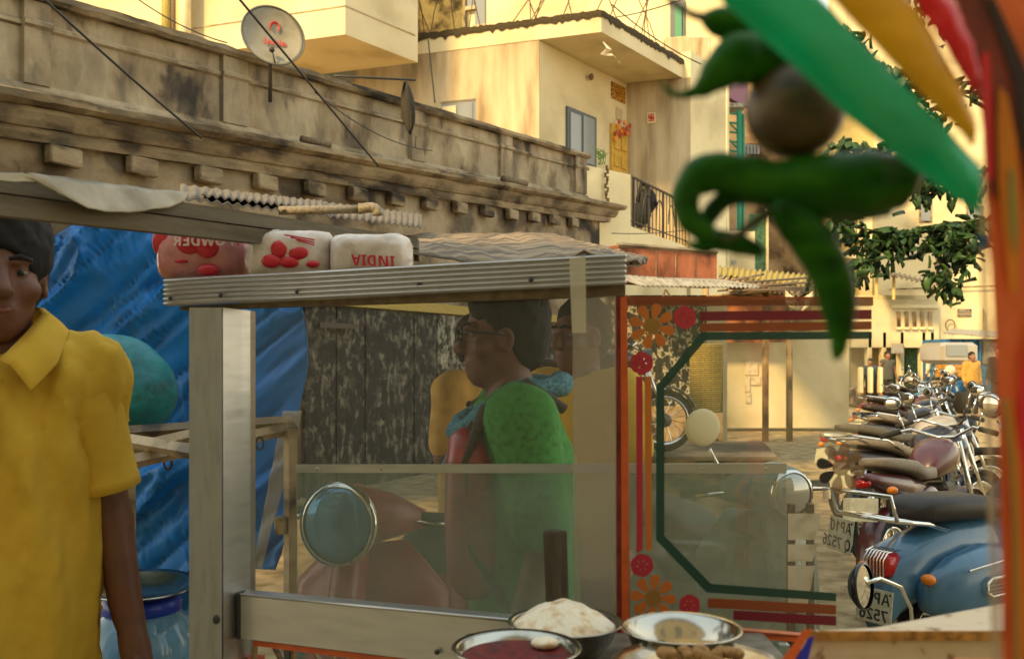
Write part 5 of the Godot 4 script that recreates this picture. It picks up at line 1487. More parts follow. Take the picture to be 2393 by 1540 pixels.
func build_charm() -> void:
	var d := 0.45
	var t := thing("chilli_and_lemon_charm", "hanging charm of curled green chillies and a brown dried lemon", "charm", spot(1858, 760, d))
	var px := d / FOCAL
	var chilli := func(pts: Array, label: String, stem: Array) -> void:
		var path := []
		var rad := []
		var c := Curve3D.new()
		for k in pts.size():
			var p: Array = pts[k]
			path.append(spot(p[0], p[1], d + (p[3] if p.size() > 3 else 0.0)))
		var fine := []
		var fr := []
		for i in (pts.size() - 1) * 8 + 1:
			var f := i / 8.0
			var k := mini(int(f), pts.size() - 2)
			var u := f - k
			var p0: Vector3 = path[maxi(k - 1, 0)]
			var p1: Vector3 = path[k]
			var p2: Vector3 = path[k + 1]
			var p3: Vector3 = path[mini(k + 2, pts.size() - 1)]
			fine.append(p1.cubic_interpolate(p2, p0, p3, u))
			var r := lerpf(pts[k][2], pts[k + 1][2], u * u * (3.0 - 2.0 * u)) * px
			fr.append(r * (1.0 + 0.02 * sin(i * 0.9) + 0.01 * sin(i * 2.3)))
		var o := obj("chilli", Shape.new().soft().tube(fine, fr, 20), M.chilli, t)
		o.set_meta("label", label)
		if stem.size() > 0:
			var sp := []
			var sr := []
			for p in stem:
				sp.append(spot(p[0], p[1], d - 0.004)); sr.append(p[2] * px)
			obj("stem", Shape.new().soft().tube(sp, sr, 8), M.chilli_stem, o)
	chilli.call([[1860, 100, 50, 0.02], [1790, 84, 50, 0.015], [1730, 62, 46, 0.01], [1680, 50, 36, 0.008], [1648, 42, 18, 0.006]], "short chilli behind the green band with a curled stem", [[1650, 42, 12], [1618, 34, 9], [1590, 18, 8], [1560, -6, 8]])
	chilli.call([[1900, 110, 50, 0.01], [1800, 135, 62, 0.004], [1725, 140, 62, 0.0], [1680, 170, 44, -0.002], [1648, 200, 26, -0.002], [1622, 215, 14, -0.002], [1590, 222, 8, -0.002], [1562, 212, 6, -0.002], [1549, 190, 4, -0.002]], "thick chilli pointing left with a thin hooked tip", [])
	chilli.call([[2150, 430, 22, 0.0], [2110, 424, 62, 0.0], [2020, 432, 80, 0.0], [1900, 436, 76, 0.0], [1800, 430, 56, 0.002], [1720, 408, 48, 0.004], [1650, 406, 48, 0.004], [1604, 450, 34, 0.002], [1612, 510, 30, 0.0], [1648, 545, 26, -0.002], [1655, 575, 18, -0.002], [1622, 574, 11, -0.002], [1606, 564, 5, -0.002]], "long dark chilli bent into a loop at its left end", [])
	chilli.call([[2080, 480, 26, 0.012], [1980, 478, 44, 0.012], [1880, 470, 40, 0.012], [1780, 452, 30, 0.012], [1700, 462, 24, 0.012], [1650, 520, 22, 0.01], [1665, 556, 26, 0.008], [1720, 568, 27, 0.006], [1765, 583, 20, 0.006], [1786, 594, 8, 0.006]], "chilli curling below the loop and pointing right", [])
	chilli.call([[1800, 490, 14, -0.006], [1826, 494, 34, -0.006], [1868, 526, 48, -0.004], [1910, 580, 50, -0.002], [1942, 640, 48, 0.0], [1958, 700, 44, 0.002], [1964, 755, 34, 0.004], [1962, 805, 20, 0.004], [1954, 840, 8, 0.004]], "chilli hanging down behind the sticker stripes", [[1806, 490, 16], [1770, 515, 12], [1730, 545, 9], [1700, 560, 8], [1684, 556, 6]])
	obj("lemon", Shape.new().soft().ball(spot(1858, 256, d + 0.004), Vector3(116, 113, 112) * px, 24), M.lemon, t)
	var th := []
	for k in 12: th.append(spot(1870 + 6 * sin(k * 1.2), -120 + k * 60, d + 0.003))
	obj("thread", Shape.new().soft().tube(th, 0.0006, 5), M.thread, t)

# ---------------------------------------------------------------- behind the frame: tarp, tubes, water jar, bags
func build_left() -> void:
	var n := FastNoiseLite.new()
	n.seed = 41
	n.frequency = 0.8
	var sheet := func(u0: float, u1: float, v0: float, v1: float, d: float, cols: int, rows: int, edge: Callable, amp: float) -> Shape:
		var g := []
		for i in cols + 1:
			var row := []
			for j in rows + 1:
				var h := float(j) / rows
				var lo_hi: Array = edge.call(h)
				var u := lerpf(lo_hi[0], lo_hi[1], float(i) / cols)
				var v := lerpf(v0, v1, h)
				var p := spot(u, v, d)
				# long diagonal folds plus small creases
				var q := Vector3(p.x * 0.75 + p.y * 0.66, p.x * -0.66 + p.y * 0.75, 0)
				var k1 := pow(1.0 - absf(n.get_noise_2d(q.x * 0.35, q.y * 2.6 + 4.0)), 10.0)
				var k2 := pow(1.0 - absf(n.get_noise_2d(q.x * 0.8 + 7.0, q.y * 6.0)), 9.0)
				var k3 := pow(1.0 - absf(n.get_noise_2d(p.x * 3.0 + 2.0, p.y * 2.0)), 9.0)
				p.z += amp * (0.9 * k1 - 0.4 * k2 + 0.22 * k3 + 0.5 * n.get_noise_2d(q.x * 0.5, q.y * 2.0))
				row.append(p)
			g.append(row)
		return Shape.new().soft().sheet(g, Vector3(0, 0, -0.004))
	var t := tag(obj("blue_tarpaulin", sheet.call(0, 0, 500, 2000, 3.3, 120, 160, func(h): return [lerpf(-80, -80, h), 560.0], 0.062), M.tarp), "large creased blue tarpaulin hanging behind the man in yellow", "tarpaulin")
	tag(obj("blue_curtain", sheet.call(0, 0, 716, 1330, 3.05, 40, 100, func(h): return [540.0, 705.0 + 14.0 * sin(h * 9.0) - 120.0 * maxf(0.0, h - 0.45)], 0.05), M.tarp), "narrow blue plastic curtain between the corner post and the dark door", "curtain")
	tag(obj("clear_plastic_fall", sheet.call(0, 0, 960, 1330, 2.95, 8, 30, func(h): return [660.0 - 70.0 * h, 706.0 - 95.0 * h], 0.03), M.strip), "clear plastic sheet edge hanging beside the blue curtain", "plastic sheet")
	# dark roof slope above the tarp at the far left
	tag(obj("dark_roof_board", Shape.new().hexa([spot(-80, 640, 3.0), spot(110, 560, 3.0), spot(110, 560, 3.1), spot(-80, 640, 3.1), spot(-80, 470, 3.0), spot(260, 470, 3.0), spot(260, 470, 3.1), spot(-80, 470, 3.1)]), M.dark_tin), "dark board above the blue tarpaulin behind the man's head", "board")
	# teal bundle
	var f := Flesh.new(Vector3(-1.45, 1.1, -3.1), Vector3(-0.75, 1.62, -2.6), 0.02)
	f.egg(spot(270, 900, 2.85), Vector3(0.16, 0.14, 0.13), 0.05)
	f.egg(spot(200, 920, 2.85), Vector3(0.14, 0.13, 0.12), 0.05)
	f.egg(spot(330, 930, 2.85), Vector3(0.09, 0.1, 0.1), 0.05)
	n.frequency = 4.0
	f.fold(n, 0.025)
	var s := Shape.new()
	f.mesh_into(s)
	tag(obj("teal_bundle", s, M.teal), "round teal cloth bundle in front of the blue tarpaulin", "bundle")
	# white square-tube stand
	var st := thing("tube_stand", "rusty white square-tube stand behind the corner post", "stand", Vector3(-0.75, 0, -2.6))
	var bar := func(a: Vector3, b: Vector3, w: float) -> Shape: return Shape.new().tube([a, b], w, 4)
	for q in [[300, 1080, 2.35, 686, 1000, 2.75], [300, 1030, 2.5, 470, 1060, 2.2], [300, 1010, 2.7, 686, 985, 2.9], [300, 1052, 2.5, 560, 992, 2.75]]:
		obj("tube", bar.call(spot(q[0], q[1], q[2]), spot(q[3], q[4], q[5]), 0.018), M.white_tube, st)
	obj("upright", bar.call(spot(678, 996, 2.72), Vector3(spot(678, 0, 2.72).x, 0, -2.72), 0.019), M.white_tube, st)
	obj("upright", bar.call(spot(300, 1005, 2.72), Vector3(spot(300, 0, 2.72).x, 0, -2.72), 0.019), M.white_tube, st)
	for q in [[391, 1082], [606, 1036]]:
		var ring := []
		for k in 13: ring.append(spot(q[0] + 9 * sin(TAU * k / 12.0), q[1] - 15 * cos(TAU * k / 12.0), 2.45))
		obj("hook", Shape.new().soft().tube(ring, 0.003, 6), M.iron, st)
	obj("joint", Shape.new().at(spot(655, 1228, 2.7), Vector3(0.03, 0.05, 0.03), 0.004), M.white_tube, st)
	# jar with plate
	var cx := spot(330, 1400, 2.45)
	var jt := thing("water_jar", "blue ribbed plastic water jar with dark blue lid behind the man's arm", "water jar", Vector3(cx.x, 0.42, cx.z))
	var pr := [Vector2(0.001, 0.42), Vector2(0.125, 0.42), Vector2(0.135, 0.44)]
	for k in 6:
		pr.append(Vector2(0.135, 0.47 + k * 0.05)); pr.append(Vector2(0.128, 0.485 + k * 0.05)); pr.append(Vector2(0.135, 0.5 + k * 0.05))
	pr.append_array([Vector2(0.13, 0.8), Vector2(0.11, 0.85), Vector2(0.08, 0.875)])
	obj("jar", Shape.new().soft().lathe(Vector3(cx.x, 0, cx.z), Vector3.UP, pr, 36), M.jar, jt)
	obj("lid", Shape.new().soft().lathe(Vector3(cx.x, 0, cx.z), Vector3.UP, [Vector2(0.08, 0.865), Vector2(0.094, 0.87), Vector2(0.095, 0.9), Vector2(0.08, 0.907), Vector2(0.001, 0.907)], 32), M.jar_lid, jt)
	var pt := Vector3(cx.x - 0.005, 0.908, cx.z)
	tag(obj("steel_plate", Shape.new().soft().lathe(pt, Vector3(0.03, 1, 0.06), [Vector2(0.001, 0), Vector2(0.09, 0), Vector2(0.12, 0.022), Vector2(0.137, 0.026), Vector2(0.137, 0.029), Vector2(0.118, 0.026), Vector2(0.088, 0.005), Vector2(0.001, 0.005)], 48), M.steel), "round steel plate lying on the blue water jar", "plate")
	tag(obj("wooden_crate", Shape.new().at(Vector3(cx.x, 0.21, cx.z), Vector3(0.34, 0.42, 0.34), 0.01), M.stick), "dark wooden crate carrying the water jar", "crate")
	# brown shelf edges behind the upright
	tag(obj("wall_shelf", Shape.new().hexa([spot(625, 1168, 3.4), spot(700, 1168, 3.4), spot(700, 1168, 3.6), spot(625, 1168, 3.6), spot(625, 1158, 3.4), spot(700, 1158, 3.4), spot(700, 1158, 3.6), spot(625, 1158, 3.6)]), M.stick), "brown wooden shelf edge behind the white upright", "shelf")
	# printed plastic bags on top of the cabinet
	var bags := [[476, 592, 0.094, 0.058, 2.06, "red and white printed plastic bag at the left end of the top rail"], [680, 598, 0.088, 0.052, 2.02, "white plastic bag with red flowers in the middle above the rail"], [868, 602, 0.084, 0.046, 2.0, "white plastic bag with small red lettering, rightmost above the rail"]]
	for k in 3:
		var b: Array = bags[k]
		var c := spot(b[0], b[1], b[4])
		var bg := thing("plastic_bag", b[5], "bag", c + Vector3(0, -b[3], 0), "printed bags on the cabinet top")
		n.frequency = 9.0
		var rings := []
		for i in 25:
			var fx := i / 24.0 * 2.0 - 1.0
			var fat := pow(1.0 - pow(absf(fx), 5.0), 0.4)
			var ring := []
			for j in 28:
				var a := TAU * j / 28.0
				var q := c + Vector3(fx * b[2], signf(sin(a)) * pow(absf(sin(a)), 0.62) * b[3] * (0.55 + 0.45 * fat), signf(cos(a)) * pow(absf(cos(a)), 0.7) * 0.055 * maxf(fat, 0.05))
				q += Vector3(0.3, 0.6, 1.0) * (n.get_noise_3dv(q * 1.6) * 0.008 + n.get_noise_3dv(q * 5.0) * 0.003)
				ring.append(q)
			rings.append(ring)
		var sb := Shape.new().soft().skin(rings)
		obj("bag", sb, M.bag_pink if k == 0 else M.bag_white, bg)
		var z := 0.062
		if k == 0:
			for q in [[-0.066, 0.02, 0.03, 0.036], [-0.062, -0.022, 0.022, 0.024], [-0.012, 0.016, 0.028, 0.024], [0.024, 0.008, 0.024, 0.024], [0.058, 0.014, 0.026, 0.02], [0.025, -0.04, 0.022, 0.012], [-0.03, -0.022, 0.014, 0.004]]:
				obj("red_print", Shape.new().soft().ball(c + Vector3(q[0], q[1], z - 0.012 + (0.006 if absf(q[0]) < 0.05 else -0.014)), Vector3(q[2], q[3], 0.01), 10), M.bag_red, bg)
			obj("lettering", lettering("POWDER", 0.03, c + Vector3(0.022, 0.018, z + 0.01), Vector3(-1, 0, 0), Vector3(0, 1, 0)), M.bag_white, bg)
		elif k == 1:
			for q in [[-0.012, 0.008, 0.018, 0.018], [0.026, 0.0, 0.022, 0.014], [-0.028, -0.016, 0.02, 0.014], [0.008, -0.018, 0.02, 0.012], [0.055, -0.022, 0.014, 0.008]]:
				obj("red_flower", Shape.new().soft().ball(c + Vector3(q[0], q[1], z - 0.008), Vector3(q[2], q[3], 0.008), 10), M.bag_red, bg)
			for j in 3:
				obj("small_print", Shape.new().hexa([c + Vector3(0.0 + j * 0.012, 0.034 - j * 0.005, z), c + Vector3(0.06, 0.024 - j * 0.005, z), c + Vector3(0.06, 0.024 - j * 0.005, z - 0.001), c + Vector3(j * 0.012, 0.034 - j * 0.005, z - 0.001), c + Vector3(j * 0.012, 0.037 - j * 0.005, z), c + Vector3(0.06, 0.027 - j * 0.005, z), c + Vector3(0.06, 0.027 - j * 0.005, z - 0.001), c + Vector3(j * 0.012, 0.037 - j * 0.005, z - 0.001)]), M.bag_red, bg)
		else:
			obj("lettering", lettering("INDIA", 0.03, c + Vector3(0.012, -0.012, z + 0.0), Vector3(-1, 0.05, 0), Vector3(0.05, -1, 0)), M.bag_red, bg)

func build_door() -> void:
	var t := thing("dark_door", "old dark plank double door with flaking pale paint behind the cabinet", "door", on_plane(1000, 1000, facade) * Vector3(1, 0, 1))
	var inset := ON * 0.03
	var P := func(u: float, y: float, n: float) -> Vector3:
		var p := on_plane(u, 900, facade)
		return Vector3(p.x, y, p.z) + ON * n
	var us := []
	# planks of even real width
	var a: Vector3 = P.call(705, 0, 0)
	var b: Vector3 = P.call(1400, 0, 0)
	var count := 16
	for k in count:
		var p := a.lerp(b, k / float(count))
		var q := a.lerp(b, (k + 0.97) / float(count))
		var o := ON * (0.05 + 0.012 * (k % 3) + (0.03 if k == 8 else 0.0))
		obj("plank", Shape.new().hexa([p, q, q + o, p + o, p + Vector3.UP * 2.06, q + Vector3.UP * 2.06, q + o + Vector3.UP * 2.06, p + o + Vector3.UP * 2.06]), M.peel_door if k in [5, 6, 7] else M.peel_sparse, t)
	var mid := a.lerp(b, 8.0 / count)
	obj("cover_strip", Shape.new().hexa([mid + ON * 0.05, mid + (b - a).normalized() * 0.1 + ON * 0.05, mid + (b - a).normalized() * 0.1 + ON * 0.11, mid + ON * 0.11, mid + ON * 0.05 + Vector3.UP * 2.07, mid + (b - a).normalized() * 0.1 + ON * 0.05 + Vector3.UP * 2.07, mid + (b - a).normalized() * 0.1 + ON * 0.11 + Vector3.UP * 2.07, mid + ON * 0.11 + Vector3.UP * 2.07]), M.dark_wall, t)
	obj("light_gap_strip", Shape.new().hexa([a + ON * 0.02 + Vector3.UP * 2.08, b + ON * 0.02 + Vector3.UP * 2.08, b + ON * 0.1 + Vector3.UP * 2.08, a + ON * 0.1 + Vector3.UP * 2.08, a + ON * 0.02 + Vector3.UP * 2.2, b + ON * 0.02 + Vector3.UP * 2.2, b + ON * 0.1 + Vector3.UP * 2.2, a + ON * 0.1 + Vector3.UP * 2.2]), M.mat_yellow, t)  # yellow strip painted in place of the light in the gap
	var lk: Vector3 = P.call(770, 1.85, 0.12)
	obj("hasp", Shape.new().box(Transform3D(Basis(Vector3.UP, atan2(ON.x, ON.z)), lk), Vector3(0.7, 0.06, 0.03)), M.iron, t)

# ---------------------------------------------------------------- people
func person(label: String, at: Vector3, yaw: float, o: Dictionary) -> Node3D:
	var t := thing("person", label, "person", at, o.get("group", ""))
	var s: float = o.get("h", 1.7) / 1.7
	var near: bool = o.get("near", false)
	var cell: float = o.get("cell", 0.022)
	var J := func(x: float, y: float, z: float) -> Vector3: return Vector3(x, y, z) * s
	var lean: float = o.get("lean", 0.0)
	var hip := [J.call(-0.09, 0.9, 0), J.call(0.09, 0.9, 0)]
	var knee: Array = o.get("knee", [J.call(-0.1, 0.49, 0.03), J.call(0.1, 0.49, 0.02)])
	var ankle: Array = o.get("ankle", [J.call(-0.1, 0.075, -0.02), J.call(0.11, 0.075, 0.0)])
	var pelvis: Vector3 = J.call(0, 0.95, 0)
	var chest: Vector3 = J.call(0, 1.26, lean * 0.5)
	var neck: Vector3 = J.call(0, 1.44, lean)
	var head: Vector3 = J.call(0, 1.585, lean * 1.3 + 0.02)
	var sw: float = o.get("sw", 0.175)
	var sh := [J.call(-sw, 1.395, lean * 0.9), J.call(sw, 1.395, lean * 0.9)]
	var el: Array = o.get("elbow", [Vector3(-0.235, 1.11, -0.02), Vector3(0.235, 1.11, -0.02)])
	var wr: Array = o.get("wrist", [Vector3(-0.25, 0.87, 0.06), Vector3(0.25, 0.87, 0.06)])
	# body: one continuous skin
	var f := Flesh.new(Vector3(-0.5, -0.02, -0.35) * s, Vector3(0.5, 1.85, 0.5) * s, cell)
	f.bone(pelvis, chest, 0.12 * s, 0.135 * s, 0.06, Vector3(0.85, 1, 1.25))
	f.bone(sh[0], sh[1], 0.065 * s, 0.065 * s, 0.06)
	f.bone(chest, neck, 0.09 * s, 0.055 * s, 0.05)
	f.bone(neck, head, 0.054 * s, 0.058 * s, 0.03)
	for k in 2:
		var e: Vector3 = el[k] * s
		var w: Vector3 = wr[k] * s
		f.bone(sh[k], e, 0.052 * s, 0.04 * s, 0.03)
		f.bone(e, w, 0.041 * s, 0.027 * s, 0.02)
		var hd := (w - e).normalized()
		var palm := w + hd * 0.05 * s
		f.bone(w, palm, 0.026 * s, 0.033 * s, 0.02)
		if not near:
			f.bone(palm, palm + hd * 0.075 * s + Vector3(0, 0, 0.015), 0.026 * s, 0.014 * s, 0.02)
		f.bone(hip[k], knee[k], 0.085 * s, 0.058 * s, 0.05)
		f.bone(knee[k], ankle[k], 0.055 * s, 0.036 * s, 0.03)
		f.bone(ankle[k] + Vector3(0, -0.03, -0.02) * s, ankle[k] + Vector3(0, -0.045, 0.15) * s, 0.038 * s, 0.03 * s, 0.03)
	var sf := Shape.new()
	f.mesh_into(sf)
	# hands with fingers on a finer grid, joined to the same surface
	if near:
		for k in 2:
			var e: Vector3 = el[k] * s
			var w: Vector3 = wr[k] * s
			var hd := (w - e).normalized()
			var side := hd.cross(Vector3(0, 0, 1)).normalized() * (1.0 if k == 0 else -1.0)
			var fw := Vector3(0, 0, 1)
			var g := Flesh.new(w - Vector3.ONE * 0.14, w + hd * 0.1 + Vector3.ONE * 0.14, 0.004)
			g.bone(w - hd * 0.01, w + hd * 0.07, 0.027, 0.03, 0.02)
			for j in 4:
				var r0 := w + hd * 0.085 + fw * (j - 1.5) * 0.019
				var l: float = [0.062, 0.075, 0.07, 0.055][j]
				var m := r0 + hd * l * 0.55 + side * -0.006
				g.bone(w + hd * 0.05 + fw * (j - 1.5) * 0.014, r0, 0.011, 0.0098, 0.008)
				g.bone(r0, m, 0.0095, 0.0088, 0.004)
				g.bone(m, m + hd * l * 0.5 + side * -0.022, 0.0088, 0.007, 0.004)
			var th := w + hd * 0.025 + fw * 0.028
			g.bone(th, th + hd * 0.03 + fw * 0.022, 0.013, 0.0105, 0.008)
			g.bone(th + hd * 0.03 + fw * 0.022, th + hd * 0.062 + fw * 0.026 + side * -0.01, 0.0105, 0.008, 0.004)
			g.mesh_into(sf)
	# head on its own finer grid
	var hc: float = o.get("head_cell", cell * 0.6)
	var turn := Basis(Vector3.UP, o.get("look", 0.0)) * Basis(Vector3.RIGHT, o.get("nod", 0.0))
	var H := func(x: float, y: float, z: float) -> Vector3: return head + turn * (Vector3(x, y, z) * s)
	var g := Flesh.new(head - Vector3.ONE * 0.2 * s, head + Vector3.ONE * 0.2 * s, hc)
	g.egg(H.call(0, 0.03, -0.01), Vector3(0.075, 0.093, 0.095) * s, 0.02, turn)
	g.egg(H.call(0, -0.045, 0.02), Vector3(0.058, 0.075, 0.07) * s, 0.03, turn)
	g.bone(H.call(0, -0.095, 0.055), H.call(0, -0.09, 0.06), 0.026 * s, 0.024 * s, 0.03)
	g.bone(H.call(0, -0.2, -0.02), H.call(0, -0.05, -0.015), 0.056 * s, 0.058 * s, 0.02)
	g.bone(H.call(0, 0.012, 0.088), H.call(0, -0.028, 0.107), 0.011 * s, 0.016 * s, 0.014)
	for x in [-1, 1]:
		g.egg(H.call(x * 0.078, -0.005, -0.005), Vector3(0.012, 0.033, 0.02) * s, 0.008, turn)
		g.egg(H.call(x * 0.045, -0.025, 0.055), Vector3(0.025, 0.022, 0.025) * s, 0.02, turn)
		if near:
			g.egg(H.call(x * 0.012, -0.032, 0.1), Vector3(0.009, 0.007, 0.009) * s, 0.008, turn)
			g.carve(H.call(x * 0.032, 0.012, 0.092), Vector3(0.017, 0.011, 0.014) * s, 0.012)
			g.egg(H.call(x * 0.032, 0.01, 0.072), Vector3(0.014, 0.011, 0.012) * s, 0.004, turn)
			g.bone(H.call(x * 0.014, 0.028, 0.09), H.call(x * 0.05, 0.03, 0.074), 0.007 * s, 0.006 * s, 0.012)
			g.carve(H.call(x * 0.084, -0.004, 0.0), Vector3(0.005, 0.02, 0.012) * s, 0.006)
	g.bone(H.call(-0.018, -0.062, 0.084), H.call(0.018, -0.062, 0.084), 0.008 * s, 0.008 * s, 0.008)
	g.bone(H.call(-0.014, -0.074, 0.082), H.call(0.014, -0.074, 0.082), 0.0085 * s, 0.0085 * s, 0.006)
	g.mesh_into(sf)
	obj("body", sf, o.skin, t)
	if near:
		for x in [-1, 1]:
			var eye := obj("eye", Shape.new().soft().ball(H.call(x * 0.032, 0.007, 0.0745), Vector3(0.012, 0.0075, 0.0095) * s, 10, turn), M.eye_white, t)
			obj("pupil", Shape.new().soft().ball(H.call(x * 0.032, 0.007, 0.0822), Vector3(0.0064, 0.0064, 0.003) * s, 8, turn), M.eye_dark, eye)
			obj("eyebrow", Shape.new().soft().tube([H.call(x * 0.012, 0.031, 0.097), H.call(x * 0.03, 0.037, 0.092), H.call(x * 0.052, 0.03, 0.078)], [0.004 * s, 0.0055 * s, 0.003 * s], 6), M.hair, t)
		obj("lips", Shape.new().soft().tube([H.call(-0.023, -0.067, 0.082), H.call(-0.01, -0.064, 0.0905), H.call(0, -0.0655, 0.092), H.call(0.01, -0.064, 0.0905), H.call(0.023, -0.067, 0.082)], [0.003, 0.0055, 0.0055, 0.0055, 0.003], 8), M.lip, t)
	# hair cap
	var hr := Flesh.new(head - Vector3.ONE * 0.24 * s, head + Vector3.ONE * 0.24 * s, maxf(hc, 0.007))
	var puff: float = o.get("puff", 0.0)
	hr.egg(H.call(0, 0.056 + puff * 0.3, -0.024), Vector3(0.082 + puff * 0.6, 0.09 + puff, 0.1 + puff * 0.5) * s, 0.02, turn)
	hr.egg(H.call(0, 0.0, -0.06), Vector3(0.074 + puff * 0.4, 0.085, 0.06 + puff * 0.5) * s, 0.02, turn)
	if puff > 0.0: hr.egg(H.call(0, 0.115 + puff * 0.5, 0.03), Vector3(0.06, 0.04 + puff * 0.5, 0.06) * s, 0.03, turn)
	hr.carve(H.call(0, -0.05, 0.115), Vector3(0.085, 0.105, 0.085) * s, 0.01)
	for x in [-1, 1]: hr.carve(H.call(x * 0.1, -0.03, 0.01), Vector3(0.04, 0.05, 0.035) * s, 0.008)
	var hn := FastNoiseLite.new()
	hn.frequency = 22.0
	hr.fold(hn, 0.008)
	var hs := Shape.new()
	hr.mesh_into(hs)
	obj("hair", hs, o.get("hair", M.hair), t)
	# shirt
	var c2 := FastNoiseLite.new()
	c2.frequency = o.get("fold_freq", 4.5)
	c2.seed = int(o.get("h", 1.7) * 100)
	var shc: float = o.get("shirt_cell", cell)
	var q := Flesh.new(Vector3(-0.5, 0.6, -0.32) * s, Vector3(0.5, 1.58, 0.5) * s, shc)
	var girth: float = o.get("girth", 1.0)
	q.bone(pelvis + Vector3(0, -0.16, 0), chest, 0.172 * s * girth, 0.164 * s * girth, 0.06, Vector3(0.85, 1, 1.2))
	q.bone(sh[0], sh[1], 0.083 * s, 0.083 * s, 0.07)
	q.bone(chest, neck - Vector3(0, 0.06, 0), 0.13 * s, 0.072 * s, 0.05)
	var sleeve: float = o.get("sleeve", 0.75)
	for k in 2:
		var e: Vector3 = el[k] * s
		if sleeve > 0.0:
			q.bone(sh[k], (sh[k] as Vector3).lerp(e, minf(sleeve, 1.0)), 0.078 * s, 0.068 * s, 0.03)
			if sleeve > 1.0: q.bone(e, e.lerp(wr[k] * s, sleeve - 1.0), 0.056 * s, 0.046 * s, 0.03)
	q.fold(c2, o.get("crease", 0.018), Vector3(1.3, 0.35, 1.3))
	q.below(o.get("hem", 0.84) * s)
	# open the neck
	q.carve(neck + Vector3(0, 0.075, 0.035) * s, Vector3(0.07, 0.085, 0.075) * s, 0.01)
	var qs := Shape.new()
	q.mesh_into(qs)
	obj("shirt", qs, o.shirt, t)
	# trousers
	var r := Flesh.new(Vector3(-0.35, 0.0, -0.3) * s, Vector3(0.35, 1.1, 0.35) * s, maxf(cell, 0.02))
	for k in 2:
		r.bone(hip[k], knee[k], 0.098 * s, 0.082 * s, 0.04)
		r.bone(knee[k], ankle[k] + Vector3(0, 0.02, 0), 0.082 * s, 0.07 * s, 0.03)
	r.bone(hip[0], pelvis + Vector3(0.05, -0.02, 0), 0.1 * s, 0.1 * s, 0.05)
	r.below(0.07 * s)
	r.above((o.get("hem", 0.84) + 0.02) * s)
	var rs := Shape.new()
	r.mesh_into(rs)
	obj("trousers", rs, o.get("pants", M.trousers), t)
	# parts were built about the origin: put them under the turned base
	for c in t.get_children():
		(c as Node3D).position = Vector3.ZERO
	t.rotation.y = yaw
	t.set_meta("head", head)
	t.set_meta("neck", neck)
	return t

func add_local(called: String, sh: Shape, m: Material, t: Node3D) -> MeshInstance3D:
	var c := obj(called, sh, m, t)
	c.position = Vector3.ZERO
	return c

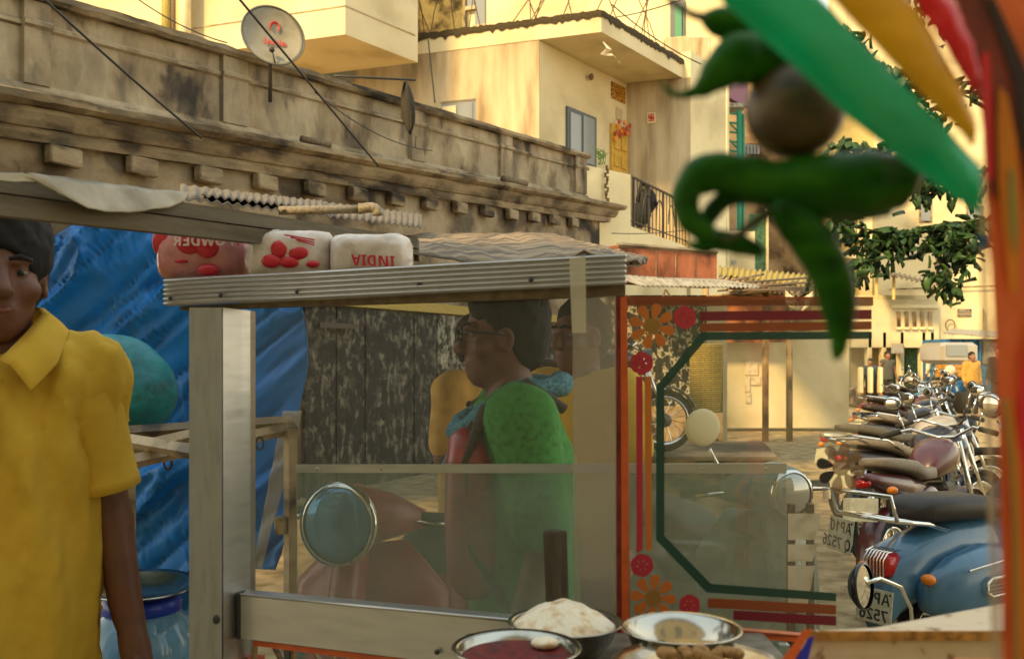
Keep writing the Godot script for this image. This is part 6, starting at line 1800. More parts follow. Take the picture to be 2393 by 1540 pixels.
func build_people() -> void:
	# man in yellow at the left edge
	var man := person("man in a yellow polo shirt standing at the left edge", Vector3(-1.05, 0, -2.02), 0.36, {"h": 1.78, "near": true, "cell": 0.014, "head_cell": 0.006, "shirt_cell": 0.011, "skin": M.skin_dark, "shirt": M.shirt_yellow, "sleeve": 0.3, "hem": 0.78, "puff": 0.03, "crease": 0.03, "fold_freq": 8.0, "girth": 0.9, "sw": 0.145, "look": 0.16, "elbow": [Vector3(-0.22, 1.1, -0.03), Vector3(0.2, 1.1, -0.02)], "wrist": [Vector3(-0.25, 0.86, 0.05), Vector3(0.245, 0.85, 0.03)]})
	var nk: Vector3 = man.get_meta("neck")
	# collar: two folded flaps
	for x in [-1, 1]:
		var inner := [[0.0, 0.1, -0.075], [0.065, 0.095, -0.035], [0.078, 0.078, 0.03], [0.052, 0.035, 0.09], [0.012, -0.015, 0.13]]
		var outer := [[0.0, 0.055, -0.12], [0.1, 0.055, -0.06], [0.13, 0.045, 0.03], [0.115, -0.02, 0.118], [0.07, -0.075, 0.155]]
		var g := []
		for i in 17:
			var f := i / 16.0
			var pi := along(inner.map(func(q): return nk + Vector3(q[0] * x, q[1], q[2])), f)
			var po := along(outer.map(func(q): return nk + Vector3(q[0] * x, q[1], q[2])), f)
			g.append([pi, pi.lerp(po, 0.35) + Vector3(0, 0.012, 0.006), pi.lerp(po, 0.7) + Vector3(0, 0.008, 0.004), po])
		add_local("collar", Shape.new().soft().sheet(g, Vector3(0, 0.003, 0.002)), M.shirt_yellow, man)
	add_local("placket", Shape.new().soft().sheet([[nk + Vector3(-0.016, -0.05, 0.105), nk + Vector3(0.016, -0.05, 0.105)], [nk + Vector3(-0.016, -0.12, 0.14), nk + Vector3(0.016, -0.12, 0.14)], [nk + Vector3(-0.016, -0.2, 0.158), nk + Vector3(0.016, -0.2, 0.158)]], Vector3(0, 0, 0.004)), M.shirt_yellow, man)
	# short sleeves: open tubes that flare to a clean hem
	for k in 2:
		var x := -1.0 if k == 0 else 1.0
		var a := Vector3(x * 0.145, 1.4, 0) * 1.047
		var e := Vector3(x * (0.22 if k == 0 else 0.2), 1.1, -0.025) * 1.047
		var ax := (e - a).normalized()
		var pr := []
		for q in [[0.072, -0.02], [0.083, 0.03], [0.082, 0.1], [0.081, 0.17], [0.083, 0.225], [0.085, 0.228], [0.086, 0.25], [0.083, 0.251], [0.079, 0.24], [0.075, 0.1]]: pr.append(Vector2(q[0], q[1]))
		add_local("sleeve", Shape.new().soft().lathe(a, ax, pr, 40, 0.86), M.shirt_yellow, man)
	# woman in profile
	var wo := person("person with glasses and blue scarf in a green top, in profile behind the cabinet", Vector3(0.03, 0, -2.45), -PI * 0.5 + 0.12, {"h": 1.66, "near": true, "cell": 0.016, "head_cell": 0.006, "skin": M.skin_dark, "shirt": M.shirt_green, "sleeve": 0.9, "lean": 0.03, "puff": 0.01, "crease": 0.02, "pants": M.trousers})
	var hd: Vector3 = wo.get_meta("head")
	nk = wo.get_meta("neck")
	var gl := add_local("glasses", Shape.new().soft().tube([hd + Vector3(-0.08, 0.008, -0.0), hd + Vector3(-0.066, 0.014, 0.1)], 0.0035, 6).tube([hd + Vector3(0.08, 0.008, 0.0), hd + Vector3(0.066, 0.014, 0.1)], 0.0035, 6).tube([hd + Vector3(-0.01, 0.014, 0.112), hd + Vector3(0.01, 0.014, 0.112)], 0.003, 6), M.black_paint, wo)
	for x in [-1, 1]:
		var ring := []
		for k in 17: ring.append(hd + Vector3(x * 0.037 + cos(TAU * k / 16.0) * 0.028, 0.006 + sin(TAU * k / 16.0) * 0.019, 0.108 - absf(cos(TAU * k / 16.0) + x) * 0.003))
		add_local("glasses_rim", Shape.new().soft().tube(ring, 0.0035, 6), M.black_paint, wo)
	var sc := []
	var sr := []
	for k in 25:
		var a := TAU * k / 24.0
		sc.append(nk + Vector3(sin(a) * 0.115, 0.01 - 0.1 * maxf(0.0, cos(a)) + 0.02 * maxf(0.0, -cos(a)), cos(a) * 0.135 + 0.005))
		sr.append(0.026 + 0.007 * sin(k * 2.1))
	add_local("scarf", Shape.new().soft().tube(sc, sr, 10), M.scarf, wo)
	add_local("scarf_fold", Shape.new().soft().tube([nk + Vector3(0.07, 0.0, 0.02), nk + Vector3(0.09, -0.06, 0.08), nk + Vector3(0.06, -0.13, 0.13), nk + Vector3(0.01, -0.18, 0.16)], [0.02, 0.028, 0.032, 0.02], 10), M.scarf, wo)
	for x in [-1, 1]:
		add_local("backpack_strap", Shape.new().soft().tube([nk + Vector3(x * 0.12, -0.03, -0.11), nk + Vector3(x * 0.125, 0.03, -0.02), nk + Vector3(x * 0.13, -0.03, 0.08), nk + Vector3(x * 0.14, -0.15, 0.13), nk + Vector3(x * 0.15, -0.35, 0.12), nk + Vector3(x * 0.16, -0.5, 0.02)], [0.022, 0.026, 0.026, 0.025, 0.022, 0.02], 8, true, 0.6), M.strap, wo)
	var hb := thing("shoulder_bag", "large dark red shoulder bag hanging in front of the person in green", "bag", spot(1105, 1400, 2.32))
	obj("bag", Shape.new().soft().loft([[spot(1108, 1395, 2.33), Vector3(0.03, 0, 0), Vector3(0, 0, 0.03)], [spot(1105, 1360, 2.33), Vector3(0.06, 0, 0), Vector3(0, 0, 0.06)], [spot(1105, 1220, 2.33), Vector3(0.068, 0, 0.0), Vector3(0, 0, 0.07)], [spot(1100, 1080, 2.33), Vector3(0.06, 0, 0), Vector3(0, 0, 0.06)], [spot(1090, 1020, 2.33), Vector3(0.04, 0, 0), Vector3(0, 0, 0.045)], [spot(1085, 1000, 2.33), Vector3(0.01, 0, 0), Vector3(0, 0, 0.02)]], 18, 2.6), M.paint_red, hb)
	obj("strap", Shape.new().soft().tube([spot(1092, 1010, 2.33), spot(1130, 950, 2.34), spot(1185, 900, 2.36)], 0.009, 6), M.strap, hb)
	# her back, a man in a yellow t-shirt
	person("man in a plain yellow t-shirt behind the see-through corner post", Vector3(0.24, 0, -3.3), -0.9, {"h": 1.68, "near": true, "cell": 0.02, "head_cell": 0.009, "skin": M.skin_dark, "shirt": M.shirt_yellow, "sleeve": 0.6, "hem": 0.8})
	# person in striped yellow
	var st := person("person in a yellow top with black bands standing by the door strip", Vector3(-0.15, 0, -4.2), 0.9, {"h": 1.66, "near": true, "cell": 0.02, "head_cell": 0.009, "skin": M.skin_dark, "shirt": M.shirt_stripe, "sleeve": 0.8, "elbow": [Vector3(-0.24, 1.12, 0.02), Vector3(0.26, 1.15, 0.06)], "wrist": [Vector3(-0.2, 0.95, 0.2), Vector3(0.12, 1.12, 0.26)]})
	for k in 2:
		var ring := []
		var yb := 1.32 - k * 0.1
		for j in 25:
			var a := TAU * j / 24.0
			ring.append(Vector3(sin(a) * 0.189, yb + 0.012 * sin(a * 2.0), cos(a) * 0.136))
		add_local("black_band", Shape.new().soft().tube(ring, 0.013, 8), M.shirt_black, st)
	# far people
	person("man in white shirt and dark trousers standing in the street", Vector3(13.5, 0, -31.6), PI + 0.6, {"h": 1.72, "cell": 0.03, "skin": M.skin_dark, "shirt": M.shirt_white, "sleeve": 1.5, "hem": 0.86})
	person("man in grey sleeveless vest by the stone posts", Vector3(11.3, 0, -29.6), 0.2, {"h": 1.66, "cell": 0.03, "skin": M.skin_mid, "shirt": M.shirt_grey, "sleeve": 0.0, "elbow": [Vector3(-0.32, 1.18, 0.02), Vector3(0.26, 1.12, 0)], "wrist": [Vector3(-0.42, 1.02, 0.1), Vector3(0.3, 0.9, 0.05)]})
	person("stooping person in dark blue beside the man in a vest", Vector3(10.6, 0, -29.0), -0.6, {"h": 1.45, "cell": 0.03, "lean": 0.12, "skin": M.skin_mid, "shirt": M.shirt_blue, "sleeve": 1.2})
	person("person in pale yellow jacket in front of the goods vehicle", Vector3(11.6, 0, -24.8), 0.2, {"h": 1.62, "cell": 0.03, "skin": M.skin_mid, "shirt": M.shirt_stripe, "sleeve": 1.7})
	person("person in dark jacket at the right beside the goods vehicle", Vector3(11.9, 0, -24.0), -0.8, {"h": 1.74, "cell": 0.03, "skin": M.skin_mid, "shirt": M.shirt_black, "sleeve": 1.7})

# ---------------------------------------------------------------- vehicles
func wheel_parts(t: Node3D, c: Vector3, r: float, w: float, spoked: bool) -> void:
	var prof := []
	for k in 13:
		var a := TAU * k / 12.0
		prof.append(Vector2(r - w * 0.5 + cos(a) * w * 0.5, sin(a) * w * 0.5))
	var wh := obj("wheel", Shape.new().soft().lathe(c, Vector3(1, 0, 0), prof, 32), M.rubber, t)
	var ri := r - w
	obj("rim", Shape.new().soft().lathe(c, Vector3(1, 0, 0), [Vector2(ri, -0.03), Vector2(ri + 0.012, -0.03), Vector2(ri + 0.012, 0.03), Vector2(ri, 0.03), Vector2(ri - 0.012, 0.0), Vector2(ri, -0.03)], 28), M.chrome, wh)
	obj("hub", Shape.new().soft().lathe(c, Vector3(1, 0, 0), [Vector2(0.001, -0.06), Vector2(0.06, -0.06), Vector2(0.07, 0), Vector2(0.06, 0.06), Vector2(0.001, 0.06)], 16), M.engine, wh)
	if spoked:
		var sp := Shape.new()
		for k in 18:
			var a := TAU * k / 18.0
			var q := Vector3(0, cos(a + 0.3), sin(a + 0.3)) * 0.06
			sp.tube([c + q + Vector3(0.03 if k % 2 else -0.03, 0, 0), c + Vector3(0, cos(a), sin(a)) * ri], 0.003, 4)
		obj("spokes", sp, M.chrome, wh)

func motorcycle(label: String, o: Dictionary) -> Node3D:
	# forward is -z
	var t := thing("motorcycle", label, "motorcycle", Vector3.ZERO, "motorcycles parked along the street")
	var X := Vector3(1, 0, 0)
	var Y := Vector3(0, 1, 0)
	var Z := Vector3(0, 0, 1)
	wheel_parts(t, Vector3(0, 0.3, 0.63), 0.3, 0.085, true)
	wheel_parts(t, Vector3(0, 0.3, -0.66), 0.3, 0.075, true)
	obj("tank", Shape.new().soft().loft([[Vector3(0, 0.78, 0.06), X * 0.06, Y * 0.05], [Vector3(0, 0.83, -0.02), X * 0.105, Y * 0.1], [Vector3(0, 0.87, -0.18), X * 0.14, Y * 0.12], [Vector3(0, 0.88, -0.3), X * 0.12, Y * 0.1], [Vector3(0, 0.87, -0.38), X * 0.05, Y * 0.05]], 18), o.paint, t)
	obj("seat", Shape.new().soft().loft([[Vector3(0, 0.8, 0.02), X * 0.08, Y * 0.025], [Vector3(0, 0.79, 0.12), X * 0.12, Y * 0.036], [Vector3(0, 0.8, 0.3), X * 0.14, Y * 0.038], [Vector3(0, 0.85, 0.42), X * 0.135, Y * 0.042], [Vector3(0, 0.875, 0.56), X * 0.12, Y * 0.038], [Vector3(0, 0.9, 0.74), X * 0.095, Y * 0.03], [Vector3(0, 0.905, 0.8), X * 0.05, Y * 0.018]], 24, 5.0), o.seat, t)
	obj("tail_cowl", Shape.new().soft().loft([[Vector3(0, 0.68, 0.25), X * 0.1, Y * 0.09], [Vector3(0, 0.74, 0.5), X * 0.12, Y * 0.08], [Vector3(0, 0.8, 0.8), X * 0.08, Y * 0.05], [Vector3(0, 0.83, 0.95), X * 0.045, Y * 0.025]], 16), o.paint, t)
	obj("tail_lamp", Shape.new().soft().ball(Vector3(0, 0.8, 0.93), Vector3(0.055, 0.03, 0.03), 8), M.tail_red, t)
	for x in [-1, 1]:
		obj("side_panel", Shape.new().soft().ball(Vector3(x * 0.1, 0.62, 0.22), Vector3(0.03, 0.1, 0.16), 10), o.paint, t)
		obj("fork", Shape.new().soft().tube([Vector3(x * 0.075, 0.3, -0.66), Vector3(x * 0.075, 0.95, -0.42)], 0.019, 8), M.chrome, t)
		obj("shock", Shape.new().soft().tube([Vector3(x * 0.11, 0.32, 0.62), Vector3(x * 0.11, 0.68, 0.5)], [0.02, 0.03], 8), M.chrome, t)
		obj("grip", Shape.new().soft().tube([Vector3(x * 0.25, 1.03, -0.3), Vector3(x * 0.37, 1.0, -0.24)], 0.018, 8), M.rubber, t)
		obj("indicator", Shape.new().soft().ball(Vector3(x * 0.15, 0.76, 0.88), Vector3(0.03, 0.022, 0.03), 8), M.amber, t)
		obj("mirror_stalk", Shape.new().soft().tube([Vector3(x * 0.23, 1.03, -0.32), Vector3(x * 0.28, 1.18, -0.34)], 0.006, 6), M.chrome, t)
		var mi := obj("mirror", Shape.new().soft().ball(Vector3(x * 0.3, 1.22, -0.34), Vector3(0.065, 0.05, 0.018), 10), M.black_paint, t)
		obj("mirror_glass", Shape.new().soft().ball(Vector3(x * 0.3, 1.22, -0.328), Vector3(0.058, 0.044, 0.01), 10), M.mirror, mi)
	obj("handlebar", Shape.new().soft().tube([Vector3(-0.34, 1.01, -0.26), Vector3(-0.2, 1.04, -0.34), Vector3(-0.06, 0.98, -0.42), Vector3(0.06, 0.98, -0.42), Vector3(0.2, 1.04, -0.34), Vector3(0.34, 1.01, -0.26)], 0.012, 8), M.chrome, t)
	var hl := obj("headlamp", Shape.new().soft().lathe(Vector3(0, 0.9, -0.48), Vector3(0, 0, -1), [Vector2(0.001, -0.1), Vector2(0.06, -0.08), Vector2(0.095, 0), Vector2(0.098, 0.04), Vector2(0.09, 0.045)], 20), M.black_paint, t)
	obj("lens", Shape.new().soft().ball(Vector3(0, 0.9, -0.515), Vector3(0.088, 0.088, 0.03), 10), M.lens, hl)
	obj("engine", Shape.new().at(Vector3(0, 0.42, -0.08), Vector3(0.2, 0.2, 0.34), 0.04).at(Vector3(0, 0.6, -0.2), Vector3(0.16, 0.22, 0.15), 0.02), M.engine, t)
	for k in 5:
		obj("cooling_fin", Shape.new().at(Vector3(0, 0.53 + k * 0.035, -0.2), Vector3(0.2, 0.008, 0.2), 0.003), M.engine, t)
	obj("exhaust", Shape.new().soft().tube([Vector3(0.06, 0.55, -0.3), Vector3(0.1, 0.3, -0.34), Vector3(0.13, 0.24, -0.1), Vector3(0.15, 0.26, 0.25), Vector3(0.16, 0.32, 0.8)], [0.02, 0.022, 0.025, 0.045, 0.05], 10), M.chrome, t)
	obj("frame_tube", Shape.new().soft().tube([Vector3(0, 0.9, -0.4), Vector3(0, 0.34, -0.28), Vector3(0, 0.3, 0.2), Vector3(0, 0.72, 0.4)], 0.022, 8), M.black_paint, t)
	for z in [0.63, -0.66]:
		var g := []
		for i in 11:
			var a := lerpf(-0.5, 1.6, i / 10.0) if z > 0 else lerpf(-1.2, 1.0, i / 10.0)
			var row := []
			for j in 5:
				var x := (j - 2) * 0.032
				row.append(Vector3(x, 0.3 + cos(a) * (0.335 - x * x * 4.0), z + sin(a) * (0.335 - x * x * 4.0)))
			g.append(row)
		obj("mudguard", Shape.new().soft().sheet(g, Vector3(0, 0.004, 0)), o.get("guard", o.paint), t)
	if o.get("rack", false):
		obj("luggage_rail", Shape.new().soft().tube([Vector3(-0.13, 0.82, 0.4), Vector3(-0.16, 0.9, 0.6), Vector3(-0.12, 0.95, 0.92), Vector3(0.12, 0.95, 0.92), Vector3(0.16, 0.9, 0.6), Vector3(0.13, 0.82, 0.4)], 0.01, 8).tube([Vector3(-0.12, 0.93, 0.8), Vector3(0.12, 0.93, 0.8)], 0.008, 6), M.chrome, t)
	var pl := obj("number_plate", Shape.new().box(Transform3D(Basis(Vector3.RIGHT, -0.25), Vector3(0, 0.66, 0.97)), Vector3(0.2, 0.13, 0.006), 0.002), M.plate, t)
	obj("stand", Shape.new().soft().tube([Vector3(-0.1, 0.3, 0.05), Vector3(-0.22, 0.01, 0.1)], 0.012, 6), M.iron, t)
	return t

func put(t: Node3D, at: Vector3, yaw: float, tilt := 0.0) -> void:
	t.position = at
	t.rotation = Vector3(0, yaw, tilt)

func scooter(label: String, o: Dictionary) -> Node3D:
	var t := thing("scooter", label, "scooter", Vector3.ZERO, "scooters around the cart")
	var X := Vector3(1, 0, 0)
	var Y := Vector3(0, 1, 0)
	wheel_parts(t, Vector3(0, 0.22, 0.55), 0.22, 0.09, false)
	wheel_parts(t, Vector3(0, 0.22, -0.68), 0.22, 0.09, false)
	# leg shield: curved shell
	var g := []
	for i in 15:
		var f := i / 14.0
		var row := []
		for j in 13:
			var a := (j - 6) / 6.0
			var w := lerpf(0.2, 0.27, sin(f * PI * 0.75)) * (1.0 if f < 0.8 else lerpf(1.0, 0.45, (f - 0.8) / 0.2))
			row.append(Vector3(a * w, 0.2 + f * 0.72, -0.42 - 0.1 * (1.0 - f) * 0.2 + 0.09 * a * a + 0.1 * f - 0.06))
		g.append(row)
	obj("leg_shield", Shape.new().soft().sheet(g, Vector3(0, 0, 0.012)), o.paint, t)
	obj("shield_nose", Shape.new().soft().loft([[Vector3(0, 0.4, -0.52), X * 0.05, Vector3(0, 0, 0.06)], [Vector3(0, 0.6, -0.52), X * 0.055, Vector3(0, 0, 0.07)], [Vector3(0, 0.85, -0.46), X * 0.05, Vector3(0, 0, 0.07)], [Vector3(0, 0.95, -0.42), X * 0.04, Vector3(0, 0, 0.06)]], 14), o.paint, t)
	obj("floorboard", Shape.new().at(Vector3(0, 0.22, -0.1), Vector3(0.38, 0.04, 0.62), 0.015), o.paint, t)
	# front mudguard
	obj("front_mudguard", Shape.new().soft().loft([[Vector3(0, 0.3, -0.42), X * 0.08, Y * 0.06], [Vector3(0, 0.42, -0.52), X * 0.1, Y * 0.07], [Vector3(0, 0.46, -0.68), X * 0.1, Y * 0.06], [Vector3(0, 0.4, -0.84), X * 0.09, Y * 0.05], [Vector3(0, 0.3, -0.92), X * 0.06, Y * 0.03]], 16), o.paint, t)
	obj("mudguard_crest", Shape.new().soft().tube([Vector3(0, 0.49, -0.55), Vector3(0, 0.53, -0.68), Vector3(0, 0.46, -0.84)], [0.006, 0.012, 0.005], 8), M.chrome, t)
	# headset
	obj("headset", Shape.new().soft().loft([[Vector3(-0.2, 1.0, -0.36), Vector3(0, 0, 0.03), Y * 0.03], [Vector3(-0.11, 1.01, -0.4), Vector3(0, 0, 0.075), Y * 0.07], [Vector3(0, 1.01, -0.43), Vector3(0, 0, 0.11), Y * 0.1], [Vector3(0.11, 1.01, -0.4), Vector3(0, 0, 0.075), Y * 0.07], [Vector3(0.2, 1.0, -0.36), Vector3(0, 0, 0.03), Y * 0.03]], 18, 2.2), o.paint, t)
	var lr: float = o.get("lamp", 0.08)
	var hl := obj("headlamp", Shape.new().soft().lathe(Vector3(0, 1.0, -0.52), Vector3(0, 0.05, -1), [Vector2(lr * 0.8, -0.06), Vector2(lr * 1.08, 0), Vector2(lr * 1.1, 0.025), Vector2(lr * 0.98, 0.03)], 28), M.chrome, t)
	obj("lens", Shape.new().soft().ball(Vector3(0, 1.0, -0.535), Vector3(lr, lr, 0.03), 14), o.get("lens", M.lens), hl)
	for x in [-1, 1]:
		obj("grip", Shape.new().soft().tube([Vector3(x * 0.19, 1.0, -0.36), Vector3(x * 0.33, 0.99, -0.3)], 0.022, 10), M.rubber, t)
		obj("lever", Shape.new().soft().tube([Vector3(x * 0.16, 1.0, -0.4), Vector3(x * 0.3, 0.985, -0.36)], 0.006, 6), M.chrome, t)
		if o.get("mirrors", true) and x in o.get("sides", [-1, 1]):
			obj("mirror_stalk", Shape.new().soft().tube([Vector3(x * 0.17, 1.03, -0.37), Vector3(x * 0.25, 1.16, -0.38)], 0.006, 6), M.chrome, t)
			var mi := obj("mirror", Shape.new().soft().ball(Vector3(x * 0.28, 1.24, -0.38), Vector3(0.075, 0.07, 0.02), 12), o.get("back", M.black_paint), t)
			obj("mirror_glass", Shape.new().soft().ball(Vector3(x * 0.28, 1.24, -0.366), Vector3(0.068, 0.063, 0.01), 12), M.mirror, mi)
		# side cowls
		obj("side_cowl", Shape.new().soft().loft([[Vector3(x * 0.15, 0.46, 0.12), X * 0.04, Y * 0.08], [Vector3(x * 0.185, 0.48, 0.25), X * 0.085, Y * 0.15], [Vector3(x * 0.195, 0.48, 0.45), X * 0.105, Y * 0.17], [Vector3(x * 0.185, 0.46, 0.65), X * 0.09, Y * 0.15], [Vector3(x * 0.15, 0.44, 0.8), X * 0.04, Y * 0.07]], 18, 2.3), o.paint, t)
		obj("cowl_trim", Shape.new().soft().tube([Vector3(x * 0.27, 0.58, 0.25), Vector3(x * 0.302, 0.59, 0.45), Vector3(x * 0.275, 0.56, 0.66)], 0.006, 6), M.chrome, t)
		var gr := obj("cowl_grille", Shape.new().soft().tube([Vector3(x * 0.302, 0.52, 0.36), Vector3(x * 0.306, 0.52, 0.54), Vector3(x * 0.304, 0.5, 0.57), Vector3(x * 0.304, 0.46, 0.57), Vector3(x * 0.306, 0.44, 0.54), Vector3(x * 0.302, 0.44, 0.36), Vector3(x * 0.3, 0.46, 0.34), Vector3(x * 0.3, 0.5, 0.34), Vector3(x * 0.302, 0.52, 0.36)], 0.007, 8), M.chrome, t)
		for k in 4:
			obj("grille_bar", Shape.new().tube([Vector3(x * 0.304, 0.455 + k * 0.017, 0.35), Vector3(x * 0.306, 0.455 + k * 0.017, 0.56)], 0.003, 5), M.chrome, gr)
		obj("rear_indicator", Shape.new().soft().ball(Vector3(x * 0.17, 0.52, 0.8), Vector3(0.035, 0.025, 0.03), 8), M.amber, t)
	# rear body
	obj("rear_body", Shape.new().soft().loft([[Vector3(0, 0.5, 0.08), X * 0.13, Y * 0.2], [Vector3(0, 0.55, 0.25), X * 0.14, Y * 0.2], [Vector3(0, 0.57, 0.5), X * 0.135, Y * 0.17], [Vector3(0, 0.54, 0.7), X * 0.12, Y * 0.15], [Vector3(0, 0.46, 0.86), X * 0.095, Y * 0.13], [Vector3(0, 0.36, 0.93), X * 0.07, Y * 0.1]], 18, 2.6), o.paint, t)
	obj("seat", Shape.new().soft().loft([[Vector3(0, 0.74, 0.02), X * 0.08, Y * 0.03], [Vector3(0, 0.77, 0.12), X * 0.12, Y * 0.05], [Vector3(0, 0.79, 0.3), X * 0.15, Y * 0.06], [Vector3(0, 0.8, 0.5), X * 0.15, Y * 0.06], [Vector3(0, 0.8, 0.68), X * 0.13, Y * 0.06], [Vector3(0, 0.78, 0.74), X * 0.08, Y * 0.04]], 18, 3.4), o.get("seat", M.seat_dark), t)
	var tl := obj("tail_lamp", Shape.new().soft().loft([[Vector3(0, 0.57, 0.84), X * 0.055, Y * 0.055], [Vector3(0, 0.565, 0.9), X * 0.06, Y * 0.055], [Vector3(0, 0.56, 0.935), X * 0.045, Y * 0.045]], 14, 3.5), M.tail_red, t)
	for k in 7:
		var x := (k - 3) * 0.017
		obj("lamp_guard", Shape.new().soft().tube([Vector3(x, 0.632, 0.83), Vector3(x, 0.63, 0.92), Vector3(x, 0.6, 0.952), Vector3(x, 0.52, 0.95)], 0.0035, 6), M.chrome, tl)
	if o.get("rack", true):
		obj("luggage_rack", Shape.new().soft().tube([Vector3(-0.14, 0.72, 0.62), Vector3(-0.15, 0.76, 0.78), Vector3(-0.16, 0.79, 1.0), Vector3(0.16, 0.79, 1.0), Vector3(0.15, 0.76, 0.78), Vector3(0.14, 0.72, 0.62)], 0.011, 8).tube([Vector3(-0.155, 0.775, 0.88), Vector3(0.155, 0.775, 0.88)], 0.009, 8).tube([Vector3(-0.16, 0.79, 1.0), Vector3(-0.16, 0.9, 1.04), Vector3(0.16, 0.9, 1.04), Vector3(0.16, 0.79, 1.0)], 0.01, 8).tube([Vector3(-0.07, 0.77, 0.8), Vector3(-0.07, 0.79, 1.0)], 0.007, 6).tube([Vector3(0.07, 0.77, 0.8), Vector3(0.07, 0.79, 1.0)], 0.007, 6), M.chrome, t)
	if o.has("plates"):
		for k in o.plates.size():
			var q: Array = o.plates[k]
			var tf := Transform3D(Basis(Vector3.UP, q[2]) * Basis(Vector3.RIGHT, -0.12), q[0])
			var p := obj("number_plate", Shape.new().box(tf, Vector3(0.19, 0.15, 0.005), 0.003), M.plate, t)
			var rt := tf.basis.x
			var up := tf.basis.y
			obj("lettering", lettering(q[1][0], 0.07, tf.origin + tf.basis.z * 0.0032 + up * 0.035, -rt, up, 0.0008), M.ink, p)
			obj("lettering", lettering(q[1][1], 0.07, tf.origin + tf.basis.z * 0.0032 + up * -0.038, -rt, up, 0.0008), M.ink, p)
			for x in [-0.08, 0.08]:
				obj("bolt", Shape.new().soft().ball(tf * Vector3(x, 0.06, 0.003), Vector3(0.006, 0.006, 0.003), 6), M.ink, p)
	obj("stand", Shape.new().soft().tube([Vector3(-0.1, 0.22, 0.2), Vector3(-0.17, 0.01, 0.26)], 0.012, 6).tube([Vector3(0.1, 0.22, 0.2), Vector3(0.17, 0.01, 0.26)], 0.012, 6), M.iron, t)
	return t

func build_vehicles() -> void:
	# blue scooter, tail towards us
	var b := scooter("blue scooter seen from behind with caged red tail lamp at the lower right", {"paint": M.paint_blue, "plates": [[Vector3(0.03, 0.4, 0.985), ["AP10", "7526"], 0.0], [Vector3(-0.1, 0.7, 1.05), ["AP10", "AQ 7526"], -0.3]]})
	put(b, Vector3(2.43, 0, -4.9), -1.02)
	var r := scooter("red scooter facing the panel with a large round headlamp", {"paint": M.paint_red, "lamp": 0.115, "lens": M.lens_blue, "mirrors": false})
	put(r, Vector3(-0.36, 0, -3.45), PI - 0.3)
	var g := scooter("sage green scooter facing the decorated pane, one pale mirror raised", {"paint": M.paint_sage, "sides": [1], "back": M.sun_wall})  # pale mirror back stands in for bright sky reflected in it
	put(g, Vector3(0.84, 0, -4.1), PI + 0.35)
	# row of motorcycles parked at an angle
	var row := [[2.75, -6.1, "maroon motorcycle with pale seat right behind the blue scooter", "paint_maroon", "seat_pale"], [3.25, -7.3, "black motorcycle with long pale seat, second behind the blue scooter", "black_paint", "seat_pale"], [3.75, -8.6, "silver motorcycle with grey seat in the middle of the row", "paint_silver", "seat_grey"], [4.4, -10.2, "black motorcycle with luggage rail in the middle of the row", "black_paint", "seat_pale"], [5.1, -12.0, "black motorcycle with dark seat towards the street end", "black_paint", "seat_dark"], [6.0, -14.2, "maroon motorcycle with dark seat towards the street end", "paint_maroon", "seat_dark"], [7.2, -17.0, "blue motorcycle with dark seat near the far people", "paint_blue", "seat_dark"], [8.6, -20.5, "smallest dark motorcycle of the row before the goods vehicle", "black_paint", "seat_dark"]]
	rng.seed = 19
	for k in row.size():
		var q: Array = row[k]
		var m := motorcycle(q[2], {"paint": M[q[3]], "seat": M[q[4]], "rack": k % 2 == 1})
		put(m, Vector3(q[0] - 0.12, 0, q[1]), -1.05 + rng.randf_range(-0.3, 0.3), rng.randf_range(0.05, 0.16))
	# far bikes by the shops
	var m2 := motorcycle("pale motorcycle standing by the far pillared shops", {"paint": M.paint_silver, "seat": M.seat_pale})
	put(m2, Vector3(11.2, 0, -27.0), 0.9, 0.08)
	var m3 := motorcycle("motorcycle in front of the peeling wall behind the orange frame", {"paint": M.black_paint, "seat": M.seat_dark})
	put(m3, Vector3(0.81, 0.593, -9.4), -PI * 0.5 + 0.1, 0.0)
	# loose round mirror on a stalk near the blue scooter and the white slatted board
	var t := thing("stalk_mirror", "round dark rear-view mirror on a stalk in front of the blue tail lamp", "mirror", spot(2040, 1480, 3.2))
	var c := spot(2014, 1370, 3.2)
	var n := Vector3(0.75, 0.1, 0.65).normalized()
	obj("rim", Shape.new().soft().lathe(c, n, [Vector2(0.001, -0.03), Vector2(0.05, -0.025), Vector2(0.076, 0.0), Vector2(0.078, 0.012), Vector2(0.07, 0.014)], 28), M.black_paint, t)
	obj("glass", Shape.new().soft().lathe(c + n * 0.008, n, [Vector2(0.07, 0.0), Vector2(0.001, 0.003)], 28), M.mirror, t)
	obj("stalk", Shape.new().soft().tube([c + Vector3(0.0, 0.0, -0.02), spot(2058, 1352, 3.24), spot(2106, 1372, 3.3), spot(2130, 1420, 3.5), Vector3(spot(2140, 0, 3.6).x, 0.4, -3.6), Vector3(spot(2140, 0, 3.6).x, 0.0, -3.6)], 0.007, 8), M.chrome, t)
	# white slatted board
	var w := thing("slatted_board", "white wooden board of three slats standing behind the decorated pane", "board", Vector3(spot(1880, 0, 3.3).x, 0, -3.3))
	for q in [[1200, 1262], [1272, 1312], [1322, 1425]]:
		obj("slat", Shape.new().hexa([spot(1842, q[1], 3.3), spot(1906 - (q[1] - 1262) * 0.12, q[1], 3.3), spot(1906 - (q[1] - 1262) * 0.12, q[1], 3.33), spot(1842, q[1], 3.33), spot(1842, q[0], 3.3), spot(1920 - (q[0] - 1200) * 0.12, q[0], 3.3), spot(1920 - (q[0] - 1200) * 0.12, q[0], 3.33), spot(1842, q[0], 3.33)]), M.shirt_white, w)
	for u in [1850, 1894]:
		obj("upright", Shape.new().at(Vector3(spot(u, 0, 3.36).x, 0.5, -3.36), Vector3(0.02, 1.0, 0.03)), M.stick, w)

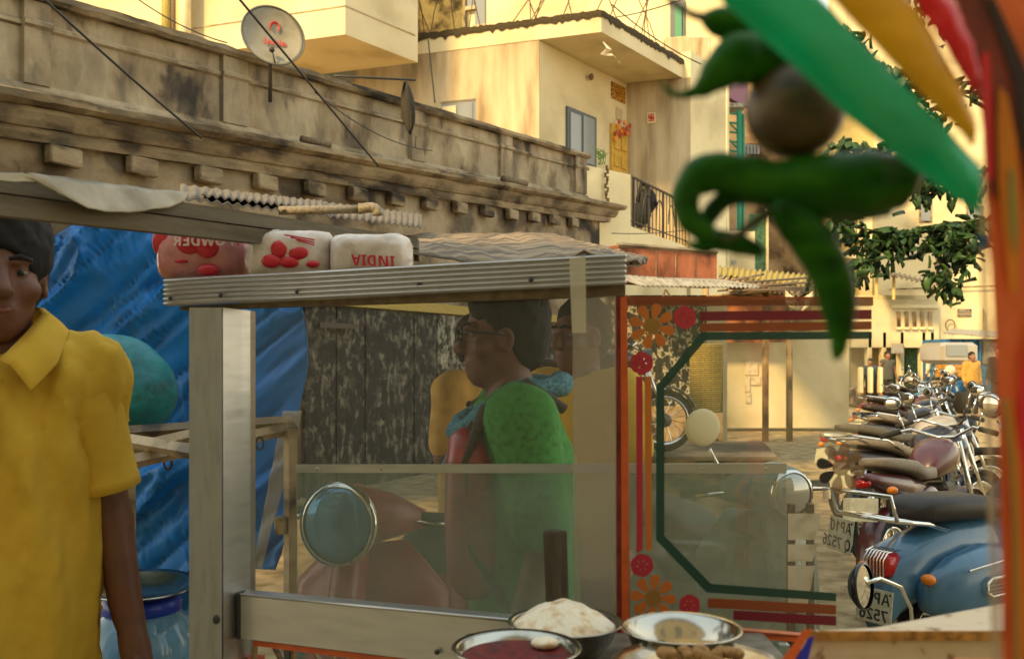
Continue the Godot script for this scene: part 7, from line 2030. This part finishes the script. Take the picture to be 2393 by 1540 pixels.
func build_added_house() -> void:
	# unseen house, added behind the viewer to keep the low sun off the cart
	var t := thing("added_shade_house", "unseen two-storey house added behind the viewer to shade the cart", "building", Vector3(0, 0, 5))
	obj("wall", Shape.new().at(Vector3(-2, 4.2, 5.5), Vector3(22, 8.4, 5.0), 0.05), M.cream_wall, t)  # pale colour chosen to bounce light back onto the cart
	obj("roof_edge", Shape.new().at(Vector3(-2, 8.5, 5.3), Vector3(22.6, 0.2, 5.6), 0.03), M.cornice, t)
	for x in [-8, -4, 0, 4]:
		var w := obj("window", Shape.new().at(Vector3(x, 4.6, 2.98), Vector3(1.2, 1.4, 0.06), 0.01), M.window_frame, t)
		obj("pane", Shape.new().at(Vector3(x, 4.6, 2.94), Vector3(1.0, 1.2, 0.02)), M.pane_grey, w)
	for x in [-6, -1, 3.5]:
		obj("shutter", Shape.new().at(Vector3(x, 1.3, 2.98), Vector3(2.4, 2.6, 0.06), 0.01), M.green_shutter, t)

# ---------------------------------------------------------------- scene
func _ready() -> void:
	rng.seed = 1
	var cam := Camera3D.new()
	cam.name = "camera"
	add_child(cam)
	cam.position = Vector3(0, EYE, 0)
	cam.near = 0.05
	cam.far = 400.0
	cam.projection = Camera3D.PROJECTION_FRUSTUM
	cam.size = 0.05 * 1540.0 / FOCAL
	cam.frustum_offset = Vector2(0, 0.05 * 65.0 / FOCAL)
	cam.current = true
	var att := CameraAttributesPhysical.new()
	att.frustum_focus_distance = 3.4
	att.exposure_aperture = 7.0
	cam.attributes = att
	var we := WorldEnvironment.new()
	we.name = "daylight"
	var env := Environment.new()
	env.background_mode = Environment.BG_SKY
	var sky := Sky.new()
	var sm := ProceduralSkyMaterial.new()
	sm.sky_top_color = Color(0.55, 0.59, 0.6)
	sm.sky_horizon_color = Color(0.88, 0.83, 0.7)
	sm.ground_horizon_color = Color(0.6, 0.5, 0.34)
	sm.ground_bottom_color = Color(0.3, 0.25, 0.18)
	sm.sky_curve = 0.2
	sm.sky_energy_multiplier = 1.45
	sky.sky_material = sm
	env.sky = sky
	env.tonemap_mode = Environment.TONE_MAPPER_LINEAR
	env.tonemap_exposure = 1.75
	env.sdfgi_enabled = true
	env.ssao_enabled = true
	env.ssil_enabled = true
	we.environment = env
	add_child(we)
	var sun := DirectionalLight3D.new()
	sun.name = "sun"
	sun.light_energy = 1.25
	sun.light_color = Color(1.0, 0.85, 0.58)
	sun.light_angular_distance = 8.0
	sun.shadow_enabled = true
	add_child(sun)
	sun.look_at_from_position(Vector3(-9, 9, 6), Vector3(0, 0, -4), Vector3.UP)
	make_materials()
	# ground out to the horizon
	struct("ground", Shape.new().hexa([Vector3(-300, -0.3, 60), Vector3(300, -0.3, 60), Vector3(300, -0.3, -350), Vector3(-300, -0.3, -350), Vector3(-300, 0, 60), Vector3(300, 0, 60), Vector3(300, 0, -350), Vector3(-300, 0, -350)]), M.ground)
	build_added_house()
	build_old_building()
	build_white_house()
	build_upper_blocks()
	build_far_street()
	build_awnings()
	build_roof_details()
	build_tree()
	build_door()
	build_left()
	build_cabinet()
	build_pane()
	build_counter()
	build_post()
	build_charm()
	build_vehicles()
	build_people()
